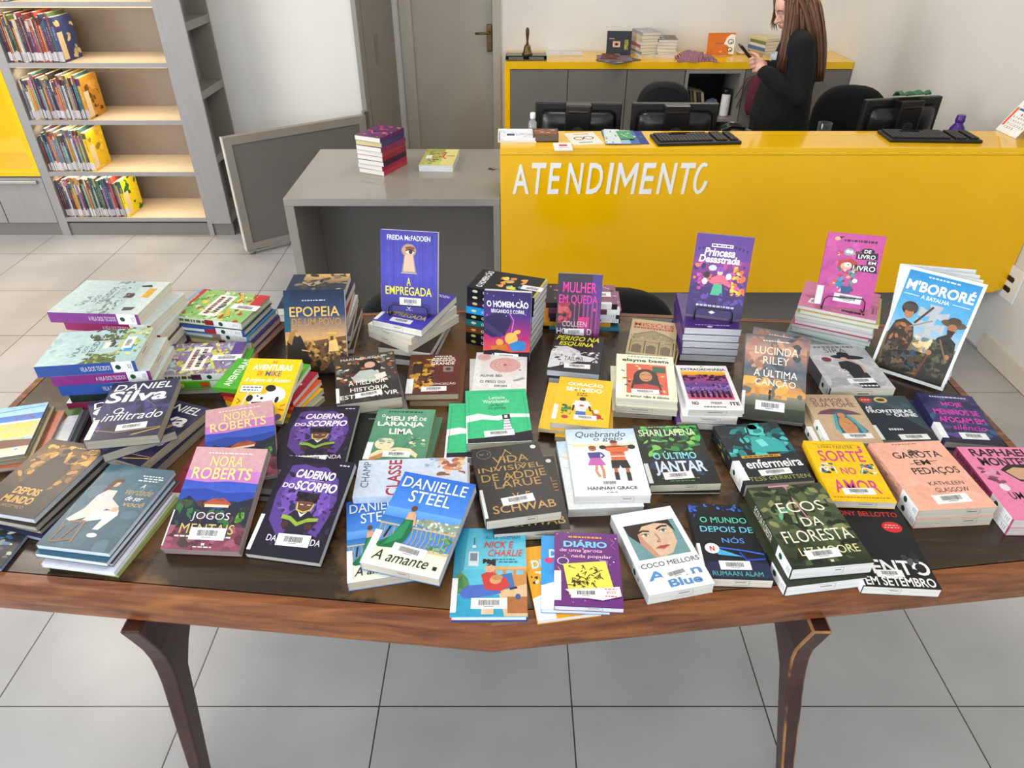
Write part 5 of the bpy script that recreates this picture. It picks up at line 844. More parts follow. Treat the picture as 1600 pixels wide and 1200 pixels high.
book(PB, 'thick teal and black book with masked face and white lettering', F, a, c, 0.034, '#232a30', en, sen, bar=(0.52, 0.83, 0.46, 0.09, 2), sl=(0.62, 0.93, 0.1, 1), pages='#d8d2c4')
ec = [('G', '#39412f', '#4a5a3c', 0, 0.5), ('G', '#4a5a3c', '#262c20', 0.5, 1), ('N', ['#2a3024', '#5a6a44', '#3a4a30', '#6f7a50', '#23291f', '#8a8c5a'], 80, 0.0, 0.0, 1, 0.62, 0.1, 221), ('N', ['#4f9a70', '#6fb48a', '#3f7a5a'], 12, 0.2, 0.3, 0.4, 0.5, 0.07, 222), ('N', ['#2a3a26', '#1f261c', '#4a5c38'], 36, 0.02, 0.6, 1, 0.97, 0.1, 223), ('R', '#d890ac', 0.28, 0.0, 0.56, 0.02), ('L', '#d890ac', [(0.5, 0.02), (0.5, 0.2), (0.56, 0.52)], 0.014), ('L', '#26301f', [(0.52, 0.06), (0.42, 0.4), (0.38, 0.6)], 0.03), ('T', '#f2ecd8', 'ECOS', 0.24, 0.23, 0.84, 0.36), ('T', '#f2ecd8', 'DA', 0.44, 0.43, 0.7, 0.54), ('T', '#f2ecd8', 'FLORESTA', 0.1, 0.58, 0.96, 0.72), ('T', '#e8e0a8', 'LIZ MOORE', 0.2, 0.78, 0.93, 0.87), ('R', '#dcd8c8', 0.5, 0.93, 0.54, 0.955)]
sec = [('T', '#e8e2cc', 'ECOS DA FLORESTA', 0.22, 0.15, 0.6, 0.8)]
pile(quad('Y6', (215, 590), (590, 560), (865, 970), (450, 1010)), [
    (PB, 'dark green forest book with pink line and cream lettering, upper of two', 0.028, '#343c2c', dict(ops=ec, spine=sec, bar=(0.46, 0.86, 0.42, 0.1, 2), sl=(0.72, 0.985, 0, 1), pages='#eceae6', edge=(0.52, 0.64))),
    (PB, 'dark green book beneath the forest book at the front', 0.026, '#2c3426', dict(spine=sec, sl=(0.72, 0.985, 0, 1), dx=-0.014, dy=-0.012, rot=2, pages='#eceae6', edge=(0.4, 0.62)))], w_=0.156, h_=0.215)
mn = [('G', '#1c1d22', '#1c1d22', 0, 0.7), ('G', '#1c1e2a', '#23263c', 0.7, 1), ('N', ['#2f5ac0', '#3a78d0', '#2a4a9c'], 26, 0.02, 0.0, 0.96, 0.1, 0.035, 231), ('N', ['#3a6ad0', '#2a4ab0'], 10, 0.0, 0.02, 0.16, 0.2, 0.05, 232), ('R', '#e8ecf0', 0.88, 0.1, 0.92, 0.16), ('T', '#58c8b4', 'O MUNDO', 0.14, 0.19, 0.87, 0.27, 0, 0.01), ('T', '#6cc4dc', 'DEPOIS DE', 0.11, 0.32, 0.92, 0.4, 0, 0.01), ('T', '#5a90e0', 'NÓS', 0.4, 0.46, 0.74, 0.545, 0, 0.01), ('P', '#4ab0e0', [(0.22, 0.63), (0.3, 0.62), (0.66, 0.72), (0.3, 0.7)]), ('L', '#3a6ae0', [(0.26, 0.6), (0.7, 0.64), (0.98, 0.68)], 0.025), ('L', '#2a4ab0', [(0.62, 0.66), (0.7, 0.76), (0.98, 0.74)], 0.03), ('P', '#2a2f4c', [(0.1, 0.8), (0.6, 0.76), (1, 0.8), (1, 0.98), (0, 0.98)]), ('E', '#f0f0f0', 0.22, 0.62, 0.11, 0.068), ('T', '#d8202c', 'N', 0.185, 0.59, 0.255, 0.655, 0, 0.04), ('T', '#58b4a4', 'RUMAAN ALAM', 0.14, 0.905, 0.87, 0.96)]
co_ = [('R', '#eceff0', 0, 0, 1, 1), ('R', '#6f989c', 0.1, 0.17, 0.92, 0.61), ('P', '#d8b89c', [(0.28, 0.2), (0.74, 0.17), (0.82, 0.3), (0.8, 0.46), (0.66, 0.58), (0.5, 0.61), (0.36, 0.6), (0.2, 0.36)]), ('P', '#c4947c', [(0.28, 0.2), (0.2, 0.36), (0.36, 0.6), (0.44, 0.6), (0.32, 0.38)]), ('P', '#2f2622', [(0.1, 0.17), (0.84, 0.17), (0.86, 0.34), (0.78, 0.22), (0.6, 0.19), (0.38, 0.21), (0.26, 0.3), (0.24, 0.42), (0.12, 0.3)]), ('L', '#2a211e', [(0.26, 0.29), (0.36, 0.265), (0.46, 0.285)], 0.03), ('L', '#2a211e', [(0.58, 0.27), (0.68, 0.24), (0.77, 0.25)], 0.03), ('E', '#e9e4de', 0.375, 0.325, 0.06, 0.018), ('E', '#e9e4de', 0.68, 0.3, 0.06, 0.018), ('E', '#4a6a78', 0.38, 0.325, 0.025, 0.017), ('E', '#4a6a78', 0.68, 0.3, 0.025, 0.017), ('L', '#3a2a26', [(0.31, 0.315), (0.38, 0.305), (0.44, 0.325)], 0.012), ('L', '#3a2a26', [(0.61, 0.295), (0.68, 0.283), (0.74, 0.295)], 0.012), ('L', '#a8745c', [(0.53, 0.32), (0.56, 0.4), (0.5, 0.425), (0.56, 0.43)], 0.016), ('P', '#b85a5c', [(0.43, 0.5), (0.52, 0.475), (0.56, 0.48), (0.62, 0.475), (0.66, 0.49), (0.55, 0.525)]), ('L', '#7a3038', [(0.43, 0.5), (0.54, 0.497), (0.66, 0.49)], 0.01),
       ('T', '#3a3a3c', 'COCO MELLORS', 0.08, 0.66, 0.98, 0.715), ('T', '#5a8cc8', 'Asim', 0.1, 0.76, 0.92, 0.86, 0, 0.02), ('T', '#5a8cc8', 'Blue', 0.36, 0.87, 0.86, 0.96, 0, 0.03)]
F, a, c = flat(quad('Y5', (430, 625), (800, 555), (1060, 1020), (665, 1080)), TZ + 0.0255, 0.025); a *= 0.96; F = shifted(F, -0.005)
book(PB, 'white book with a painted face of a dark haired woman at the front', F, a, c, 0.025, '#e6eaeb', co_, bar=(0.54, 0.82, 0.44, 0.09, 8), sl=(0.62, 0.8, 0, 1), pages='#e2dfd8', spcol='#d3d9dc', edge=(0.42, 0.68))
Fm, a, c = flat(quad('Y5', (830, 540), (1210, 570), (1400, 1015), (975, 975)), TZ + 0.022, 0.0215); a *= 0.97; Fm = shifted(Fm, 0.006)
book(PB, 'black book with blue and mint lettering and round white sticker', Fm, a, c, 0.0215, '#1c1d22', mn, bar=(0.5, 0.83, 0.46, 0.11, 1), sl=(0.56, 0.96, 0.05, 1), pages='#ddd6c6', edge=(0.42, 0.66))
qu = [('G', '#b4d0e8', '#e4eef4', 0, 0.3), ('G', '#e4eef4', '#f0f3f4', 0.3, 1), ('L', '#c4d6e4', [(0, 0.24), (0.5, 0.3), (1, 0.22)], 0.02), ('R', '#e8dcb8', 0.06, 0.24, 0.96, 0.29), ('L', '#d0dde6', [(0.04, 0.42), (0.9, 0.36)], 0.015), ('T', '#2a2c3a', 'Quebrando', 0.13, 0.04, 0.86, 0.15, 0.2), ('T', '#2a2c3a', 'o gelo', 0.38, 0.13, 0.8, 0.21, 0.2), ('E', '#b87a5c', 0.34, 0.32, 0.055, 0.038), ('E', '#8a4a34', 0.34, 0.3, 0.055, 0.028), ('P', '#4a3a8c', [(0.26, 0.38), (0.44, 0.37), (0.43, 0.47), (0.28, 0.47)]), ('L', '#4a3a8c', [(0.44, 0.38), (0.49, 0.43), (0.44, 0.46)], 0.03), ('P', '#c060b4', [(0.29, 0.46), (0.43, 0.46), (0.49, 0.57), (0.24, 0.57)]), ('L', '#c99070', [(0.36, 0.57), (0.34, 0.66), (0.38, 0.74)], 0.04), ('L', '#c99070', [(0.42, 0.57), (0.44, 0.66), (0.43, 0.76)], 0.04), ('E', '#c48a68', 0.66, 0.24, 0.05, 0.038), ('E', '#6a3a28', 0.66, 0.215, 0.055, 0.025), ('P', '#d86a3a', [(0.5, 0.29), (0.62, 0.27), (0.72, 0.27), (0.86, 0.31), (0.84, 0.36), (0.78, 0.37), (0.78, 0.5), (0.58, 0.5), (0.58, 0.37), (0.52, 0.34)]), ('L', '#f0ece6', [(0.58, 0.44), (0.78, 0.44)], 0.02), ('T', '#2a2426', 'WOLVES', 0.61, 0.375, 0.75, 0.4), ('L', '#2c2a30', [(0.48, 0.3), (0.92, 0.28)], 0.018), ('E', '#222226', 0.49, 0.3, 0.05, 0.032), ('E', '#222226', 0.9, 0.3, 0.055, 0.035), ('P', '#232328', [(0.57, 0.5), (0.79, 0.5), (0.82, 0.62), (0.7, 0.62), (0.68, 0.57), (0.66, 0.62), (0.56, 0.62)]), ('R', '#2c3038', 0.58, 0.68, 0.64, 0.8), ('R', '#2c3038', 0.74, 0.68, 0.8, 0.8), ('R', '#b86a44', 0.585, 0.62, 0.635, 0.68), ('R', '#b86a44', 0.745, 0.62, 0.795, 0.68), ('T', '#3a3c44', 'HANNAH GRACE', 0.18, 0.875, 0.84, 0.92, 0, 0.015), ('W', '#8a9098', 0.42, 0.95, 0.58, 0.012, 3)]
pile(quad('Y5', (165, 120), (565, 108), (660, 500), (220, 510)), [
    (PB, 'pale blue book with skater and hockey player, upper of two copies', 0.022, '#e6eef3', dict(ops=qu, bar=(0.49, 0.83, 0.3, 0.08, 0), pages='#dfe0dc', edge=(0.6, 0.78))),
    (PB, 'pale blue book beneath the skater book, poking out at its left', 0.021, '#d0deea', dict(ops=qu[:6], dx=-0.018, dy=-0.012, rot=2, pages='#dadbd6'))], w_=0.156)
sp_ = [('R', '#1f2420', 0, 0, 1, 1), ('N', ['#2f8a3c', '#4fb450', '#1f5a34', '#7cc85c', '#183a28', '#2a6a48'], 70, 0.02, 0.02, 0.98, 0.55, 0.09, 241), ('N', ['#1c2a40', '#24405c', '#18202c'], 30, 0.0, 0.55, 1, 0.9, 0.1, 242), ('W', '#a8d08c', 0.14, 0.03, 0.7, 0.012, 4), ('T', '#d0e8b8', 'SHARI LAPENA', 0.06, 0.08, 0.92, 0.2, 0, 0.02), ('T', '#8ad8e0', 'O ÚLTIMO', 0.17, 0.46, 0.8, 0.6, 0, 0.02), ('T', '#cfe0f4', 'JANTAR', 0.14, 0.63, 0.88, 0.86, 0, 0.03), ('W', '#5a9a4c', 0.2, 0.9, 0.74, 0.012, 5), ('W', '#5a9a4c', 0.3, 0.94, 0.66, 0.012, 6)]
F, a, c = flat(quad('Y5', (555, 100), (935, 80), (1075, 435), (660, 440)), TZ + 0.026, 0.0205)
book(PB, 'dark book with green jungle art and pale blue lettering', F, a, c, 0.0205, '#1f2420', sp_, bar=(0.44, 0.86, 0.42, 0.11, 3), sl=(0.66, 0.97, 0.06, 0), pages='#d8d1c0', edge=(0.5, 0.66))
F = shifted(F, 0.004, -0.006, -0.0052, -2); book(PB, 'thin dark booklet under the green jungle book', F, a * 0.98, c * 0.98, 0.0048, '#17181a')
cr = [('R', '#f4c01c', 0, 0, 1, 1), ('W', '#a87a18', 0.2, 0.02, 0.8, 0.008, 3), ('T', '#fbf8ec', 'CORAÇÃO', 0.18, 0.09, 0.83, 0.19, 0, 0.03), ('T', '#fbf8ec', 'SEM MEDO', 0.16, 0.21, 0.82, 0.3, 0, 0.03), ('W', '#6a4418', 0.38, 0.33, 0.56, 0.02, 4), ('W', '#6a4418', 0.37, 0.37, 0.57, 0.02, 5), ('E', '#1c1614', 0.49, 0.46, 0.06, 0.042), ('P', '#f4f2ee', [(0.37, 0.5), (0.6, 0.5), (0.66, 0.6), (0.58, 0.64), (0.57, 0.72), (0.4, 0.72), (0.38, 0.64), (0.32, 0.6)]), ('R', '#c84030', 0.45, 0.58, 0.53, 0.62), ('L', '#1c1614', [(0.35, 0.6), (0.34, 0.72)], 0.035), ('L', '#1c1614', [(0.62, 0.6), (0.66, 0.7)], 0.035), ('P', '#3a6ac0', [(0.4, 0.72), (0.57, 0.72), (0.6, 0.86), (0.4, 0.86)]), ('N', ['#2f7a3c', '#3f9a4a', '#1f5a2c'], 14, 0.14, 0.6, 0.32, 0.8, 0.06, 251), ('E', '#b8402c', 0.22, 0.86, 0.06, 0.035), ('E', '#b03224', 0.78, 0.8, 0.08, 0.05), ('L', '#b03224', [(0.68, 0.68), (0.74, 0.8), (0.9, 0.84)], 0.03), ('E', '#f0e8d8', 0.76, 0.7, 0.05, 0.035)]
pile(quad('Y4', (565, 85), (797, 100), (770, 310), (505, 285)), [
    (PB, 'yellow book with a child watering plants, upper of three copies', 0.018, '#f4c01c', dict(ops=cr, bar=(0.58, 0.84, 0.4, 0.09, 3), sl=(0.62, 0.92, 0.08, 0), pages='#d6d2c6', edge=(0.5, 0.7))),
    (PB, 'yellow book poking out left under the plant watering cover', 0.010, '#f2c32c', dict(dx=-0.028, dy=-0.004, pages='#d6d2c6')),
    (PB, 'yellow book at the bottom under the plant watering cover', 0.012, '#eebb24', dict(dx=0.008, dy=-0.012, rot=3, pages='#cfcabd'))])
le = [('R', '#3fbf84', 0, 0, 1, 1), ('P', '#eff1f0', [(0, 0.5), (0.2, 0.46), (0.45, 0.52), (0.7, 0.48), (1, 0.5), (1, 0.56), (0.7, 0.55), (0.5, 0.6), (0.25, 0.57), (0, 0.62)]), ('P', '#2a2430', [(0, 0.91), (0.3, 0.9), (0.6, 0.86), (1, 0.8), (1, 1), (0, 1)]), ('L', '#d8e8e0', [(0.02, 0.99), (0.98, 0.99)], 0.014), ('L', '#2a8a60', [(0.05, 0.05), (0.95, 0.05), (0.95, 0.75)], 0.006), ('L', '#2a8a60', [(0.05, 0.05), (0.05, 0.85)], 0.006), ('T', '#eef4ee', 'Leticia', 0.38, 0.13, 0.64, 0.19), ('T', '#eef4ee', 'Wierzchowski', 0.28, 0.2, 0.7, 0.27), ('T', '#2a5a48', 'um farol', 0.38, 0.28, 0.6, 0.335), ('T', '#2a5a48', 'no pampa', 0.36, 0.35, 0.64, 0.41), ('P', '#e8e6ea', [(0.59, 0.58), (0.67, 0.58), (0.72, 0.84), (0.56, 0.86)]), ('P', '#2a2430', [(0.565, 0.5), (0.69, 0.49), (0.69, 0.58), (0.575, 0.59)]), ('R', '#e8e6ea', 0.6, 0.51, 0.65, 0.56)] + [('L', '#6a5a78', [(0.57, 0.62 + 0.05 * k), (0.7, 0.615 + 0.05 * k)], 0.015) for k in range(5)]
pile(quad('Y4', (140, 150), (410, 130), (430, 370), (135, 385)), [
    (PB, 'green book with white lighthouse drawing, upper of two copies', 0.021, '#3fbf84', dict(ops=le, bar=(0.5, 0.83, 0.46, 0.1, 3), pages='#cfc8b8', pm=PRINTM, sl=(0.6, 0.99, 0.015, 0))),
    (PB, 'green lighthouse book lying below and left of its twin', 0.021, '#3fbf84', dict(ops=le, dx=-0.046, dy=-0.024, rot=-3, pages='#c9c2b2', pm=PRINTM, sl=(0.6, 0.99, 0.03, 0)))])
ad = [('R', '#1e1d1f', 0, 0, 1, 1), ('E', '#5a5854', 0.17, 0.1, 0.11, 0.07), ('E', '#1e1d1f', 0.17, 0.1, 0.095, 0.06), ('T', '#8a8680', 'N° 1', 0.11, 0.08, 0.23, 0.115), ('E', '#eeece8', 0.9, 0.065, 0.04, 0.028), ('T', '#b08a4c', 'VIDA', 0.28, 0.155, 0.78, 0.26), ('T', '#b08a4c', 'INVISÍVEL', 0.04, 0.28, 0.96, 0.37), ('T', '#b08a4c', 'DE ADDIE', 0.06, 0.4, 0.96, 0.5), ('T', '#b08a4c', 'LARUE', 0.22, 0.51, 0.86, 0.61), ('L', '#b8985a', [(0.26, 0.36), (0.5, 0.06)], 0.012), ('L', '#b8985a', [(0.48, 0.06), (0.56, 0.14)], 0.014), ('L', '#b8985a', [(0.32, 0.58), (0.72, 0.28)], 0.01), ('L', '#b8985a', [(0.4, 0.2), (0.7, 0.3)], 0.008), ('T', '#b8935a', 'V. E.', 0.42, 0.69, 0.7, 0.77), ('T', '#b8935a', 'SCHWAB', 0.12, 0.83, 0.96, 0.93, 0, 0.01)]
pile(quad('Y4', (160, 405), (455, 375), (570, 680), (225, 730)), [
    (PB, 'black book with gold branching lettering, upper of two copies', 0.024, '#1e1d1f', dict(ops=ad, bar=(0.48, 0.78, 0.44, 0.1, 4), sl=(0.6, 0.97, 0.04, 0), pages='#d9d2c2', edge=(0.52, 0.68))),
    (PB, 'black book with gold letters poking out right under its twin', 0.024, '#1e1d1f', dict(ops=ad, dx=0.022, dy=-0.02, rot=-5, pages='#d4cdbd', edge=(0.52, 0.68)))])
ni = [('R', '#58c0dc', 0, 0, 1, 1), ('G', '#4cb4d4', '#6acce0', 0, 0.5), ('R', '#2f8fb0', 0.0, 0.0, 0.1, 0.7), ('P', '#3a9ab8', [(0.1, 0), (0.18, 0), (0.14, 0.5), (0.1, 0.55)]), ('R', '#dbe4ea', 0.2, 0.29, 0.34, 0.46), ('R', '#7a8aa0', 0.22, 0.31, 0.32, 0.4), ('L', '#3a6a80', [(0.27, 0.12), (0.27, 0.26)], 0.02), ('E', '#d8e8ee', 0.27, 0.23, 0.03, 0.02), ('P', '#5a8a50', [(0, 0.62), (0.1, 0.52), (0.2, 0.6), (0.26, 0.74), (0, 0.78)]), ('P', '#3f7a44', [(0.04, 0.7), (0.12, 0.56), (0.16, 0.72)]), ('R', '#c88a4c', 0.5, 0.5, 1, 0.72), ('R', '#e0a868', 0.48, 0.47, 1, 0.5), ('R', '#7cc0d8', 0.58, 0.51, 0.68, 0.56), ('R', '#7cc0d8', 0.72, 0.51, 0.82, 0.56), ('R', '#7cc0d8', 0.86, 0.51, 0.96, 0.56), ('R', '#2f9cc0', 0.0, 0.78, 1, 1), ('P', '#d8b890', [(0.62, 0.74), (1, 0.66), (1, 1), (0.7, 1)]), ('R', '#a86a3c', 0.74, 0.8, 1, 0.97), ('P', '#3a70b8', [(0.5, 0.58), (0.8, 0.54), (0.84, 0.7), (0.6, 0.74)]), ('P', '#4a6ac0', [(0.1, 0.76), (0.2, 0.68), (0.6, 0.66), (0.66, 0.76), (0.4, 0.8), (0.16, 0.82)]), ('P', '#c83c38', [(0.38, 0.56), (0.5, 0.52), (0.72, 0.6), (0.78, 0.68), (0.66, 0.74), (0.44, 0.72)]), ('E', '#e0b08a', 0.5, 0.49, 0.07, 0.045), ('N', ['#2a2024', '#1c1418'], 12, 0.4, 0.38, 0.58, 0.46, 0.06, 261), ('E', '#d8a070', 0.58, 0.62, 0.08, 0.045), ('E', '#c08a5a', 0.6, 0.59, 0.08, 0.03), ('P', '#e8c0a0', [(0.4, 0.82), (0.56, 0.82), (0.56, 0.98), (0.4, 0.98)]), ('P', '#2a2a30', [(0.76, 0.71), (0.86, 0.69), (0.88, 0.71), (0.78, 0.73)]), ('E', '#3a5aa0', 0.88, 0.8, 0.035, 0.03), ('R', '#5a4a8c', 0.42, 0.005, 0.8, 0.02), ('R', '#9ab84c', 0.42, 0.0, 0.8, 0.006),
      ('T', '#2f7896', 'ALICE OSEMAN', 0.42, 0.1, 0.92, 0.14), ('T', '#d8402c', 'NICK E', 0.42, 0.17, 0.82, 0.25, 0.2, 0.01), ('T', '#d8402c', 'CHARLIE', 0.47, 0.27, 0.95, 0.35, 0.2, 0.01), ('W', '#2f6a84', 0.54, 0.38, 0.84, 0.012, 4), ('W', '#2f6a84', 0.62, 0.41, 0.88, 0.012, 5)]
F, a, c = flat(quad('Y4', (100, 758), (400, 758), (415, 1150), (60, 1155)), TZ + 0.0155, 0.015)
book(HB, 'sky blue hardcover with two figures reading in bed, at the front edge', F, a, c, 0.015, '#58c0dc', ni, bar=(0.5, 0.87, 0.47, 0.11, 0), sl=(0.6, 0.96, 0.075, 0), hard=True, spcol='#c83a3c', back='#3a4a8c', pages='#eceef2')
di = [('R', '#6a2f7c', 0, 0, 1, 1)] + [('E', ('#d8a848', '#c86a9c', '#e8e0f0')[k % 3], (0.04 + 0.173 * k) % 0.98, (0.03 + 0.271 * k) % 0.98, 0.012, 0.009) for k in range(26)] + [('L', '#b06aa8', [(0.88, 0.08), (0.94, 0.13), (0.88, 0.18), (0.95, 0.23)], 0.012), ('L', '#d8a040', [(0.05, 0.5), (0.1, 0.56), (0.05, 0.62), (0.1, 0.68)], 0.014), ('W', '#d8a848', 0.22, 0.06, 0.74, 0.025, 6), ('T', '#7cc8f0', 'DIÁRIO', 0.14, 0.11, 0.82, 0.22, 0, 0.04), ('T', '#f0c0dc', 'de uma garota', 0.08, 0.24, 0.74, 0.3, 0.1, 0.01), ('T', '#f0c0dc', 'nada popular', 0.26, 0.32, 0.88, 0.38, 0.1, 0.01), ('E', '#e0d0e8', 0.13, 0.42, 0.09, 0.055), ('E', '#5a2a70', 0.13, 0.42, 0.075, 0.045), ('P', '#9a6ab0', [(0.66, 0.37), (0.82, 0.4), (0.8, 0.5)]), ('P', '#f0e45a', [(0.13, 0.46), (0.78, 0.4), (0.88, 0.78), (0.22, 0.86)]), ('R', '#6a2f7c', 0.0, 0.97, 1, 1)]
rg = random.Random(270)
for k in range(34):
    x, y = rg.uniform(0.24, 0.7), rg.uniform(0.47, 0.74); di.append(('L', '#3a3418', [(x, y), (x + rg.uniform(-0.07, 0.07), y + rg.uniform(-0.04, 0.04)), (x + rg.uniform(-0.05, 0.09), y + rg.uniform(-0.03, 0.05))], 0.012))
di += [('N', ['#2a2818', '#3a3620'], 8, 0.26, 0.66, 0.5, 0.76, 0.04, 271), ('P', '#f0eef2', [(0.16, 0.8), (0.76, 0.76), (0.96, 0.74), (0.98, 0.86), (0.7, 0.92), (0.3, 0.88)]), ('T', '#c8283c', 'JCO', 0.76, 0.8, 0.9, 0.84, 0, 0.02), ('W', '#c8283c', 0.74, 0.77, 0.92, 0.012, 3), ('W', '#c8283c', 0.74, 0.86, 0.92, 0.012, 4)]
DQ = quad('Y4', (545, 780), (822, 780), (830, 1110), (520, 1110))
pile(DQ, [
    (PB, 'purple book with yellow sketched note, topmost of three at the front', 0.012, '#6a2f7c', dict(ops=di, bar=(0.46, 0.84, 0.44, 0.1, 2), sl=(0.56, 0.93, 0.1, 0), pages='#dfe0ea', edge=(0.45, 0.7))),
    (PB, 'bright blue book peeking out left under the purple sketch book', 0.010, '#2a9ae0', dict(ops=[('P', '#f0f2f4', [(0, 0.7), (0.3, 0.62), (0.3, 1), (0, 1)]), ('E', '#d83a7c', 0.12, 0.36, 0.07, 0.04), ('T', '#dff0f8', 'D', 0.12, 0.2, 0.24, 0.32, 0, 0.04)], dx=-0.024, dy=0.002, rot=1, pages='#e0e4ec')),
    (PB, 'orange book lowest of the three at the front edge', 0.010, '#f2a614', dict(ops=[('P', '#f4f2ec', [(0, 0.72), (0.3, 0.64), (0.3, 1), (0, 1)]), ('T', '#bfe4f4', 'DI', 0.1, 0.2, 0.28, 0.32, 0, 0.04), ('N', ['#2a2622', '#e8e0c0'], 8, 0.05, 0.36, 0.24, 0.6, 0.05, 273)], dx=-0.05, dy=-0.008, rot=12, w=0.115, h=0.17, pages='#e6e4e0'))], w_=0.121)
def dan(): return [('G', '#2f6ad0', '#4a8ae0', 0, 0.4), ('G', '#6aa8e8', '#3a7ad0', 0.4, 0.56), ('G', '#2f6ab8', '#4a90cc', 0.5, 0.64), ('P', '#8a9a8c', [(0.4, 0.5), (0.6, 0.46), (0.85, 0.48), (1, 0.45), (1, 0.6), (0.7, 0.57), (0.42, 0.53)]), ('N', ['#c4ccc0', '#e0dccc', '#7a8c74', '#a8b4a4'], 50, 0.45, 0.47, 1, 0.58, 0.03, 281), ('G', '#dfe4c8', '#e8eddc', 0.76, 1), ('R', '#c8b48c', 0.0, 0.57, 1, 0.585)] + [('L', '#b49a6a', [(0.03 + 0.06 * k, 0.585), (0.05 + 0.06 * k, 0.68), (0.02 + 0.06 * k, 0.78)], 0.014) for k in range(17)] + [('N', ['#6a9a5a', '#8ab070', '#4a7a44'], 18, 0.7, 0.6, 1, 0.78, 0.04, 282), ('R', '#d0bc90', 0.0, 0.77, 1, 0.79), ('P', '#1f6a44', [(0.3, 0.5), (0.4, 0.48), (0.44, 0.6), (0.42, 0.7), (0.36, 0.8), (0.12, 0.82), (0.06, 0.79), (0.22, 0.7)]), ('P', '#2f8a58', [(0.32, 0.52), (0.38, 0.52), (0.36, 0.7), (0.16, 0.8)]), ('P', '#d8a888', [(0.31, 0.43), (0.39, 0.42), (0.41, 0.5), (0.3, 0.51)]), ('L', '#d8a888', [(0.4, 0.44), (0.44, 0.56)], 0.025), ('E', '#6a4028', 0.355, 0.385, 0.04, 0.03), ('L', '#1c2c24', [(0.16, 0.6), (0.14, 0.72)], 0.025),
     ('T', '#e6f0e4', 'DANIELLE', 0.05, 0.05, 0.93, 0.17, 0, 0.005), ('T', '#e6f0e4', 'STEEL', 0.22, 0.19, 0.78, 0.32, 0, 0.005), ('T', '#2a2a28', 'A amante', 0.12, 0.84, 0.82, 0.94, 0.25), ('R', '#2a2a28', 0.88, 0.9, 0.93, 0.935)]
F2q = quad('Y3', (120, 690), (430, 640), (475, 1130), (145, 1165))
F, a, c = flat(F2q, TZ + 0.022, 0.0215); F = shifted(F, 0, -(c - 0.214) / 2); c = 0.214
book(PB, 'blue seaside book lying askew under its twin in a green dress cover', F, a, c, 0.0215, '#4a8ad8', dan(), sl=(0.64, 0.97, 0.08, 0), pages='#c8bfae')
F, a, c = lean(quad('Y3', (380, 610), (738, 665), (585, 1155), (195, 1070)), TZ + 0.046, 7, 0.0215)
book(PB, 'blue seaside book with woman in a green dress, on top of its twin', F, a, c, 0.0215, '#4a8ad8', dan(), bar=(0.52, 0.81, 0.44, 0.1, -4), sl=(0.66, 0.97, 0.09, 0), pages='#cfc6b6', edge=(0.45, 0.62))
ch = [('R', '#cfdcee', 0, 0, 1, 1), ('T', '#4a5a80', 'CHAMP', 0.25, 0.05, 0.95, 0.12), ('T', '#a83a48', 'CLASSE', 0.02, 0.28, 0.98, 0.4, 0, 0.02), ('N', ['#d88a5c', '#e8c8a8', '#a8604c', '#c8a070', '#8a5a4a'], 30, 0.5, 0.72, 1, 0.98, 0.08, 291), ('N', ['#8ab0d0', '#c0d4e4'], 10, 0.7, 0.6, 1, 0.75, 0.05, 292)]
pile([(556, 754), (562, 726), (728, 719.5), (730, 752)], [
    (PB, 'pale blue book turned sideways behind the seaside books', 0.020, '#cfdcee', dict(ops=ch, w=0.116, h=0.235, dx=-0.014, pages='#dfe4ea')),
    (PB, 'white book beneath the sideways pale blue book', 0.018, '#e6e9ee', dict(w=0.112, h=0.235, dx=-0.008, dy=-0.004, pages='#dfe4ea'))])
me_ = [('G', '#5f9a7c', '#4f8a6c', 0, 1), ('W', '#2a4a3c', 0.2, 0.045, 0.78, 0.03, 4), ('T', '#f2f4ec', 'O', 0.1, 0.12, 0.16, 0.17, 0, 0.02), ('T', '#f2f4ec', 'MEU PÉ', 0.18, 0.13, 0.72, 0.24, -0.1, 0.03), ('T', '#f2f4ec', 'DE', 0.76, 0.17, 0.88, 0.23, 0, 0.01), ('T', '#f2f4ec', 'LARANJA', 0.07, 0.26, 0.86, 0.37, -0.1, 0.03), ('T', '#f2f4ec', 'LIMA', 0.3, 0.39, 0.7, 0.5, -0.1, 0.03), ('L', '#3a4a34', [(0.6, 0.74), (0.72, 0.6), (0.86, 0.58)], 0.012), ('L', '#3a4a34', [(0.7, 0.64), (0.78, 0.55)], 0.012), ('N', ['#a8c8a0', '#d8dcb0', '#7aa87c'], 12, 0.66, 0.54, 0.95, 0.74, 0.04, 301), ('E', '#e8dcb4', 0.28, 0.68, 0.16, 0.105), ('N', ['#b8c4b0', '#8fa498', '#d8d8bc'], 14, 0.16, 0.58, 0.42, 0.66, 0.07, 302), ('L', '#3a3028', [(0.2, 0.68), (0.26, 0.69)], 0.012), ('L', '#3a3028', [(0.32, 0.66), (0.38, 0.66)], 0.012), ('P', '#e6d8ae', [(0.02, 0.93), (0.2, 0.8), (0.5, 0.74), (0.72, 0.76), (0.86, 0.86), (0.84, 0.92), (0.7, 0.84), (0.4, 0.84), (0.1, 0.97)]), ('P', '#c08458', [(0.04, 0.96), (0.3, 0.84), (0.5, 0.78), (0.44, 0.88), (0.14, 0.98)])]
pile(quad('Y3', (305, 312), (570, 325), (525, 560), (180, 578)), [
    (PB, 'sage green book with sleeping child and white hand lettering', 0.018, '#5f9a7c', dict(ops=me_, bar=(0.52, 0.86, 0.44, 0.1, 0), sl=(0.66, 0.96, 0.1, 0), pages='#b88a58', pm=PRINTM)),
    (PB, 'sage green book under the sleeping child book', 0.017, '#4f8468', dict(dx=0.012, dy=-0.002, rot=-3, pages='#b08050', pm=PRINTM))], w_=0.138, h_=0.195)
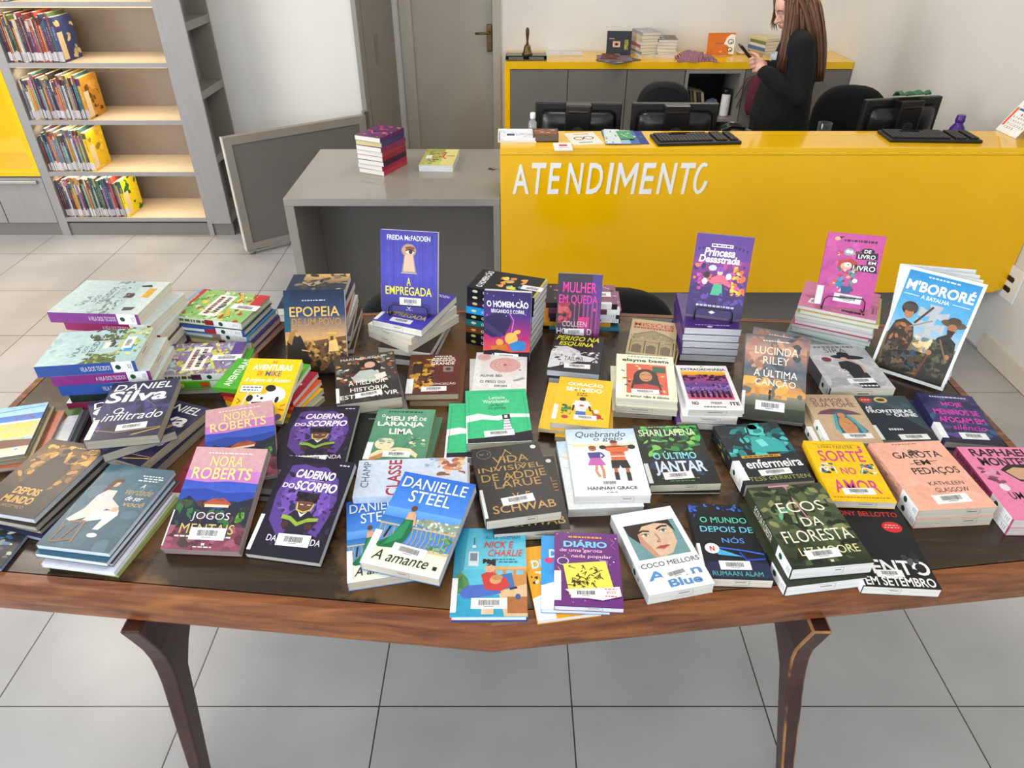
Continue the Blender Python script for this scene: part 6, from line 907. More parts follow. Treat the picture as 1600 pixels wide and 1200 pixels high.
ma = [('G', '#4a423c', '#3c3834', 0, 1), ('N', ['#c89a5a', '#b8402c', '#d8cbb0', '#5a7a6a', '#7a8a80', '#e0d6c0', '#3a2e28', '#a85a34'], 90, 0.02, 0.02, 0.98, 0.66, 0.06, 311), ('P', '#2a2522', [(0.25, 0.4), (0.4, 0.14), (0.62, 0.12), (0.78, 0.3), (0.66, 0.44)]), ('E', '#26201e', 0.54, 0.2, 0.15, 0.09), ('E', '#d8b094', 0.57, 0.25, 0.09, 0.07), ('P', '#b9c4bc', [(0.26, 0.5), (0.4, 0.36), (0.6, 0.36), (0.72, 0.46), (0.7, 0.6), (0.3, 0.6)]), ('P', '#e8e2d4', [(0.62, 0.48), (0.8, 0.44), (0.82, 0.54), (0.66, 0.58)]), ('T', '#efe9e0', 'MARÍA DUEÑAS', 0.1, 0.05, 0.8, 0.115), ('G', '#3a3632', '#35312e', 0.62, 1), ('N', ['#46403a', '#524a42', '#2e2a27'], 24, 0, 0.62, 1, 1, 0.1, 312), ('T', '#f2eee8', 'A MELHOR', 0.2, 0.56, 0.78, 0.66, 0, 0.01), ('T', '#f2eee8', 'HISTÓRIA', 0.22, 0.69, 0.82, 0.79, 0, 0.01), ('T', '#f2eee8', 'ESTÁ POR VIR', 0.06, 0.82, 0.96, 0.92, 0, 0.01)]
pile(quad('Y3', (68, 60), (355, 28), (415, 255), (85, 290)), [
    (PB, 'thick book with a reading woman and bookshelves on its cover', 0.033, '#3f3a36', dict(ops=ma, bar=(0.5, 0.86, 0.42, 0.1, 5), sl=(0.68, 0.97, 0.05, 0), pages='#c4bcac')),
    (PB, 'grey covered book beneath the reading woman book', 0.022, '#7a7672', dict(dx=0.006, dy=-0.016, rot=3, sl=(0.6, 0.97, 0.05, 0), pages='#bdb5a5'))])
mm_ = [('R', '#5c3424', 0, 0, 1, 1), ('N', ['#c8962c', '#a8782a', '#8a5a28', '#d8a83c'], 40, 0.04, 0.12, 0.5, 0.9, 0.1, 321), ('R', '#3a2418', 0.08, 0.24, 0.28, 0.48), ('N', ['#3a2218', '#2a1812', '#6a3a28'], 16, 0.3, 0.36, 0.52, 0.76, 0.07, 322), ('G', '#6a2c24', '#5a2820', 0.08, 0.98, 0.56, 0.98), ('E', '#a86a48', 0.46, 0.44, 0.05, 0.04), ('W', '#e8dcd0', 0.5, 0.04, 0.84, 0.03, 4), ('W', '#e8dcd0', 0.46, 0.09, 0.9, 0.03, 5), ('T', '#f0e8dc', 'MENINO', 0.44, 0.13, 0.92, 0.2, 0, 0.02), ('T', '#f0e8dc', 'GRANDE', 0.44, 0.21, 0.9, 0.28, 0, 0.02), ('R', '#8a7a74', 0.68, 0.32, 0.88, 0.46), ('E', '#3a3030', 0.78, 0.39, 0.05, 0.035), ('T', '#e8dcd0', 'CONCEIÇÃO', 0.44, 0.72, 0.94, 0.785, 0, 0.01), ('R', '#c8783c', 0.5, 0.94, 0.62, 0.95)]
pile(quad('Y3', (440, 45), (695, 45), (690, 235), (415, 245)), [
    (PB, 'brown book with golden room scene, upper of two copies', 0.017, '#5c3424', dict(ops=mm_, bar=(0.53, 0.87, 0.48, 0.11, 1), sl=(0.62, 0.97, 0.13, 0), pages='#b8ac94', w=0.132)),
    (PB, 'brown book beneath its twin with the golden room scene', 0.017, '#7a4a24', dict(dx=0.012, dy=-0.004, rot=-2, w=0.132, pages='#a89c86'))], h_=0.186)
al = [('R', '#e6e5e2', 0, 0, 1, 1)] + [('E', ('#dda49c', '#e4b8b0')[k % 2], 0.58 + 0.01 * k, 0.33, 0.3 - 0.03 * k, 0.19 - 0.02 * k) for k in range(9)] + [('E', ('#dfaaa2', '#e8c0b8')[k % 2], 0.16, 0.13, 0.13 - 0.02 * k, 0.09 - 0.014 * k) for k in range(5)] + [('E', ('#dfaaa2', '#e8c0b8')[k % 2], 0.6, 0.03, 0.24 - 0.04 * k, 0.06 - 0.012 * k) for k in range(4)] + [('E', '#b8545c', 0.58, 0.33, 0.03, 0.018), ('E', '#b8545c', 0.87, 0.46, 0.025, 0.015), ('T', '#3a3636', 'ALINE BEI', 0.12, 0.585, 0.53, 0.64), ('T', '#3a3636', 'O PESO DO', 0.13, 0.73, 0.6, 0.79), ('T', '#3a3636', 'PÁSSARO', 0.74, 0.66, 0.97, 0.72, 0, 0, -32)]
pile(quad('Y3', (780, 38), (1025, 38), (1015, 225), (740, 225)), [
    (PB, 'white book with pink concentric rings, upper of two copies', 0.014, '#e6e5e2', dict(ops=al, bar=(0.52, 0.87, 0.4, 0.1, 0), pages='#d6d4ce', pm=PRINTM)),
    (PB, 'white book poking out left under the pink ringed cover', 0.014, '#dddcd8', dict(dx=-0.012, dy=-0.006, rot=4, pages='#d0cec8', pm=PRINTM))], h_=0.185)
si_ = [('G', '#2c2b4c', '#35345e', 0, 0.6), ('G', '#35345e', '#211f38', 0.6, 1), ('N', ['#3f3d70', '#2a2848', '#4a4884', '#24223e'], 40, 0, 0.3, 1, 0.98, 0.12, 331), ('L', '#a88a4c', [(0.0, 0.82), (0.4, 0.9), (1, 0.86)], 0.014), ('L', '#8a7448', [(0.3, 0.34), (0.62, 0.36), (0.8, 0.5)], 0.01), ('L', '#c8a844', [(0.62, 0.96), (1, 0.88)], 0.02), ('T', '#f2f0ee', 'DANIEL', 0.08, 0.045, 0.94, 0.16, 0.15, 0.01), ('T', '#f2f0ee', 'Silva', 0.03, 0.17, 0.92, 0.38, 0.1, 0.025), ('T', '#f2f0ee', 'O', 0.22, 0.48, 0.36, 0.58, 0.2), ('T', '#f2f0ee', 'infiltrado', 0.12, 0.56, 0.96, 0.7, 0.2)]
sq = quad('Y1', (645, 105), (1000, 75), (915, 405), (475, 430))
pile(sq, [
    (PB, 'dark blue thriller with large white lettering, topmost of four', 0.024, '#2c2b4c', dict(ops=si_, bar=(0.58, 0.82, 0.42, 0.1, 4), sl=(0.66, 0.98, 0.08, 0), pages='#a8a294', w=0.15, h=0.222)),
    (PB, 'dark blue thriller second from top, turned left under its twin', 0.022, '#33325c', dict(ops=si_, rot=24, dx=-0.016, dy=0.0, pages='#a8a294', w=0.15, h=0.222)),
    (PB, 'dark blue thriller third in the pile with a yellow streak, turned right', 0.023, '#2b2a48', dict(ops=si_, rot=-30, dx=0.028, dy=-0.022, sl=(0.55, 0.95, 0, 0), pages='#b8b09c', w=0.15, h=0.222, edge=(0.5, 0.7))),
    (PB, 'dark blue thriller at the bottom of its pile', 0.023, '#2a2946', dict(rot=-27, dx=0.03, dy=-0.034, pages='#aaa391', w=0.15, h=0.222, edge=(0.5, 0.7), sl=(0.55, 0.95, 0, 0)))])
de_ = [('G', '#3a2a1a', '#5a3f24', 0, 0.12), ('G', '#6a4a28', '#3a2a18', 0.12, 0.6), ('G', '#3a2a18', '#1f1812', 0.6, 1), ('N', ['#c08a3c', '#9a6c30', '#7a5428', '#d8a850'], 40, 0.05, 0.06, 0.98, 0.3, 0.1, 341), ('N', ['#8a6030', '#5a4020', '#b8843c', '#3a2a18'], 46, 0.05, 0.28, 0.95, 0.65, 0.09, 342), ('P', '#2a1e14', [(0.28, 0.7), (0.3, 0.36), (0.38, 0.2), (0.52, 0.18), (0.58, 0.3), (0.72, 0.3), (0.78, 0.44), (0.74, 0.72)]), ('E', '#6a4a30', 0.45, 0.17, 0.06, 0.05), ('E', '#2c1f18', 0.45, 0.145, 0.065, 0.035), ('E', '#7a5436', 0.66, 0.27, 0.055, 0.045), ('E', '#2a1c16', 0.68, 0.25, 0.065, 0.04), ('G', '#241c14', '#1c1712', 0.66, 1), ('W', '#d8b878', 0.5, 0.07, 0.9, 0.012, 4), ('T', '#dca048', 'DEPOIS', 0.32, 0.66, 0.72, 0.75, 0, 0.03), ('T', '#dca048', 'MUNDO', 0.28, 0.77, 0.74, 0.86, 0, 0.03), ('T', '#a8743a', 'A RECOMEÇO', 0.3, 0.88, 0.7, 0.92, 0, 0.01)]
pile(quad('Y1', (270, 435), (615, 480), (200, 860), (-150, 800)), [
    (PB, 'brown book with two embracing figures in golden smoke, topmost copy', 0.013, '#3a2a1a', dict(ops=de_, pages='#ccd0da', h=0.225)),
    (PB, 'brown book second under the golden smoke cover', 0.013, '#33261a', dict(dx=0.006, dy=-0.006, rot=-1, pages='#a8a498', h=0.225)),
    (PB, 'thin grey edged book third under the golden smoke cover', 0.010, '#2a2622', dict(dx=0.012, dy=0.0, rot=-3, pages='#989284', h=0.225)),
    (PB, 'dark blue edged book lowest under the golden smoke cover', 0.010, '#2a3050', dict(dx=0.02, dy=-0.008, rot=-4, pages='#9aa2b4', h=0.225))])
ve = [('G', '#4a6a7a', '#3a5a6a', 0, 1), ('N', ['#4f7080', '#456474'], 14, 0, 0, 1, 1, 0.2, 351), ('L', '#8a9a9c', [(0.05, 0.06), (0.0, 0.5), (0.15, 0.9)], 0.006), ('W', '#dfe6e8', 0.62, 0.1, 0.92, 0.014, 4), ('W', '#dfe6e8', 0.66, 0.13, 0.95, 0.014, 5), ('W', '#dfe6e8', 0.6, 0.16, 0.9, 0.014, 6), ('T', '#eef0ee', 'A', 0.72, 0.21, 0.78, 0.26, 0.2), ('T', '#b89a6a', 'verdade', 0.56, 0.27, 0.96, 0.35, 0.2), ('T', '#eef0ee', 'de ser', 0.64, 0.36, 0.88, 0.42, 0.2), ('T', '#b89a6a', 'você', 0.66, 0.43, 0.96, 0.49, 0.2, 0.01),
      ('E', '#d0a88c', 0.34, 0.235, 0.06, 0.045), ('P', '#5a4034', [(0.26, 0.22), (0.3, 0.18), (0.4, 0.17), (0.42, 0.21), (0.34, 0.22), (0.3, 0.34), (0.24, 0.34)]), ('P', '#d8ccc8', [(0.22, 0.4), (0.3, 0.32), (0.44, 0.32), (0.46, 0.42), (0.64, 0.5), (0.62, 0.56), (0.5, 0.54), (0.42, 0.62), (0.16, 0.72), (0.08, 0.7), (0.2, 0.56)]), ('P', '#e2d8d4', [(0.36, 0.58), (0.68, 0.54), (0.72, 0.6), (0.62, 0.78), (0.54, 0.78), (0.56, 0.66), (0.3, 0.72)]), ('E', '#d0a88c', 0.62, 0.54, 0.05, 0.03), ('E', '#e8e4e0', 0.6, 0.84, 0.07, 0.025), ('L', '#8a6a50', [(0.16, 0.72), (0.36, 0.7), (0.4, 0.94)], 0.03), ('L', '#7a5c46', [(0.14, 0.76), (0.12, 0.95), (0.4, 0.9)], 0.03), ('L', '#7a5c46', [(0.3, 0.74), (0.22, 0.95)], 0.03)]
pile(quad('Y1', (640, 570), (1005, 600), (615, 1060), (175, 1030)), [
    (PB, 'teal blue book with seated woman in pale suit, topmost copy', 0.011, '#45657a', dict(ops=ve, pages='#d6dce8')),
    (PB, 'teal blue book second under the pale suit cover', 0.010, '#2f5a70', dict(dx=0.002, dy=-0.012, rot=-1, pages='#dfe4ee')),
    (PB, 'dark edged book third under the pale suit cover', 0.008, '#3a3a44', dict(dx=0.005, dy=-0.004, rot=-1, pages='#b0aab0')),
    (PB, 'white book fourth under the pale suit cover', 0.009, '#d8dcea', dict(dx=0.012, dy=-0.018, rot=0, pages='#e4e8f2')),
    (PB, 'olive green edged book lowest under the pale suit cover', 0.008, '#8a9a50', dict(dx=0.018, dy=-0.012, rot=-2, pages='#aab07c'))])
lf = [('R', '#22262a', 0, 0, 1, 1), ('N', ['#b8b8a8', '#8a8a7c', '#d8d4c0', '#4a5058', '#2a2e34', '#6a6a60'], 90, 0, 0, 1, 1, 0.05, 361), ('N', ['#2f5a80', '#3a78a0'], 8, 0.6, 0.3, 0.9, 0.7, 0.07, 362)]
F, a, c = flat([(-78, 806), (42, 830), (17, 869), (-101, 846)], TZ + 0.0095, 0.009)
book(PB, 'dark patterned thin book with pale leaves at the left front edge', F, max(a, 0.14), 0.16, 0.009, '#22262a', lf, pages='#8fa0b8')
nora = [('G', '#c99c9c', '#c89aa8', 0, 0.24), ('G', '#c07ab8', '#b878c0', 0.24, 0.34), ('G', '#3a52b4', '#4a68c4', 0.34, 0.6), ('P', '#c07ab8', [(0, 0.34), (0.3, 0.36), (0.6, 0.345), (1, 0.36), (1, 0.3), (0, 0.3)]), ('P', '#3048a0', [(0, 0.44), (0.3, 0.42), (0.6, 0.46), (1, 0.44), (1, 0.62), (0, 0.62)]), ('P', '#2a2c3c', [(0, 0.56), (0.14, 0.5), (0.3, 0.58), (0.6, 0.62), (0.74, 0.56), (1, 0.5), (1, 0.86), (0, 0.86)]), ('N', ['#26382c', '#35503a', '#5a3a44', '#2a2a34', '#3a6a3c'], 60, 0, 0.54, 1, 0.84, 0.07, 371), ('N', ['#6a9a3c', '#4a7a34'], 10, 0.84, 0.64, 1, 0.74, 0.05, 372), ('P', '#a8543c', [(0.36, 0.56), (0.46, 0.52), (0.6, 0.51), (0.72, 0.56), (0.72, 0.58), (0.36, 0.58)]), ('R', '#e8cfa8', 0.38, 0.575, 0.7, 0.6), ('P', '#8a4434', [(0.48, 0.535), (0.56, 0.51), (0.64, 0.54)]), ('G', '#6a3a48', '#8a4c5c', 0.8, 1), ('N', ['#7a4454', '#5a3440', '#9a5a6a', '#4a4038'], 36, 0, 0.78, 1, 1, 0.1, 373), ('W', '#f0e0e0', 0.2, 0.055, 0.82, 0.012, 4),
        ('T', '#ecd28a', 'NORA', 0.27, 0.09, 0.72, 0.2, 0, 0.01), ('T', '#ecd28a', 'ROBERTS', 0.07, 0.21, 0.88, 0.33, 0, 0.015), ('T', '#d8c8d8', 'JOGOS', 0.26, 0.65, 0.76, 0.74), ('T', '#c8b870', 'MENTAIS', 0.16, 0.76, 0.86, 0.85), ('W', '#e8dcdc', 0.12, 0.87, 0.86, 0.014, 6), ('R', '#efe8ea', 0.5, 0.935, 0.54, 0.955), ('W', '#e8dcdc', 0.4, 0.965, 0.64, 0.01, 5)]
Fn, a, c = lean(quad('Y2', (285, 385), (750, 400), (590, 1052), (85, 1030)), TZ + 0.022, 20, 0.022, w_=0.152); Fn = shifted(Fn, -0.004)
book(PB, 'pink and blue book with hillside house, front copy leaning on a pile', Fn, a, c, 0.022, '#b88a94', nora, bar=(0.54, 0.85, 0.46, 0.11, 0), sl=(0.64, 0.97, 0.015, 0), pages='#a89a94')
pn = at_z(312, 700, TZ + 0.047)
pile_at(-0.660, 1.205, -4, 0.155, 0.22, [
    (PB, 'dark red book under the rear hillside house book', 0.0215, '#7a2430', dict(dx=0.022, ops=[('N', ['#8a2c38', '#5a1c24'], 14, 0, 0, 1, 1, 0.12, 374)]))])
q2 = quad('Y2', (365, 165), (785, 100)); zz = TZ + 0.094; ti = 12
A2, B2 = at_z(*q2[0], zz), at_z(*q2[1], zz); xx = (B2 - A2).normalized(); yy = Vector((-xx.y, xx.x, 0)) * math.cos(R(ti)) + Vector((0, 0, math.sin(R(ti)))); wv = (B2 - A2).length
book(PB, 'pink and blue book with hillside house, rear copy leaning on the yellow book', frame((A2 + B2) / 2 - yy * 0.108, xx, yy, 0.0205), min(wv, 0.158), 0.216, 0.0205, '#b88a94', nora, pages='#a89a94')
sc_ = [('G', '#221d2e', '#201b2a', 0, 1), ('P', '#5a3f8c', [(0.14, 0.1), (0.4, 0.06), (0.66, 0.09), (0.86, 0.2), (0.93, 0.4), (0.9, 0.6), (0.84, 0.78), (0.6, 0.72), (0.3, 0.8), (0.12, 0.66), (0.08, 0.4)]), ('P', '#6f4fa8', [(0.2, 0.2), (0.5, 0.14), (0.78, 0.24), (0.86, 0.46), (0.74, 0.62), (0.3, 0.62), (0.16, 0.44)]), ('N', ['#3a2a60', '#4a3678', '#8062b8'], 44, 0.12, 0.34, 0.92, 0.62, 0.045, 381), ('N', ['#2a2238', '#352a4c'], 30, 0.02, 0.08, 0.98, 0.9, 0.06, 382), ('P', '#2a2438', [(0.3, 0.07), (0.5, 0.05), (0.68, 0.07), (0.5, 0.1)]), ('W', '#c8c0d8', 0.8, 0.04, 0.94, 0.014, 3), ('T', '#f2eef4', 'CADERNO', 0.24, 0.13, 0.8, 0.22, 0.1, 0.03), ('T', '#f2eef4', 'DO', 0.12, 0.285, 0.28, 0.335, 0.1, 0.02), ('T', '#f2eef4', 'SCORPIO', 0.3, 0.25, 0.88, 0.345, 0.1, 0.03), ('L', '#c8bcd8', [(0.44, 0.235), (0.66, 0.235)], 0.006),
       ('N', ['#1c1820', '#2a2430'], 24, 0.36, 0.36, 0.68, 0.46, 0.08, 383), ('E', '#6a4438', 0.53, 0.49, 0.12, 0.065), ('P', '#1c1820', [(0.4, 0.46), (0.53, 0.42), (0.66, 0.46), (0.6, 0.45), (0.46, 0.45)]), ('L', '#e8d8d0', [(0.46, 0.485), (0.51, 0.487)], 0.012), ('L', '#e8d8d0', [(0.56, 0.487), (0.61, 0.485)], 0.012), ('P', '#2a2634', [(0.3, 0.64), (0.42, 0.55), (0.64, 0.55), (0.78, 0.64), (0.7, 0.74), (0.36, 0.74)]), ('P', '#e8e4e8', [(0.46, 0.55), (0.53, 0.58), (0.6, 0.55), (0.53, 0.61)]), ('L', '#c8c04c', [(0.42, 0.47), (0.44, 0.54), (0.54, 0.56), (0.63, 0.53), (0.65, 0.47)], 0.018), ('P', '#8aa83c', [(0.28, 0.6), (0.4, 0.61), (0.52, 0.66), (0.64, 0.61), (0.78, 0.6), (0.78, 0.63), (0.64, 0.65), (0.52, 0.7), (0.4, 0.65), (0.28, 0.64)]), ('E', '#4a3028', 0.36, 0.69, 0.05, 0.03), ('E', '#4a3028', 0.68, 0.69, 0.05, 0.03), ('T', '#d8d0e0', 'DAVI HOLANDA', 0.2, 0.8, 0.93, 0.86, 0, 0.01)]
Fs, a, c = lean(quad('Y2', (860, 440), (1275, 490), (1070, 1120), (580, 1055)), TZ + 0.0165, 15, 0.0165, w_=0.150); Fs = shifted(Fs, 0.005)
book(PB, 'dark purple book with child holding an open green book, front copy', Fs, a, c, 0.0165, '#221d2e', sc_, bar=(0.56, 0.83, 0.44, 0.11, 2), sl=(0.62, 0.96, 0.05, 0), pages='#c6c2ba')
pile_at(-0.452, 1.200, -6, 0.155, 0.22, [
    (PB, 'grey covered book under the rear dark purple book', 0.018, '#4a4648', dict(dx=-0.018, pages='#9a948a', sl=(0.5, 0.9, 0.1, 0))),
    (PB, 'black book at the bottom behind the front dark purple book', 0.016, '#232126', dict(dx=-0.012, dy=-0.004, pages='#9a948a'))])
q2 = quad('Y2', (915, 150), (1330, 130)); zz = TZ + 0.035 + 0.0165
A2, B2 = at_z(*q2[0], zz), at_z(*q2[1], zz); xx = (B2 - A2).normalized(); xx = (xx + Vector((0, -0.06, 0))).normalized(); yy = Vector((-xx.y, xx.x, 0)); wv = (B2 - A2).length
book(PB, 'dark purple book with child holding an open green book, rear copy', frame((A2 + B2) / 2 - yy * 0.112, xx, yy, 0.0165), min(wv, 0.158), 0.224, 0.0165, '#221d2e', sc_, bar=(0.5, 0.86, 0.44, 0.1, 2), pages='#c6c2ba')
F, a, c = flat([(562, 650), (600, 650), (578, 745), (540, 745)], TZ + 0.024, 0.022)
book(PB, 'dark green book wedged between the dark purple and sage green books', shifted(F, -0.012, 0.02, 0, -4), 0.10, 0.20, 0.022, '#1f2622', [('T', '#e8e6e0', '?', 0.7, 0.4, 0.86, 0.5, 0, 0.02), ('W', '#8a8f88', 0.5, 0.1, 0.9, 0.02, 3)], pages='#8a857a')
# fan of thin children books at the left edge
dt = [('G', '#8cc4e8', '#a8d4ec', 0, 0.2), ('L', '#4a6a90', [(0.1, 0.12), (0.98, 0.06)], 0.02), ('G', '#2f6ac0', '#3a80d0', 0.2, 0.34), ('P', '#eef2f4', [(0, 0.34), (0.5, 0.32), (1, 0.33), (1, 0.36), (0.5, 0.36), (0, 0.38)]), ('G', '#e0c078', '#e8cc94', 0.36, 0.66), ('L', '#8a4a34', [(0.62, 0.28), (0.8, 0.22), (0.9, 0.3)], 0.02), ('T', '#d8d02c', 'DETECTIVE', 0.1, 0.4, 0.92, 0.5, 0.3, 0.03), ('T', '#d8d02c', 'OVEO', 0.3, 0.54, 0.9, 0.63, 0.3, 0.03), ('T', '#d8d02c', 'na cidade', 0.4, 0.66, 0.9, 0.71, 0.2, 0.01), ('P', '#6a3a24', [(0.2, 0.74), (0.6, 0.68), (1, 0.72), (1, 0.86), (0.2, 0.9)]), ('G', '#e8c0a4', '#f0d8c8', 0.84, 1), ('E', '#eef0f4', 0.84, 0.88, 0.05, 0.03), ('E', '#4a90c0', 0.85, 0.885, 0.025, 0.016)]
DQ = [(-36, 641.5), (74, 627.7), (27, 713), (-75, 728)]
pile(DQ, [
    (PB, 'beach scene children book on top of the fan at the left edge', 0.009, '#a8c8d8', dict(ops=dt, pages='#8a8070')),
    (PB, 'olive edged thin book second in the fan at the left edge', 0.009, '#8a7a50', dict(dx=0.012, dy=-0.006, pages='#9a9080')),
    (PB, 'rusty orange thin book third in the fan at the left edge', 0.009, '#c06a4a', dict(dx=0.03, dy=-0.014, rot=-2, pages='#b0a8a0')),
    (PB, 'white thin book with green top in the fan at the left edge', 0.009, '#d6dade', dict(ops=[('R', '#4a6a34', 0, 0, 1, 0.16), ('P', '#c0684a', [(0.5, 0.16), (0.85, 0.16), (0.55, 0.8), (0.3, 0.8)])], dx=0.062, dy=0.004, rot=-2, pages='#d0d4da')),
    (PB, 'dark slate thin book with crimson edge lowest in the fan at the left edge', 0.009, '#5a5c64', dict(ops=[('G', '#a82858', '#8a2048', 0.3, 1, 0, 0.9)], dx=0.074, dy=0.006, rot=-3, pages='#8a8a8c'))], w_=0.155, h_=0.2)
# grey desk: a small pile of magenta novels and a green picture book
gz = DZ; stc = [('#5a2a5c', 'purple topped'), ('#3a3f70', 'blue spined'), ('#7a2a5a', 'plum spined'), ('#a02c44', 'red spined'), ('#8a1f3c', 'dark crimson'), ('#3a2438', 'blackberry coloured'), ('#a83058', 'raspberry coloured'), ('#b83a4c', 'coral red')]
sl_ = []
for k, (cc, nm) in enumerate(stc):
    op = dict(pages='#e9e6e0' if k != 1 else '#d8c890', dx=(0, 0.002, -0.003, 0.001, 0, -0.002, 0.003, 0.001)[k], dy=(0, -0.004, 0.001, -0.004, -0.004, -0.002, -0.006, -0.006)[k], rot=(0, 2, -1, 1, 0, 1, -2, 0)[k], spcol=cc)
    if k == 0: op['ops'] = [('N', ['#8a3a70', '#c04a6c', '#3a2038', '#d87a5c', '#5a2a6c'], 40, 0, 0, 1, 1, 0.1, 391), ('L', '#d84a9c', [(0.3, 0.4), (0.6, 0.3), (0.8, 0.5)], 0.05)]
    sl_.append((PB, f'{nm} novel, {("topmost", "second", "third", "fourth", "fifth", "sixth", "seventh", "lowest")[k]} of the small pile on the grey desk', 0.0215, cc, op))
q = [(559.5, 209), (600, 211), (627, 196), (575, 200)]
zt = gz + sum(l[2] + GAP for l in sl_); ctr = at_z(593, 205, zt)
pile_at(ctr.x, ctr.y, 82, 0.14, 0.21, sl_, base=gz) if False else pile_at(ctr.x, ctr.y, 155, 0.14, 0.205, [(n_, l_, t_, c_, {**o_, 'spcol': c_}) for n_, l_, t_, c_, o_ in sl_], base=gz)
F, a, c = flat([(668, 233), (719, 233), (706, 259), (653, 258)], gz + 0.03, 0.03)
book(PB, 'green and yellow picture book lying alone on the grey desk', F, a, c, 0.03, '#b8c070', [('G', '#9aac58', '#c8c878', 0, 1), ('G', '#dcd68a', '#d8d080', 0, 1, 0.6, 1), ('N', ['#6a8a3c', '#a8b85c', '#d87a3c', '#8a5a34', '#5a7a3a'], 40, 0.02, 0.1, 0.62, 0.9, 0.09, 395), ('L', '#c8582c', [(0.5, 0.3), (0.65, 0.2), (0.6, 0.5), (0.72, 0.6)], 0.06), ('R', '#f0f0ea', 0.1, 0.4, 0.28, 0.6), ('W', '#6a6a3a', 0.7, 0.4, 0.95, 0.05, 3)], pages='#e3e7ee', spcol='#c8c88a')
# ---------------------------------------------------------------- books on the bookcase shelves
rg = random.Random(7)
PAL = [('#2c3658', 'navy'), ('#552030', 'maroon'), ('#b0622f', 'orange'), ('#2f5a64', 'teal'), ('#40583c', 'green'), ('#b9aa8c', 'cream'), ('#4a345a', 'purple'), ('#6c6c72', 'grey'), ('#8a3630', 'red'), ('#34608c', 'blue'), ('#c0bcb6', 'white'), ('#443226', 'brown'), ('#a08a40', 'mustard'), ('#26282e', 'black'), ('#9a6a80', 'dusty pink'), ('#6f8a7a', 'sage')]
ORD = ['first', 'second', 'third', 'fourth', 'fifth', 'sixth', 'seventh', 'eighth', 'ninth', 'tenth', 'eleventh', 'twelfth', 'thirteenth', 'fourteenth', 'fifteenth', 'sixteenth', 'seventeenth', 'eighteenth', 'nineteenth', 'twentieth', 'twenty-first', 'twenty-second', 'twenty-third', 'twenty-fourth', 'twenty-fifth', 'twenty-sixth', 'twenty-seventh', 'twenty-eighth', 'twenty-ninth', 'thirtieth', 'thirty-first', 'thirty-second', 'thirty-third', 'thirty-fourth', 'thirty-fifth', 'thirty-sixth', 'thirty-seventh', 'thirty-eighth', 'thirty-ninth', 'fortieth', 'forty-first', 'forty-second', 'forty-third', 'forty-fourth', 'forty-fifth', 'forty-sixth', 'forty-seventh', 'forty-eighth']
def mixc(c_):
    v = [int(c_[i:i + 2], 16) for i in (1, 3, 5)]; t_ = 200 if sum(v) < 380 else 60
    return '#%02x%02x%02x' % tuple(int(x * 0.6 + t_ * 0.4) for x in v)
ENDC = {0: [('#e0c81c', '#1f5a2c'), ('#2f6a34', '#d8c020')], 1: [('#d8b424', '#8a7a2c'), ('#c8a030', '#e8c840')], 2: [('#b8842c', '#6a4a24'), ('#c89a4a', '#5a3018')], 3: [('#3a3f70', '#b8a878'), ('#2c4a78', '#c8b890')], 4: [('#5a6a7a', '#8a8a8a'), ('#6a5a4a', '#a89878')]}
def shelf_row(si, rowname, xend, hmin, hmax):
    x = BX0 + 0.006; z = SZ[si] + 0.0012; k = 0; items = []
    while x < xend - 0.03:
        t = rg.choice((0.008, 0.010, 0.012, 0.014, 0.016)); items.append((x, t)); x += t + 0.0006
    n = len(items) + 1
    for k, (x, t) in enumerate(items + [(x, 0.024)]):
        last = k == n - 1; cc, nm = PAL[rg.randrange(len(PAL))]; h = rg.uniform(hmin, hmax); dpt = rg.uniform(0.17, 0.2); y0 = YK + 0.018 + rg.uniform(0, 0.008)
        if last: cc, c2 = ENDC[si][0]; h = hmin + 0.02; dpt = 0.2
        F = Matrix(((0, 0, 1, x), (1, 0, 0, y0 + dpt / 2), (0, 1, 0, z + h / 2), (0, 0, 0, 1)))
        c2 = PAL[rg.randrange(len(PAL))][0]
        spn = [('R', c2, 0.02, 0.0, rg.uniform(0.1, 0.35), 1), ('W', mixc(cc), 0.2, 0.3, rg.uniform(0.45, 0.68), 0.35, k)]
        ops = ()
        if last: ops = [('N', [ENDC[si][0][1], cc, ENDC[si][1][0], ENDC[si][1][1]], 26, 0, 0, 1, 1, 0.16, si * 7 + 3), ('R', '#d9c7a2', 0.02, 0.34, 0.3, 0.95)]
        label = f'{nm} spined slim picture book, {ORD[k]} from the left on the {rowname} bookcase shelf' if not last else f'book with patterned cover and beige label ending the row on the {rowname} shelf'
        if last and si == 4: label = 'patterned book ending the row on the topmost bookcase shelf'
        book('picture_book', label, F, dpt, h, t, cc, ops, spn, sl=(rg.choice((0.76, 0.77, 0.79)), rg.uniform(0.95, 0.985), 0, 0), slc=rg.choice(('#b4afb2', '#a9a2a6', '#c0babb', '#9c979c')), pages='#e3d3ae', pm=PRINTM, group=f'picture books on the {rowname} bookcase shelf')
shelf_row(0, 'lowest', -2.50, 0.215, 0.262)
shelf_row(1, 'second lowest', -2.62, 0.215, 0.262)
shelf_row(2, 'middle', -2.555, 0.215, 0.262)
shelf_row(3, 'second highest', -2.59, 0.215, 0.262)
shelf_row(4, 'topmost', -2.80, 0.215, 0.262)

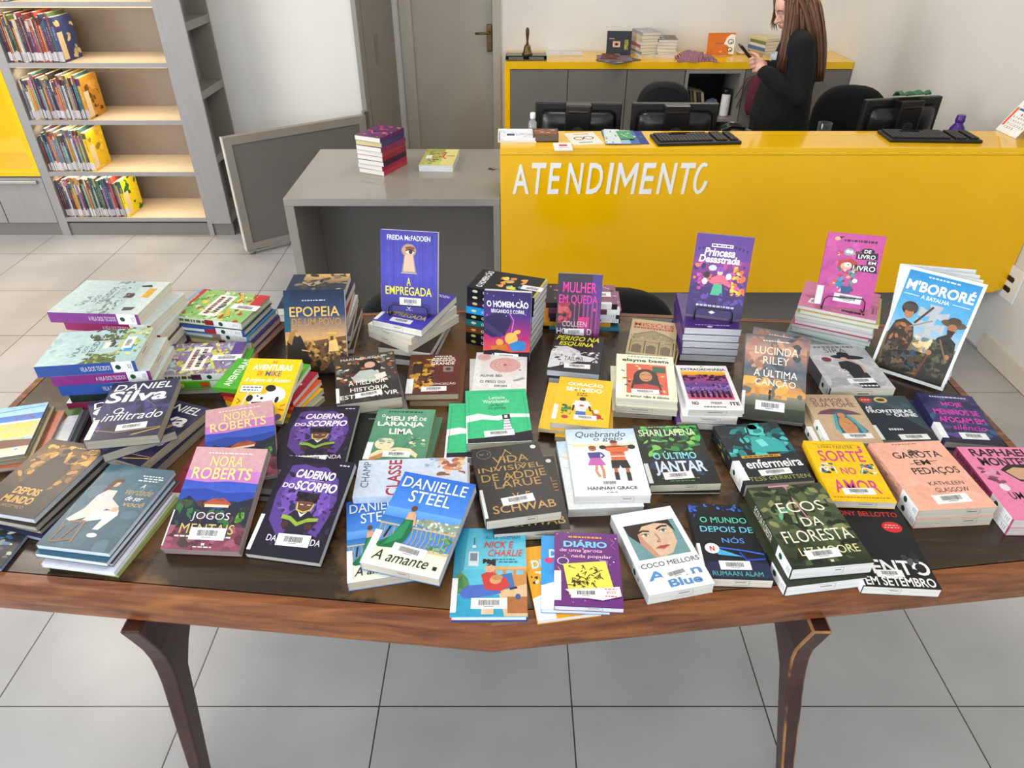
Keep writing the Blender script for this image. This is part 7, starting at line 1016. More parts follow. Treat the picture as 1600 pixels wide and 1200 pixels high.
# ---------------------------------------------------------------- office chairs
def office_chair(label, x, y, face, ztop, wb=0.42, hb=0.36, seat_z=0.44):
    r_ = empty('office_chair', (x, y, 0)); r_.rotation_euler = (0, 0, R(face)); tag(r_, label, 'chair')
    # local: the backrest stands at +y, its rear side faces +y
    b = MB(); rows = []
    for yy, sc in ((0.215, 0.86), (0.205, 0.97), (0.19, 1.0), (0.165, 1.0), (0.15, 0.95), (0.145, 0.8)):
        row = []
        for k in range(32):
            a = 2 * math.pi * k / 32; ca, sa = math.cos(a), math.sin(a); e = 0.75 if sa > 0 else 0.55
            px_ = wb / 2 * math.copysign(abs(ca) ** e, ca) * sc; pz_ = hb / 2 * math.copysign(abs(sa) ** e, sa) * sc
            row.append((px_, yy + 0.10 * (px_ / wb) ** 2 * -1.0, ztop - hb / 2 + pz_))
        rows.append(row)
    b.grid(rows, 0, True, True); b.build('backrest', M_BLACKF, r_)
    b = MB(); rows = []
    for zz, sc in ((seat_z - 0.04, 0.9), (seat_z - 0.03, 1), (seat_z, 1.0), (seat_z + 0.02, 0.93), (seat_z + 0.024, 0.7)):
        rows.append([(0.22 * sc * math.copysign(abs(math.cos(a)) ** 0.6, math.cos(a)), -0.06 + 0.21 * sc * math.copysign(abs(math.sin(a)) ** 0.6, math.sin(a)), zz) for a in [2 * math.pi * k / 28 for k in range(28)]])
    b.grid(rows, 0, True, True); b.build('seat', M_BLACKF, r_)
    b = MB(); b.tube([(0, 0.06, seat_z - 0.05), (0, 0.24, seat_z - 0.06), (0, 0.255, seat_z + 0.03), (0, 0.225, ztop - hb * 0.6)], [0.018, 0.018, 0.018, 0.014], 8); b.build('back_support', M_BLACK, r_)
    b = MB(); b.tube([(0, -0.04, seat_z - 0.04), (0, -0.04, 0.09)], 0.025, 12); b.build('column', M_BLACK, r_)
    for k in range(5):
        a = 2 * math.pi * k / 5 + 0.3; c_, s_ = math.cos(a), math.sin(a)
        b = MB(); b.tube([(0, -0.04, 0.1), (0.13 * c_, -0.04 + 0.13 * s_, 0.09), (0.26 * c_, -0.04 + 0.26 * s_, 0.065)], [0.024, 0.02, 0.014], 8); bs = b.build('base_arm', M_BLACK, r_)
        b = MB(); b.tube([(0.26 * c_ - 0.018 * s_, -0.04 + 0.26 * s_ + 0.018 * c_, 0.027), (0.26 * c_ + 0.018 * s_, -0.04 + 0.26 * s_ - 0.018 * c_, 0.027)], 0.027, 12); b.build('caster', M_BLACK, bs)
pA = at_y(955, 447, 2.3); office_chair('black office chair pushed to the table before the yellow counter', pA.x, 2.3 - 0.2, 0, pA.z, 0.47, 0.36, 0.40)
pA = at_y(640, 449, 2.3); office_chair('black office chair pushed to the table before the grey desk', pA.x, 2.3 - 0.2, 0, pA.z, 0.38, 0.34, 0.40)
pA = at_y(1049, 129, 4.1); office_chair('black office chair facing the middle computer monitor', pA.x, 4.3, 172, pA.z + 0.0, 0.30, 0.36, 0.46)
pA = at_y(1330, 133, 4.45); office_chair('black office chair behind the monitor by the right wall', pA.x - 0.02, 4.28, -14, pA.z, 0.42, 0.42, 0.46)

# ---------------------------------------------------------------- monitors, keyboards and small things on the counter
def monitor(label, px, ptop, Y, yaw, wd=0.41):
    p = at_y(px, ptop, Y); r_ = empty('computer_monitor', (p.x, Y, WZ + 0.0008)); r_.rotation_euler = (0, 0, R(yaw)); tag(r_, label, 'monitor')
    top = p.z - WZ; bot = max(0.024, top - 0.31)
    b = MB(); b.box(-wd / 2, wd / 2, -0.012, 0.02, bot, top); b.build('bezel', M_BLACK, r_, 0.006)
    b = MB(); b.box(-wd / 2 + 0.018, wd / 2 - 0.018, 0.0195, 0.0212, bot + 0.022, top - 0.018); b.build('screen', mat('dark_screen', '#08090b', 0.12, var=0.1), r_)
    b = MB(); rows = []
    for yy, ins, up in ((-0.0125, 0.022, 0.03), (-0.035, 0.04, 0.045), (-0.05, 0.075, 0.075), (-0.052, 0.1, 0.09)):
        x1, z0, z1 = wd / 2 - ins, bot + 0.02, top - up; rr = 0.035
        pts = []
        for (cx, cz, a0) in ((x1 - rr, z1 - rr, 0), (-x1 + rr, z1 - rr, 90)):
            for k in range(6): pts.append((cx + rr * math.cos(R(a0 + 18 * k)), yy, cz + rr * math.sin(R(a0 + 18 * k))))
        pts += [(-x1, yy, z0), (x1, yy, z0)]; rows.append(pts)
    b.grid(rows, 0, True, True, True); b.build('back_shell', mat('monitor_shell', '#17171a', 0.3, var=0.1), r_)
    b = MB(); b.box(-0.06, 0.06, -0.075, -0.0125, top - 0.17, top + 0.002); b.box(-0.05, 0.05, -0.08, -0.05, top - 0.036, top - 0.02); b.box(-0.045, 0.045, -0.062, -0.05, 0.02, top - 0.16); col_ = b.build('stand_column', mat('stand_plastic', '#101013', 0.28, var=0.1), r_, 0.006)
    b = MB(); b.box(-0.12, 0.12, -0.13, 0.09, 0, 0.018); b.build('stand_base', M_BLACK, r_, 0.008)
    b = MB(); V, F = glyphs('hp', 0.01); cz = top - 0.115
    b.face([(0.027 * math.cos(R(12 * k)), -0.0756, cz + 0.021 * math.sin(R(12 * k))) for k in range(30)], 0)
    b.build('logo_disc', mat('logo_grey', '#3a3a40', 0.3), col_, fix=False)
    b = MB()
    for f in F: b.face([(-0.016 + 0.03 * V[i][0] + 0.006 * V[i][1], -0.0759, cz - 0.016 + 0.032 * V[i][1]) for i in f], 0)
    b.build('logo_letters', mat('logo_black', '#0a0a0c', 0.3), col_, fix=False)
    return r_
monitor('black computer monitor seen from behind, left end of the counter', 904, 160, 3.52, -4)
monitor('black computer monitor seen from behind, in front of the middle chair', 1056, 161, 3.52, -1)
m3 = monitor('black computer monitor seen from behind with green cloth on it', 1413, 153, 3.56, 12)
p = at_y(1425, 151, 3.56)
t = empty('folded_cloth', (p.x, 3.56, p.z + 0.007)); tag(t, 'small green folded cloth draped on top of the monitor by the right wall', 'cloth'); t.rotation_euler = (0, 0, R(12))
b = MB(); rows = []
for k in range(13):
    x = -0.085 + 0.17 * k / 12; h = 0.012 + 0.006 * math.sin(k * 1.7) + 0.005 * math.cos(k * 0.9)
    rows.append([(x, -0.02 - 0.006 * math.sin(k), 0.006), (x, -0.019, h * 0.6), (x, -0.006, h), (x, 0.012, h * 0.8), (x, 0.026, -0.006)])
b.grid(rows, 0); o = b.build('cloth', mat('green_cloth', '#2f6a44', 0.6, var=0.2, scale=30), t); sm = o.modifiers.new('thick', 'SOLIDIFY'); sm.thickness = 0.004; sm.offset = 1
def keyboard(label, quad4):
    F, a, c = flat(quad4, CZ + 0.018, 0.018); r_ = empty('keyboard', mtx=F); tag(r_, label, 'keyboard')
    c = max(c, 0.15)
    b = MB(); b.box(-a / 2, a / 2, -c / 2, c / 2, 0, 0.014); b.build('case', M_BLACK, r_, 0.004)
    b = MB(); nx, ny = 22, 6
    for j in range(ny):
        for i in range(nx):
            if i in (15, 19) or (j == 4 and i in (4, 5, 6, 7, 8)): continue
            x0 = -a / 2 + 0.012 + i * (a - 0.024) / nx; y0 = -c / 2 + 0.014 + j * (c - 0.026) / ny
            b.box(x0 + 0.001, x0 + (a - 0.024) / nx - 0.0015, y0 + 0.001, y0 + (c - 0.026) / ny - 0.0015, 0.0145, 0.021)
    b.box(-a * 0.26, -a * 0.02, c / 2 - 0.03, c / 2 - 0.013, 0.0145, 0.021)
    b.build('keys', mat('key_black', '#1c1c1e', 0.5, var=0.1), r_)
keyboard('black computer keyboard on the yellow counter before the middle monitor', [(1012, 206), (1142, 206), (1162, 220), (1030, 221)])
keyboard('black computer keyboard on the yellow counter near the right wall', [(1374, 202), (1512, 203), (1533, 216), (1392, 217)])
def sheet(name, label, cat, q, z, t, col, ops=(), group=None, pm=PRINTM):
    F, a, c = flat(q, z + t, t); b = MB(); b.box(-a / 2, a / 2, -c / 2, c / 2, 0, t, 0, lin(col)); draw(b, ops, lambda u, v, zz: Vector((-a / 2 + a * u, c / 2 - c * v, t + zz)))
    o = b.build(name, pm, fix=False); o.matrix_world = F; tag(o, label, cat, group); return o
t = empty('paper_tray', at_z(807, 217, CZ)); tag(t, 'white paper tray with printed forms at the left end of the counter', 'paper tray')
b = MB(); b.box(-0.08, 0.085, -0.055, 0.05, 0, 0.004); b.box(-0.08, 0.085, 0.046, 0.05, 0.004, 0.03); b.box(-0.08, -0.076, -0.055, 0.05, 0.004, 0.024); b.build('tray', M_WHITE, t, 0.001)
b = MB(); b.box(-0.072, 0.08, -0.05, 0.044, 0.0045, 0.018, 0, lin('#e6e9ee')); draw(b, [('N', ['#3a4468', '#b8bcc8', '#8a90a4'], 16, 0.1, 0.1, 0.95, 0.9, 0.07, 3), ('R', '#2a3460', 0.2, 0.3, 0.42, 0.62), ('W', '#5a6078', 0.45, 0.3, 0.95, 0.06, 3), ('W', '#5a6078', 0.45, 0.5, 0.95, 0.06, 4)], lambda u, v, zz: Vector((-0.072 + 0.152 * u, 0.044 - 0.094 * v, 0.018 + zz))); b.build('papers', PRINTM, t, fix=False)
pt = at_z(832, 209, CZ); t = empty('sanitizer_bottle', pt); tag(t, 'small clear bottle with white cap beside the paper tray', 'bottle')
b = MB(); b.lathe([(0.001, 0), (0.017, 0.001), (0.018, 0.01), (0.018, 0.05), (0.008, 0.062), (0.008, 0.066)], 16); b.build('body', mat('clear_plastic', '#dfe6ea', 0.1, trans=0.75, var=0.02), t)
b = MB(); b.lathe([(0.011, 0.066), (0.0115, 0.068), (0.0115, 0.088), (0.010, 0.09)], 16); b.build('cap', M_WHITE, t)
t = empty('leaflet_box', at_z(852, 218, CZ)); tag(t, 'low clear box filled with brown leaflets on the counter', 'box')
b = MB(); 
for d in ((-0.055, 0.055, -0.04, -0.037, 0, 0.03), (-0.055, 0.055, 0.037, 0.04, 0, 0.036), (-0.055, -0.052, -0.037, 0.037, 0, 0.033), (0.052, 0.055, -0.037, 0.037, 0, 0.033), (-0.055, 0.055, -0.04, 0.04, -0.0, 0.003)): b.box(*d)
b.build('box', mat('smoky_acrylic', '#8a8078', 0.1, trans=0.6, var=0.05), t)
b = MB(); b.box(-0.05, 0.05, -0.035, 0.035, 0.0035, 0.034, 0, lin('#8a5a3c')); draw(b, [('N', ['#c8b8a8', '#7a4a30', '#a87454', '#4a3428'], 24, 0, 0, 1, 1, 0.12, 5)], lambda u, v, zz: Vector((-0.05 + 0.1 * u, 0.035 - 0.07 * v, 0.034 + zz))); b.build('leaflets', PRINTM, t, fix=False)
sheet('note_pad', 'small white note pad with red print at the counter edge', 'note pad', [(867, 223), (890, 223), (897, 233), (864, 234)], CZ, 0.006, '#eceaea', [('R', '#b8505a', 0.3, 0.25, 0.75, 0.55), ('W', '#8a8a90', 0.2, 0.7, 0.85, 0.08, 3)])
sheet('flyer', 'white flyer with drawn spectacles on the counter', 'flyer', [(881, 208), (925, 206), (945, 224), (895, 227)], CZ, 0.0015, '#e6e4da', [('E', '#2a2a28', 0.35, 0.5, 0.17, 0.13), ('E', '#e6e4da', 0.35, 0.5, 0.13, 0.095), ('E', '#2a2a28', 0.68, 0.48, 0.17, 0.13), ('E', '#e6e4da', 0.68, 0.48, 0.13, 0.095), ('W', '#c88a5a', 0.3, 0.12, 0.8, 0.07, 4), ('W', '#5a6a5a', 0.25, 0.8, 0.7, 0.06, 5)])
for k, (cc, nm) in enumerate([('#2f3f8a', 'dark blue'), ('#4a70a8', 'mid blue'), ('#9ab8c8', 'pale blue'), ('#cfdcdc', 'white and blue')]):
    sheet('leaflet', f'{nm} leaflet, {("bottom", "second lowest", "third", "uppermost blue")[k]} in the fan of leaflets on the counter', 'leaflet', [(944 + 3 * k - 6 * (k > 0), 205 - k), (1000 - 12 * k, 205 - k), (1016 - 14 * k, 224), (948 - 2 * k, 226 - k)], CZ + 0.0022 * k, 0.002, cc, [('N', ['#e8f0f0', '#3a8a6a', '#5a90c0', cc], 18, 0, 0, 1, 1, 0.1, 40 + k)])
sheet('leaflet', 'green leaflet lying on the fan of blue leaflets', 'leaflet', [(966, 205), (986, 204), (989, 216), (966, 217)], CZ + 0.0092, 0.002, '#4f9a6c', [('N', ['#7ab88c', '#2f7a50', '#c8e0c8'], 12, 0, 0, 1, 1, 0.12, 45)])
pt = at_y(1147, 199, 3.45); t = empty('barcode_scanner', (pt.x, 3.45, WZ + 0.0008)); tag(t, 'black curved hand scanner resting on its stand behind the keyboard', 'scanner')
zz = pt.z - WZ
b = MB(); b.tube([(-0.065, 0, zz - 0.05), (-0.05, 0, zz - 0.012), (-0.015, 0, zz + 0.008), (0.02, 0, zz + 0.004), (0.05, 0, zz - 0.008)], [0.014, 0.018, 0.02, 0.017, 0.013], 10); b.build('body', mat('gloss_black', '#0e0e10', 0.12), t)
b = MB(); b.tube([(0.05, 0, zz - 0.008), (0.08, 0.005, zz - 0.016), (0.1, 0.01, zz - 0.05), (0.1, 0.02, 0.004)], 0.004, 6); b.build('cable', mat('grey_cable', '#7a7a7a', 0.5), t)
b = MB(); b.tube([(-0.02, 0, 0.0), (-0.02, 0, zz - 0.008)], 0.008, 8); b.lathe([(0.05, 0), (0.05, 0.008), (0.02, 0.014)], 16, 0, (-0.02, 0, 0)); b.build('stand', M_BLACK, t)
pt = at_y(1290, 192, 3.4); t = empty('drinking_glass', (pt.x, 3.4, WZ + 0.0008)); tag(t, 'smoky drinking glass on the desk behind the counter before the right chair', 'glass')
h = pt.z - WZ; b = MB(); b.lathe([(0.001, 0.003), (0.024, 0.0), (0.032, h), (0.030, h), (0.022, 0.006), (0.001, 0.006)], 20, cap=False); b.build('glass', mat('smoky_glass', '#6a6a6c', 0.08, trans=0.8), t)
pt = at_y(1503, 180, 3.42); t = empty('water_bottle', (pt.x, 3.42, WZ + 0.0008)); tag(t, 'purple plastic bottle standing behind the counter by the right wall', 'bottle'); h = pt.z - WZ
b = MB(); b.lathe([(0.001, 0), (0.034, 0.002), (0.036, 0.02), (0.036, h - 0.075), (0.03, h - 0.055), (0.018, h - 0.04), (0.018, h - 0.03)], 20); b.build('body', mat('purple_plastic', '#5a2a9c', 0.2, trans=0.3), t)
b = MB(); b.lathe([(0.02, h - 0.03), (0.021, h - 0.026), (0.019, h - 0.002), (0.017, h)], 20); b.build('cap', mat('purple_cap', '#4a2484', 0.3), t)
# desk calendar
c0 = at_z(1548, 199, CZ); c1 = at_z(1586, 217, CZ)
xd = (c1 - c0); wcal = 0.15; xd.normalize(); r_ = empty('desk_calendar', (c0 + c1) / 2 + xd * 0.02); tag(r_, 'white desk calendar with red side strip at the right end of the counter', 'calendar')
hb = Vector((-xd.y, xd.x, 0))
if hb.y < 0: hb = -hb
bt = at_y(1572, 157, c0.y + 0.05); hc = 0.16; lean_a = 58
up = hb * math.cos(R(lean_a)) + Vector((0, 0, math.sin(R(lean_a))))
def CP(u, v, z): return xd * (wcal * (u - 0.5)) + up * (hc * (1 - v)) + up.cross(xd) * (-z) + Vector((0, 0, 0.001))
nrm = xd.cross(up).normalized()
def CP(u, v, z): return xd * (wcal * (u - 0.5)) + up * (hc * (1 - v)) + nrm * (z + 0.001) + Vector((0, 0, 0.001))
b = MB(); b.face([CP(0, 1, 0), CP(1, 1, 0), CP(1, 0, 0), CP(0, 0, 0)], 0, lin('#efefec')); b.face([CP(0, 1, -0.002), CP(0, 0, -0.002), CP(1, 0, -0.002), CP(1, 1, -0.002)], 0, lin('#efefec'))
for (u0, v0), (u1, v1) in (((0, 1), (1, 1)), ((1, 1), (1, 0)), ((1, 0), (0, 0)), ((0, 0), (0, 1))): b.face([CP(u0, v0, 0), CP(u0, v0, -0.002), CP(u1, v1, -0.002), CP(u1, v1, 0)], 0, lin('#dddddb'))
cal = [('R', '#e0603c', 0.03, 0.28, 0.13, 0.82), ('R', '#4a5aa0', 0.16, 0.28, 0.98, 0.34), ('T', '#4a4a50', 'abril', 0.2, 0.08, 0.7, 0.22, 0.3)]
for k in range(30): cal.append(('T', '#4a4a50' if k % 7 else '#c84a3a', str(k + 1), 0.19 + 0.115 * ((k + 2) % 7), 0.4 + 0.1 * ((k + 2) // 7), 0.25 + 0.115 * ((k + 2) % 7), 0.46 + 0.1 * ((k + 2) // 7)))
draw(b, cal, CP); b.build('page', PRINTM, r_, fix=False)
b = MB(); foot = hb * (hc * 0.95); tp = CP(0.5, 0, -0.003)
for s_ in (-1,): 
    A0, A1 = CP(0.02, 0.01, -0.004), CP(0.98, 0.01, -0.004); B0, B1 = xd * (-wcal / 2) + foot, xd * (wcal / 2) + foot
    b.face([A0, A1, B1, B0], 0, lin('#d8d8d4')); b.face([A0 + Vector((0, 0, 0.002)), B0 + Vector((0, 0, 0.002)), B1 + Vector((0, 0, 0.002)), A1 + Vector((0, 0, 0.002))], 0, lin('#d8d8d4'))
b.build('stand', PRINTM, r_, fix=False)
b = MB()
for k in range(9):
    q = CP(0.1 + 0.1 * k, 0.0, 0); b.tube([q + Vector((0, 0, -0.006)) + nrm * 0.003, q + nrm * 0.006 + Vector((0, 0, 0.004)), q + Vector((0, 0, 0.007)), q - nrm * 0.008, q - nrm * 0.009 - Vector((0, 0, 0.005))], 0.0012, 5)
b.build('spiral_binding', M_STEEL, r_)
pk = at_z(773, 264, DZ); t = empty('key_ring', pk); tag(t, 'small key ring lying on the grey desk against the counter', 'keys')
b = MB(); b.tube([(0.014 * math.cos(R(30 * k)), 0.014 * math.sin(R(30 * k)), 0.002) for k in range(13)], 0.0012, 5); b.build('ring', M_STEEL, t)
b = MB(); b.prism([(-0.03, -0.01), (-0.012, -0.012), (-0.012, 0.004), (-0.03, 0.008)], 0.0005, 0.004); b.build('tag', mat('dark_leather', '#3a2620', 0.5), t)
b = MB(); b.prism([(-0.012, -0.022), (0.002, -0.014), (0.0, -0.01), (-0.014, -0.016)], 0.0005, 0.003); b.build('key', M_BRASS, t)

# ---------------------------------------------------------------- things on the yellow back cabinet
def onk(px, py): return at_z(px, py, KZ)
pb = onk(822, 93); t = empty('display_box', pb + Vector((0, 0.02, 0))); tag(t, 'flat glossy black box under the brass bell', 'box')
b = MB(); b.box(-0.14, 0.14, -0.06, 0.06, 0, 0.03); b.build('box', mat('gloss_black_box', '#101012', 0.12), t, 0.003)
b = MB(); b.box(-0.12, -0.02, -0.0605, -0.06, 0.006, 0.024); b.box(0.02, 0.12, -0.0605, -0.06, 0.006, 0.024); b.build('window', mat('box_window', '#6a6a60', 0.15), t)
t = empty('hand_bell', pb + Vector((0.008, 0.02, 0.0302))); tag(t, 'brass hand bell with dark wooden handle on a flat black box', 'bell')
b = MB(); b.lathe([(0.036, 0), (0.037, 0.004), (0.03, 0.012), (0.025, 0.03), (0.022, 0.048), (0.014, 0.06), (0.006, 0.064)], 24); b.build('bell', M_BRASS, t)
b = MB(); b.lathe([(0.007, 0.064), (0.010, 0.07), (0.007, 0.08), (0.009, 0.1), (0.012, 0.125), (0.012, 0.15), (0.008, 0.163), (0.001, 0.166)], 14); b.build('handle', mat('bell_handle', '#4a2a1c', 0.4), t)
sheet('paper_sheet', 'white paper lying on the yellow cabinet right of the bell', 'paper', [(856, 80), (893, 80), (890, 86), (850, 87)], KZ, 0.001, '#e0dcd4')
sheet('paper_sheet', 'white paper overlapping another beside the black book', 'paper', [(878, 81), (909, 80), (911, 86), (872, 87)], KZ + 0.0012, 0.001, '#dcd6cc')
def upbook(name, label, px0, px1, pbot, ptop, Y, t_, col, ops, lean_=6, yaw=0, cat='book'):
    a0, a1 = at_y(px0, pbot, Y), at_y(px1, pbot, Y); h = at_y((px0 + px1) / 2, ptop, Y).z - KZ; w_ = a1.x - a0.x
    F = Matrix.Translation(((a0.x + a1.x) / 2, Y, KZ + 0.002)) @ Matrix.Rotation(R(yaw), 4, 'Z') @ Matrix.Rotation(R(90 - lean_), 4, 'X') @ Matrix.Translation((0, h / 2 + 0.003, -t_))
    return book(name, label, F, w_, h, t_, col, ops)
upbook('paperback_book', 'black book with yellow sideways lettering standing on the yellow cabinet', 947, 985, 84, 50, 5.40, 0.018, '#1a1a1c', [('R', '#1a1a1c', 0, 0, 1, 1), ('R', '#d8a888', 0.25, 0.42, 0.55, 0.66), ('E', '#3a2018', 0.4, 0.54, 0.08, 0.06), ('T', '#e8d83a', 'EMPREGADA', 0.5, 0.5, 1.1, 0.6, 0, 0, -90), ('W', '#c8c8c8', 0.1, 0.3, 0.3, 0.03, 4)], 8, -6)
def small_stack(px, pbase, n, w_, d_, names, cols, rot, where):
    p = onk(px, pbase); z = KZ
    for k in range(n):
        t_ = (0.02, 0.016, 0.022, 0.018)[k % 4]; F = Matrix.Translation((p.x + 0.004 * math.sin(k * 2), p.y + 0.06 + 0.003 * math.cos(k), z)) @ Matrix.Rotation(R(rot + (k * 7) % 9 - 4), 4, 'Z')
        book('paperback_book', f'{names[k]} book, {ORD[k]} from the bottom of the {where}', F, w_, d_, t_, cols[k], [('N', [cols[k], '#8a8a88', '#d8d4cc'], 8, 0.1, 0.1, 0.9, 0.9, 0.1, k)] if k == n - 1 else (), pages='#ded6c6'); z += t_ + 0.0006
small_stack(1008, 88, 8, 0.135, 0.2, ['white', 'grey', 'pale', 'red striped', 'white topped', 'beige', 'cream', 'silver grey'], ['#d8d4cc', '#8a8884', '#c8c4bc', '#b04a44', '#dcd8d0', '#c8b89a', '#cfc4ac', '#9a98a0'], 12, 'cabinet stack beside the black book')
small_stack(1042, 89, 6, 0.13, 0.2, ['pale blue', 'white', 'grey', 'slate', 'cream', 'brown topped'], ['#a8b4c4', '#dcdad6', '#a8a8a8', '#6a707c', '#cfc8b8', '#5a4a44'], -8, 'cabinet stack left of the crumpled scarf')
for k, (cc, nm, q) in enumerate([('#5a5a60', 'grey', [(925, 92), (975, 88), (1000, 92), (965, 100)]), ('#7a6a70', 'mauve', [(938, 86), (985, 86), (988, 93), (930, 95)]), ('#6a3a3a', 'reddish', [(942, 83), (972, 84), (965, 91), (938, 91)])]):
    sheet('magazine', f'{nm} magazine, {("lowest", "middle", "topmost")[k]} of three lying before the black book', 'magazine', q, KZ + 0.0065 * k, 0.006, cc, [('N', ['#8a8a90', '#4a4a50', '#a89a94'], 14, 0, 0, 1, 1, 0.14, k + 60)])
p = onk(1088, 96); t = empty('crumpled_scarf', (p.x + 0.01, p.y + 0.055, KZ + 0.0005)); tag(t, 'crumpled pink and white striped scarf on the yellow cabinet', 'scarf')
nt_ = MB(); rows = []
for i in range(25):
    row = []
    for j in range(15):
        u, v = i / 24 - 0.5, j / 14 - 0.5; rr = max(0, 1 - (2 * u) ** 2) * max(0, 1 - (2 * v) ** 2); hgt = (0.075 - 0.05 * (u + 0.5)) * rr ** 0.5 + 0.02 * rr * noise.noise(Vector((u * 9, v * 7, 1.3)))
        row.append((u * 0.27 + 0.02 * noise.noise(Vector((u * 5, v * 5, 4))), v * 0.16 + 0.02 * noise.noise(Vector((u * 5, v * 5, 9))), max(0.001, hgt)))
    rows.append(row)
nt_.grid(rows, 0)
msc = mat('scarf_stripes', '#8a2048', 0.85, var=0.1); 
wv = msc.node_tree.nodes.new('ShaderNodeTexWave'); wv.inputs['Scale'].default_value = 38; wv.inputs['Distortion'].default_value = 3; ramp = msc.node_tree.nodes.new('ShaderNodeValToRGB'); ramp.color_ramp.elements[0].color = lin('#5a0f30'); ramp.color_ramp.elements[1].color = lin('#c8a0b0'); ramp.color_ramp.elements[0].position = 0.62; ramp.color_ramp.elements[1].position = 0.85
msc.node_tree.links.new(msc.node_tree.nodes['Texture Coordinate'].outputs['Object'], wv.inputs['Vector']); msc.node_tree.links.new(wv.outputs['Fac'], ramp.inputs[0]); msc.node_tree.links.new(ramp.outputs[0], msc.node_tree.nodes['Principled BSDF'].inputs['Base Color'])
o = nt_.build('cloth', msc, t)
upbook('picture_book', 'orange picture book with white round eyed shape standing on the yellow cabinet', 1104, 1146, 86, 53, 5.42, 0.012, '#d8742c', [('R', '#d8742c', 0, 0, 1, 1), ('P', '#f2ede4', [(0.7, 0.2), (0.85, 0.05), (1, 0.1), (1, 0.98), (0.8, 0.95), (0.78, 0.6), (0.6, 0.5)]), ('E', '#2a2420', 0.85, 0.4, 0.11, 0.12), ('E', '#f2ede4', 0.85, 0.4, 0.08, 0.09), ('E', '#2a2420', 0.87, 0.44, 0.03, 0.035), ('E', '#2a2420', 0.84, 0.76, 0.1, 0.11), ('E', '#f2ede4', 0.84, 0.76, 0.07, 0.08), ('E', '#2a2420', 0.86, 0.8, 0.03, 0.03), ('W', '#8a5a6a', 0.25, 0.45, 0.6, 0.05, 3), ('E', '#e8b04a', 0.5, 0.85, 0.06, 0.05)], 7, 3)
p = onk(1159, 84); t = empty('small_dish', p); tag(t, 'small pale dish on the yellow cabinet by the phone', 'dish')
b = MB(); b.lathe([(0.001, 0.002), (0.03, 0.0), (0.045, 0.016), (0.043, 0.016), (0.03, 0.004), (0.001, 0.005)], 20, cap=False); b.build('dish', mat('cream_ceramic', '#d8cdb4', 0.3), t)
small_stack(1196, 88, 6, 0.13, 0.19, ['tan', 'beige', 'blue spined', 'white', 'olive', 'pale yellow'], ['#a88a5c', '#c8b48c', '#4a6a94', '#d0ccc4', '#7a7a4c', '#c8bc8c'], 20, 'cabinet stack behind the standing person')
# open compartment: leaning files, a blue packet, a flask
OX0, OX1, OZ0, OZ1 = OPEN
for k in range(5):
    t_ = 0.018; F = Matrix.Translation((OX0 + 0.045 + k * 0.026, KY0 + 0.14, OZ0 + 0.001)) @ Matrix.Rotation(R(-12), 4, 'Y') @ Matrix(((0, 0, 1, 0), (1, 0, 0, 0), (0, 1, 0, 0.1), (0, 0, 0, 1)))
    book('paperback_book', f'{("grey", "brown", "tan", "dark", "beige")[k]} book leaning in the open cabinet compartment', F, 0.15, 0.17 - 0.012 * k, t_, ('#6a6a6c', '#6a5444', '#9a8668', '#3a3a40', '#a89a80')[k], pages='#b0a48c')
t = empty('paper_bag', (OX0 + 0.21, KY0 + 0.12, OZ0 + 0.001)); tag(t, 'crumpled blue and white packet in the open cabinet compartment', 'packet')
b = MB(); b.ball((0, 0, 0.055), (0.055, 0.05, 0.055), 10); o = b.build('packet', mat('blue_packet', '#7a9ab8', 0.4, var=0.5, scale=14), t)
for v in o.data.vertices: v.co += Vector((1, 1, 1)) * 0.01 * noise.noise(v.co * 40); v.co.z = max(0.0, v.co.z)
t = empty('flask', (OX1 - 0.05, KY0 + 0.09, OZ0 + 0.001)); tag(t, 'white flask with black lid in the open cabinet compartment', 'flask')
b = MB(); b.lathe([(0.001, 0), (0.03, 0.001), (0.031, 0.01), (0.031, 0.14), (0.024, 0.15)], 18); b.build('body', M_WHITE, t)
b = MB(); b.lathe([(0.028, 0.15), (0.028, 0.178), (0.024, 0.182)], 18); b.build('lid', M_BLACK, t)
# maroon bag hanging on the cabinet door
p = at_y(1184, 122, KY0 - 0.05); t = empty('drawstring_bag', (p.x, KY0 + 0.002, p.z + 0.02)); tag(t, 'maroon cloth bag with long cords hanging on the cabinet beside the person', 'bag')
b = MB(); rows = []
for k, (z, rx, ry) in enumerate(((0.0, 0.012, 0.01), (-0.02, 0.028, 0.02), (-0.06, 0.045, 0.034), (-0.14, 0.055, 0.04), (-0.22, 0.05, 0.038), (-0.26, 0.03, 0.025))):
    rows.append([(rx * math.cos(a) * (1 + 0.08 * math.sin(5 * a + k)), -0.045 + ry * math.sin(a), z) for a in [2 * math.pi * j / 20 for j in range(20)]])
b.grid(rows, 0, True, True); b.build('bag', mat('maroon_cloth', '#5a1c30', 0.85, var=0.2, scale=40), t)
b = MB(); b.tube([(0, -0.04, 0), (-0.05, -0.02, -0.05), (-0.08, -0.012, -0.16), (-0.1, -0.012, -0.22)], 0.003, 5); b.tube([(0, -0.04, 0), (-0.06, -0.02, -0.03), (-0.12, -0.012, -0.16)], 0.003, 5); b.build('cord', mat('maroon_cord', '#4a1a24', 0.8), t)
b = MB(); b.tube([(0, 0.0, 0.02), (0, -0.045, 0.012), (0, -0.05, 0.0)], 0.004, 6); b.build('hook', M_STEEL, t)
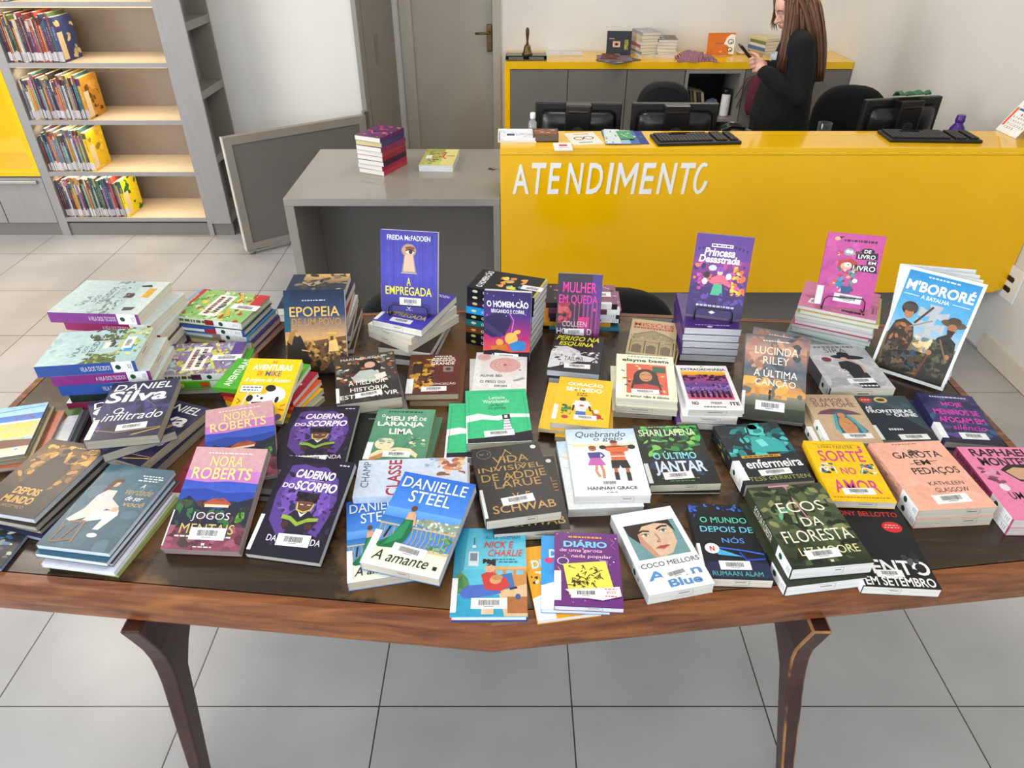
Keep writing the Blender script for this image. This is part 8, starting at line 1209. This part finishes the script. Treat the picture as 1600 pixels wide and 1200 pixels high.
# ---------------------------------------------------------------- the person behind the counter, looking down at a phone
def fuse(name, mb, m, parent, voxel, smooth=6, mtx=None):
    """joins overlapping shapes into one continuous skin"""
    o = mb.build(name, m, parent)
    rm = o.modifiers.new('fuse', 'REMESH'); rm.mode = 'VOXEL'; rm.voxel_size = voxel; rm.use_smooth_shade = True
    sm = o.modifiers.new('soft', 'SMOOTH'); sm.factor = 0.5; sm.iterations = smooth
    return o
def chain(b, pts, rad, n=12):
    pts = [Vector(p) for p in pts]
    b.tube(pts, rad, n)
    for p, r_ in zip(pts, rad): b.ball(p, r_, 6)
M_SKIN = mat('skin', '#d9a893', 0.5, var=0.05, scale=20)
M_HOOD = mat('black_sweater', '#0a0b0d', 0.95, var=0.25, scale=60, bump=0.15)
M_TROU = mat('dark_trousers', '#16171b', 0.9, var=0.2, scale=60)
def Q(px, py, Y): return at_y(px, py, Y)
PYc = 4.12
base = Q(1218, 205, PYc); W = empty('person', (base.x, PYc, 0)); tag(W, 'person with long brown hair in a black sweater looking down at a phone', 'person')
B0 = W.location.copy()
def L_(v): return Vector(v) - B0
# joints
neck0 = L_(Q(1249, 62, PYc)); neck1 = L_(Q(1243, 34, PYc)); headc = L_(Q(1241, 13, PYc))
shN, elN, wrN = L_(Q(1252, 68, 3.97)), L_(Q(1247, 146, 3.95)), L_(Q(1196, 114, 4.0))
shF, elF, wrF = L_(Q(1252, 66, 4.28)), L_(Q(1244, 142, 4.30)), L_(Q(1198, 106, 4.19))
hip = Vector((0.0, 0, 0.74))
b = MB()
# trunk, neck
chest = (neck0 + Vector((0.0, 0, -0.16)))
for c, r_ in ((hip, (0.105, 0.14, 0.11)), (hip + Vector((0.005, 0, 0.13)), (0.095, 0.115, 0.13)), (chest, (0.10, 0.135, 0.14)), (neck0 + Vector((0, 0, -0.045)), (0.07, 0.13, 0.06))): b.ball(c, r_, 10)
chain(b, [neck0 + Vector((0, 0, -0.03)), (neck0 + neck1) / 2, neck1 + Vector((0.004, 0, 0.03))], [0.052, 0.044, 0.046])
# legs and feet
for s_ in (-1, 1):
    chain(b, [Vector((0, 0.075 * s_, 0.72)), Vector((-0.012, 0.085 * s_, 0.40)), Vector((0.02, 0.085 * s_, 0.09))], [0.08, 0.054, 0.034])
    b.ball((-0.05, 0.088 * s_, 0.035), (0.10, 0.038, 0.034), 8)
# arms
for sh_, el, wr in ((shN, elN, wrN), (shF, elF, wrF)):
    chain(b, [sh_, el, wr], [0.045, 0.036, 0.025])
# head: skull, face, jaw, nose, lips, ears; tilted down towards the phone
HM = Matrix.Translation(headc) @ Matrix.Rotation(R(-24), 4, 'Y')
def hp_(x, y, z): return HM @ Vector((x, y, z))
HR = HM.to_3x3().to_4x4()
for c, r_ in (((0.018, 0, 0.022), (0.088, 0.070, 0.076)), ((-0.026, 0, -0.02), (0.054, 0.058, 0.072)), ((-0.03, 0, -0.062), (0.046, 0.045, 0.035)), ((-0.058, 0, -0.083), (0.020, 0.022, 0.016)), ((-0.05, 0, 0.03), (0.04, 0.052, 0.04))): b.ball(hp_(*c), r_, 10, M=HR)
chain(b, [hp_(-0.074, 0, 0.012), hp_(-0.090, 0, -0.012), hp_(-0.100, 0, -0.026)], [0.009, 0.010, 0.012])
for s_ in (-1, 1):
    b.ball(hp_(-0.088, 0.009 * s_, -0.029), (0.009, 0.007, 0.007), 6); b.ball(hp_(0.012, 0.069 * s_, -0.008), (0.018, 0.009, 0.028), 6, M=HR); b.ball(hp_(-0.058, 0.034 * s_, -0.022), (0.022, 0.018, 0.022), 6)
    b.ball(hp_(-0.073, 0.026 * s_, 0.022), (0.012, 0.02, 0.006), 6, M=HR); b.ball(hp_(-0.0715, 0.027 * s_, 0.006), 0.0105, 8)
b.ball(hp_(-0.080, 0, -0.050), (0.011, 0.019, 0.006), 6, M=HR); b.ball(hp_(-0.078, 0, -0.060), (0.011, 0.017, 0.007), 6, M=HR)
# hands: palm, four unequal fingers closed around the phone, thumb from the side of the palm
ph0, ph1 = L_(Q(1163, 77, 4.06)), L_(Q(1180, 99, 4.06)); phc = (ph0 + ph1) / 2
def hand(wr, ybase, sgn):
    pm = L_(Q(1185, 102, ybase)); d = (pm - wr).normalized()
    b.ball(wr + d * 0.035, (0.032, 0.018, 0.030), 8); b.ball(pm + Vector((0.008, 0, 0.002)), (0.026, 0.016, 0.036), 8); b.ball(pm + Vector((-0.004, 0, 0.012)), (0.022, 0.015, 0.026), 8)
    chain(b, [wr, wr + d * 0.04], [0.025, 0.026])
    for k in range(4):
        ln = (0.92, 1.0, 0.95, 0.78)[k]; kx, ky = 1182.5 + 1.5 * k, 91.5 + 6.2 * k
        k0 = L_(Q(kx, ky, ybase)); k1 = L_(Q(kx - 7.5 * ln, ky - 0.5 + 0.3 * k, ybase - 0.014 * sgn)); k2 = L_(Q(kx - 12.5 * ln, ky + 1.2, ybase + 0.004 * sgn)); k3 = L_(Q(kx - 12 * ln, ky + 2.2, ybase + 0.026 * sgn))
        chain(b, [pm * 0.4 + k0 * 0.6, k0, k1, k2, k3], [0.0095, 0.0092, 0.0084, 0.0078, 0.0068], 10)
    t0 = L_(Q(1187, 95, ybase + 0.018 * sgn)); t1 = L_(Q(1183, 86, ybase + 0.034 * sgn)); t2 = L_(Q(1175, 83, ybase + 0.046 * sgn)); t3 = L_(Q(1170, 82, ybase + 0.05 * sgn))
    chain(b, [pm + Vector((0.004, 0.005 * sgn, 0.0)), t0, t1, t2, t3], [0.013, 0.012, 0.0105, 0.009, 0.0075], 10)
hand(wrN, 4.03, 1)
hand(wrF, 4.15, -1)
BODY = fuse('body', b, M_SKIN, W, 0.0052, 4)
# eyes, brows and lips
for s_ in (-1, 1):
    b = MB(); b.ball(hp_(-0.0725, 0.027 * s_, -0.001), 0.0075, 8); b.build('eye', mat('eye_white', '#d8d0cc', 0.2), W)
    b = MB(); b.ball(hp_(-0.0785, 0.028 * s_, -0.003), (0.0024, 0.0048, 0.004), 6); b.build('iris', mat('eye_brown', '#2c1a12', 0.2), W)
    b = MB(); b.tube([hp_(-0.085, 0.012 * s_, 0.024), hp_(-0.083, 0.03 * s_, 0.029), hp_(-0.07, 0.046 * s_, 0.024)], [0.003, 0.0034, 0.002], 6); b.build('eyebrow', mat('brow_brown', '#4a2c1e', 0.8), W)
b = MB(); b.ball(hp_(-0.0865, 0, -0.050), (0.0055, 0.016, 0.0045), 8, M=HR); b.ball(hp_(-0.0845, 0, -0.059), (0.0055, 0.014, 0.005), 8, M=HR); b.build('lips', mat('lips_rose', '#b5706a', 0.4), W)
# sweater
b = MB(); rows = []
def prof(py, x0, x1, ry):
    a0, a1 = L_(Q(x0, py, PYc)), L_(Q(x1, py, PYc)); return ((a0.x + a1.x) / 2, (a1.x - a0.x) / 2, ry, (a0.z + a1.z) / 2)
for py, x0, x1, ry in ((222, 1176, 1257, 0.165), (205, 1174, 1258, 0.175), (180, 1176, 1259, 0.175), (150, 1186, 1262, 0.17), (120, 1200, 1267, 0.168), (95, 1214, 1269, 0.172), (75, 1224, 1268, 0.18), (62, 1230, 1264, 0.15), (52, 1234, 1260, 0.085), (46, 1237, 1257, 0.062)):
    cx, rx, ry, z = prof(py, x0, x1, ry); row = []
    for j in range(40):
        a = 2 * math.pi * j / 40; f = 1 + 0.03 * noise.noise(Vector((math.cos(a) * 2, math.sin(a) * 2, z * 7)))
        row.append((cx + rx * f * math.copysign(abs(math.cos(a)) ** 0.8, math.cos(a)), ry * f * math.copysign(abs(math.sin(a)) ** 0.8, math.sin(a)), z))
    rows.append(row)
b.grid(rows, 0, True, True)
for sh_, el, wr, s_ in ((shN, elN, wrN, -1), (shF, elF, wrF, 1)):
    e1 = sh_ * 0.5 + el * 0.5 + Vector((0.012, 0, 0)); f1 = el * 0.5 + wr * 0.5 + Vector((0, 0, -0.012))
    chain(b, [sh_ + Vector((0, -0.03 * s_, 0.0)), sh_ + Vector((0, 0.0, -0.01)), e1, el + Vector((0.012, 0, -0.004)), f1, wr * 0.9 + el * 0.1, wr + (wr - el).normalized() * 0.012], [0.062, 0.068, 0.064, 0.058, 0.054, 0.042, 0.036], 14)
    for k in range(7):
        q = el * (1 - k / 7) + wr * (k / 7); b.ball(q + Vector((0.004 * math.sin(k * 2), s_ * 0.006, -0.01)), (0.05 - 0.002 * k, 0.05 - 0.002 * k, 0.05 - 0.002 * k), 6)
sw = fuse('sweater', b, M_HOOD, W, 0.009, 5)
dtx = bpy.data.textures.new('wrinkles', 'CLOUDS'); dtx.noise_scale = 0.07; dtx.noise_depth = 2
dm = sw.modifiers.new('wrinkles', 'DISPLACE'); dm.texture = dtx; dm.strength = 0.014; dm.mid_level = 0.5; dm.texture_coords = 'LOCAL'
# trousers and shoes
b = MB(); b.ball(hip, (0.12, 0.155, 0.12), 10)
for s_ in (-1, 1): chain(b, [Vector((0, 0.08 * s_, 0.7)), Vector((-0.012, 0.09 * s_, 0.40)), Vector((0.02, 0.09 * s_, 0.075))], [0.094, 0.07, 0.062])
fuse('trousers', b, M_TROU, W, 0.012, 4)
for s_ in (-1, 1):
    b = MB(); b.ball((-0.055, 0.09 * s_, 0.038), (0.118, 0.047, 0.042), 8); b.box(-0.16, 0.055, 0.05 * s_ if s_ > 0 else -0.13, 0.13 if s_ > 0 else -0.05, 0.0, 0.02); fuse('shoe', b, mat('dark_shoe', '#1c1a1a', 0.5), W, 0.008, 3)
# hair: a cap over the skull and long locks
b = MB(); rgh = random.Random(5)
b.ball(hp_(0.028, 0, 0.03), (0.094, 0.078, 0.08), 12, M=HR)
def lock(p0, p1, p2, p3, r0, r1):
    pts = []
    for k in range(9):
        t_ = k / 8; pts.append(p0 * (1 - t_) ** 3 + p1 * 3 * t_ * (1 - t_) ** 2 + p2 * 3 * t_ * t_ * (1 - t_) + p3 * t_ ** 3)
    b.tube(pts, [r0 * 0.7, r0, r0, r0, r0, r0 * 0.95, r0 * 0.85, r0 * 0.7, r1], 5)
for k in range(150):                                                 # back hair
    a = rgh.uniform(-1, 1); y0 = 0.074 * a; f = rgh.uniform(0, 1)
    p0 = hp_(0.0 + 0.11 * f, y0, 0.10 - 0.075 * f - 0.03 * abs(a)); yb = 4.0 + (a * 0.5 + 0.5) * 0.22
    e = L_(Q(1266 + 21 * f + rgh.uniform(-1, 1), 128 - 4 * f + rgh.uniform(-4, 3), yb)); m1 = L_(Q(1262 + 26 * f, 20 + rgh.uniform(-4, 4), yb)); m2 = L_(Q(1270 + 25 * f, 75, yb))
    lock(p0, m1, m2, e, rgh.uniform(0.008, 0.012), 0.002)
for k in range(80):                                                  # side and front hair
    f = rgh.uniform(0, 1); s_ = -1 if k < 54 else 1
    p0 = hp_(-0.035 + 0.07 * f, s_ * rgh.uniform(0.02, 0.07), 0.085 - 0.015 * f); yb = PYc + s_ * rgh.uniform(0.075, 0.115)
    e = L_(Q(1212 + 18 * f + rgh.uniform(-2, 2), 96 + 22 * rgh.random(), yb - 0.02)); m1 = L_(Q(1229 + 17 * f, 12, yb)); m2 = L_(Q(1226 + 16 * f, 62, yb - 0.01))
    lock(p0, m1, m2, e, rgh.uniform(0.006, 0.010), 0.0015)
for k in range(60):                                                  # hair over the ear and neck
    f = rgh.uniform(0, 1); s_ = -1 if k < 42 else 1
    p0 = hp_(-0.01 + 0.08 * f, s_ * rgh.uniform(0.03, 0.074), 0.085 - 0.02 * f); yb = PYc + s_ * rgh.uniform(0.07, 0.1)
    e = L_(Q(1236 + 28 * f, 58 + 10 * rgh.random(), yb)); m1 = L_(Q(1240 + 18 * f, 8, yb)); m2 = L_(Q(1238 + 24 * f, 40, yb - 0.005 * s_))
    lock(p0, m1, m2, e, rgh.uniform(0.007, 0.011), 0.003)
for k in range(10):                                                  # loose strands by the face
    p0 = hp_(-0.07, 0.03 + 0.004 * k, 0.075); e = L_(Q(1203 + 1.4 * k, 40 + 4 * (k % 3), PYc + 0.06)); lock(p0, L_(Q(1209, 10, PYc + 0.06)), L_(Q(1210, 25, PYc + 0.06)), e, 0.0035, 0.001)
mh = mat('brown_hair', '#633f28', 0.42, var=0.35, scale=30, stretch=(6, 6, 0.25))
b.build('hair', mh, W)
# small badge on a strap
b = MB(); pbd = L_(Q(1209, 87, 3.98)); b.box(pbd.x - 0.016, pbd.x + 0.016, pbd.y - 0.003, pbd.y, pbd.z - 0.02, pbd.z + 0.02, 0); b.build('badge', mat('badge_plastic', '#b8bcc4', 0.25, var=0.4, scale=60), W, 0.002)
# phone held in the hands
ax = (ph0 - ph1).normalized(); yv = Vector((0, 1, 0)); nv = ax.cross(yv).normalized()
PM = Matrix(((yv.x, ax.x, nv.x, 0), (yv.y, ax.y, nv.y, 0), (yv.z, ax.z, nv.z, 0), (0, 0, 0, 1))); PM.translation = phc + B0 + Vector((0.0, 0.03, 0.0))
t = empty('mobile_phone', mtx=PM); tag(t, 'dark mobile phone held in both hands by the standing person', 'phone')
b = MB(); b.box(-0.036, 0.036, -0.075, 0.075, -0.0045, 0.0045); b.build('case', mat('phone_black', '#121214', 0.25), t, 0.004)
b = MB(); b.box(-0.032, 0.032, -0.07, 0.07, 0.0046, 0.0052) if nv.x > 0 else b.box(-0.032, 0.032, -0.07, 0.07, -0.0052, -0.0046); b.build('screen', mat('phone_screen', '#1a2230', 0.08), t)
b = MB(); zc_ = -0.0055 if nv.x > 0 else 0.0055; b.box(0.006, 0.03, 0.042, 0.068, min(zc_, 0), max(zc_, 0)); b.build('camera_bump', mat('phone_lens', '#2a2a2e', 0.15), t, 0.001)
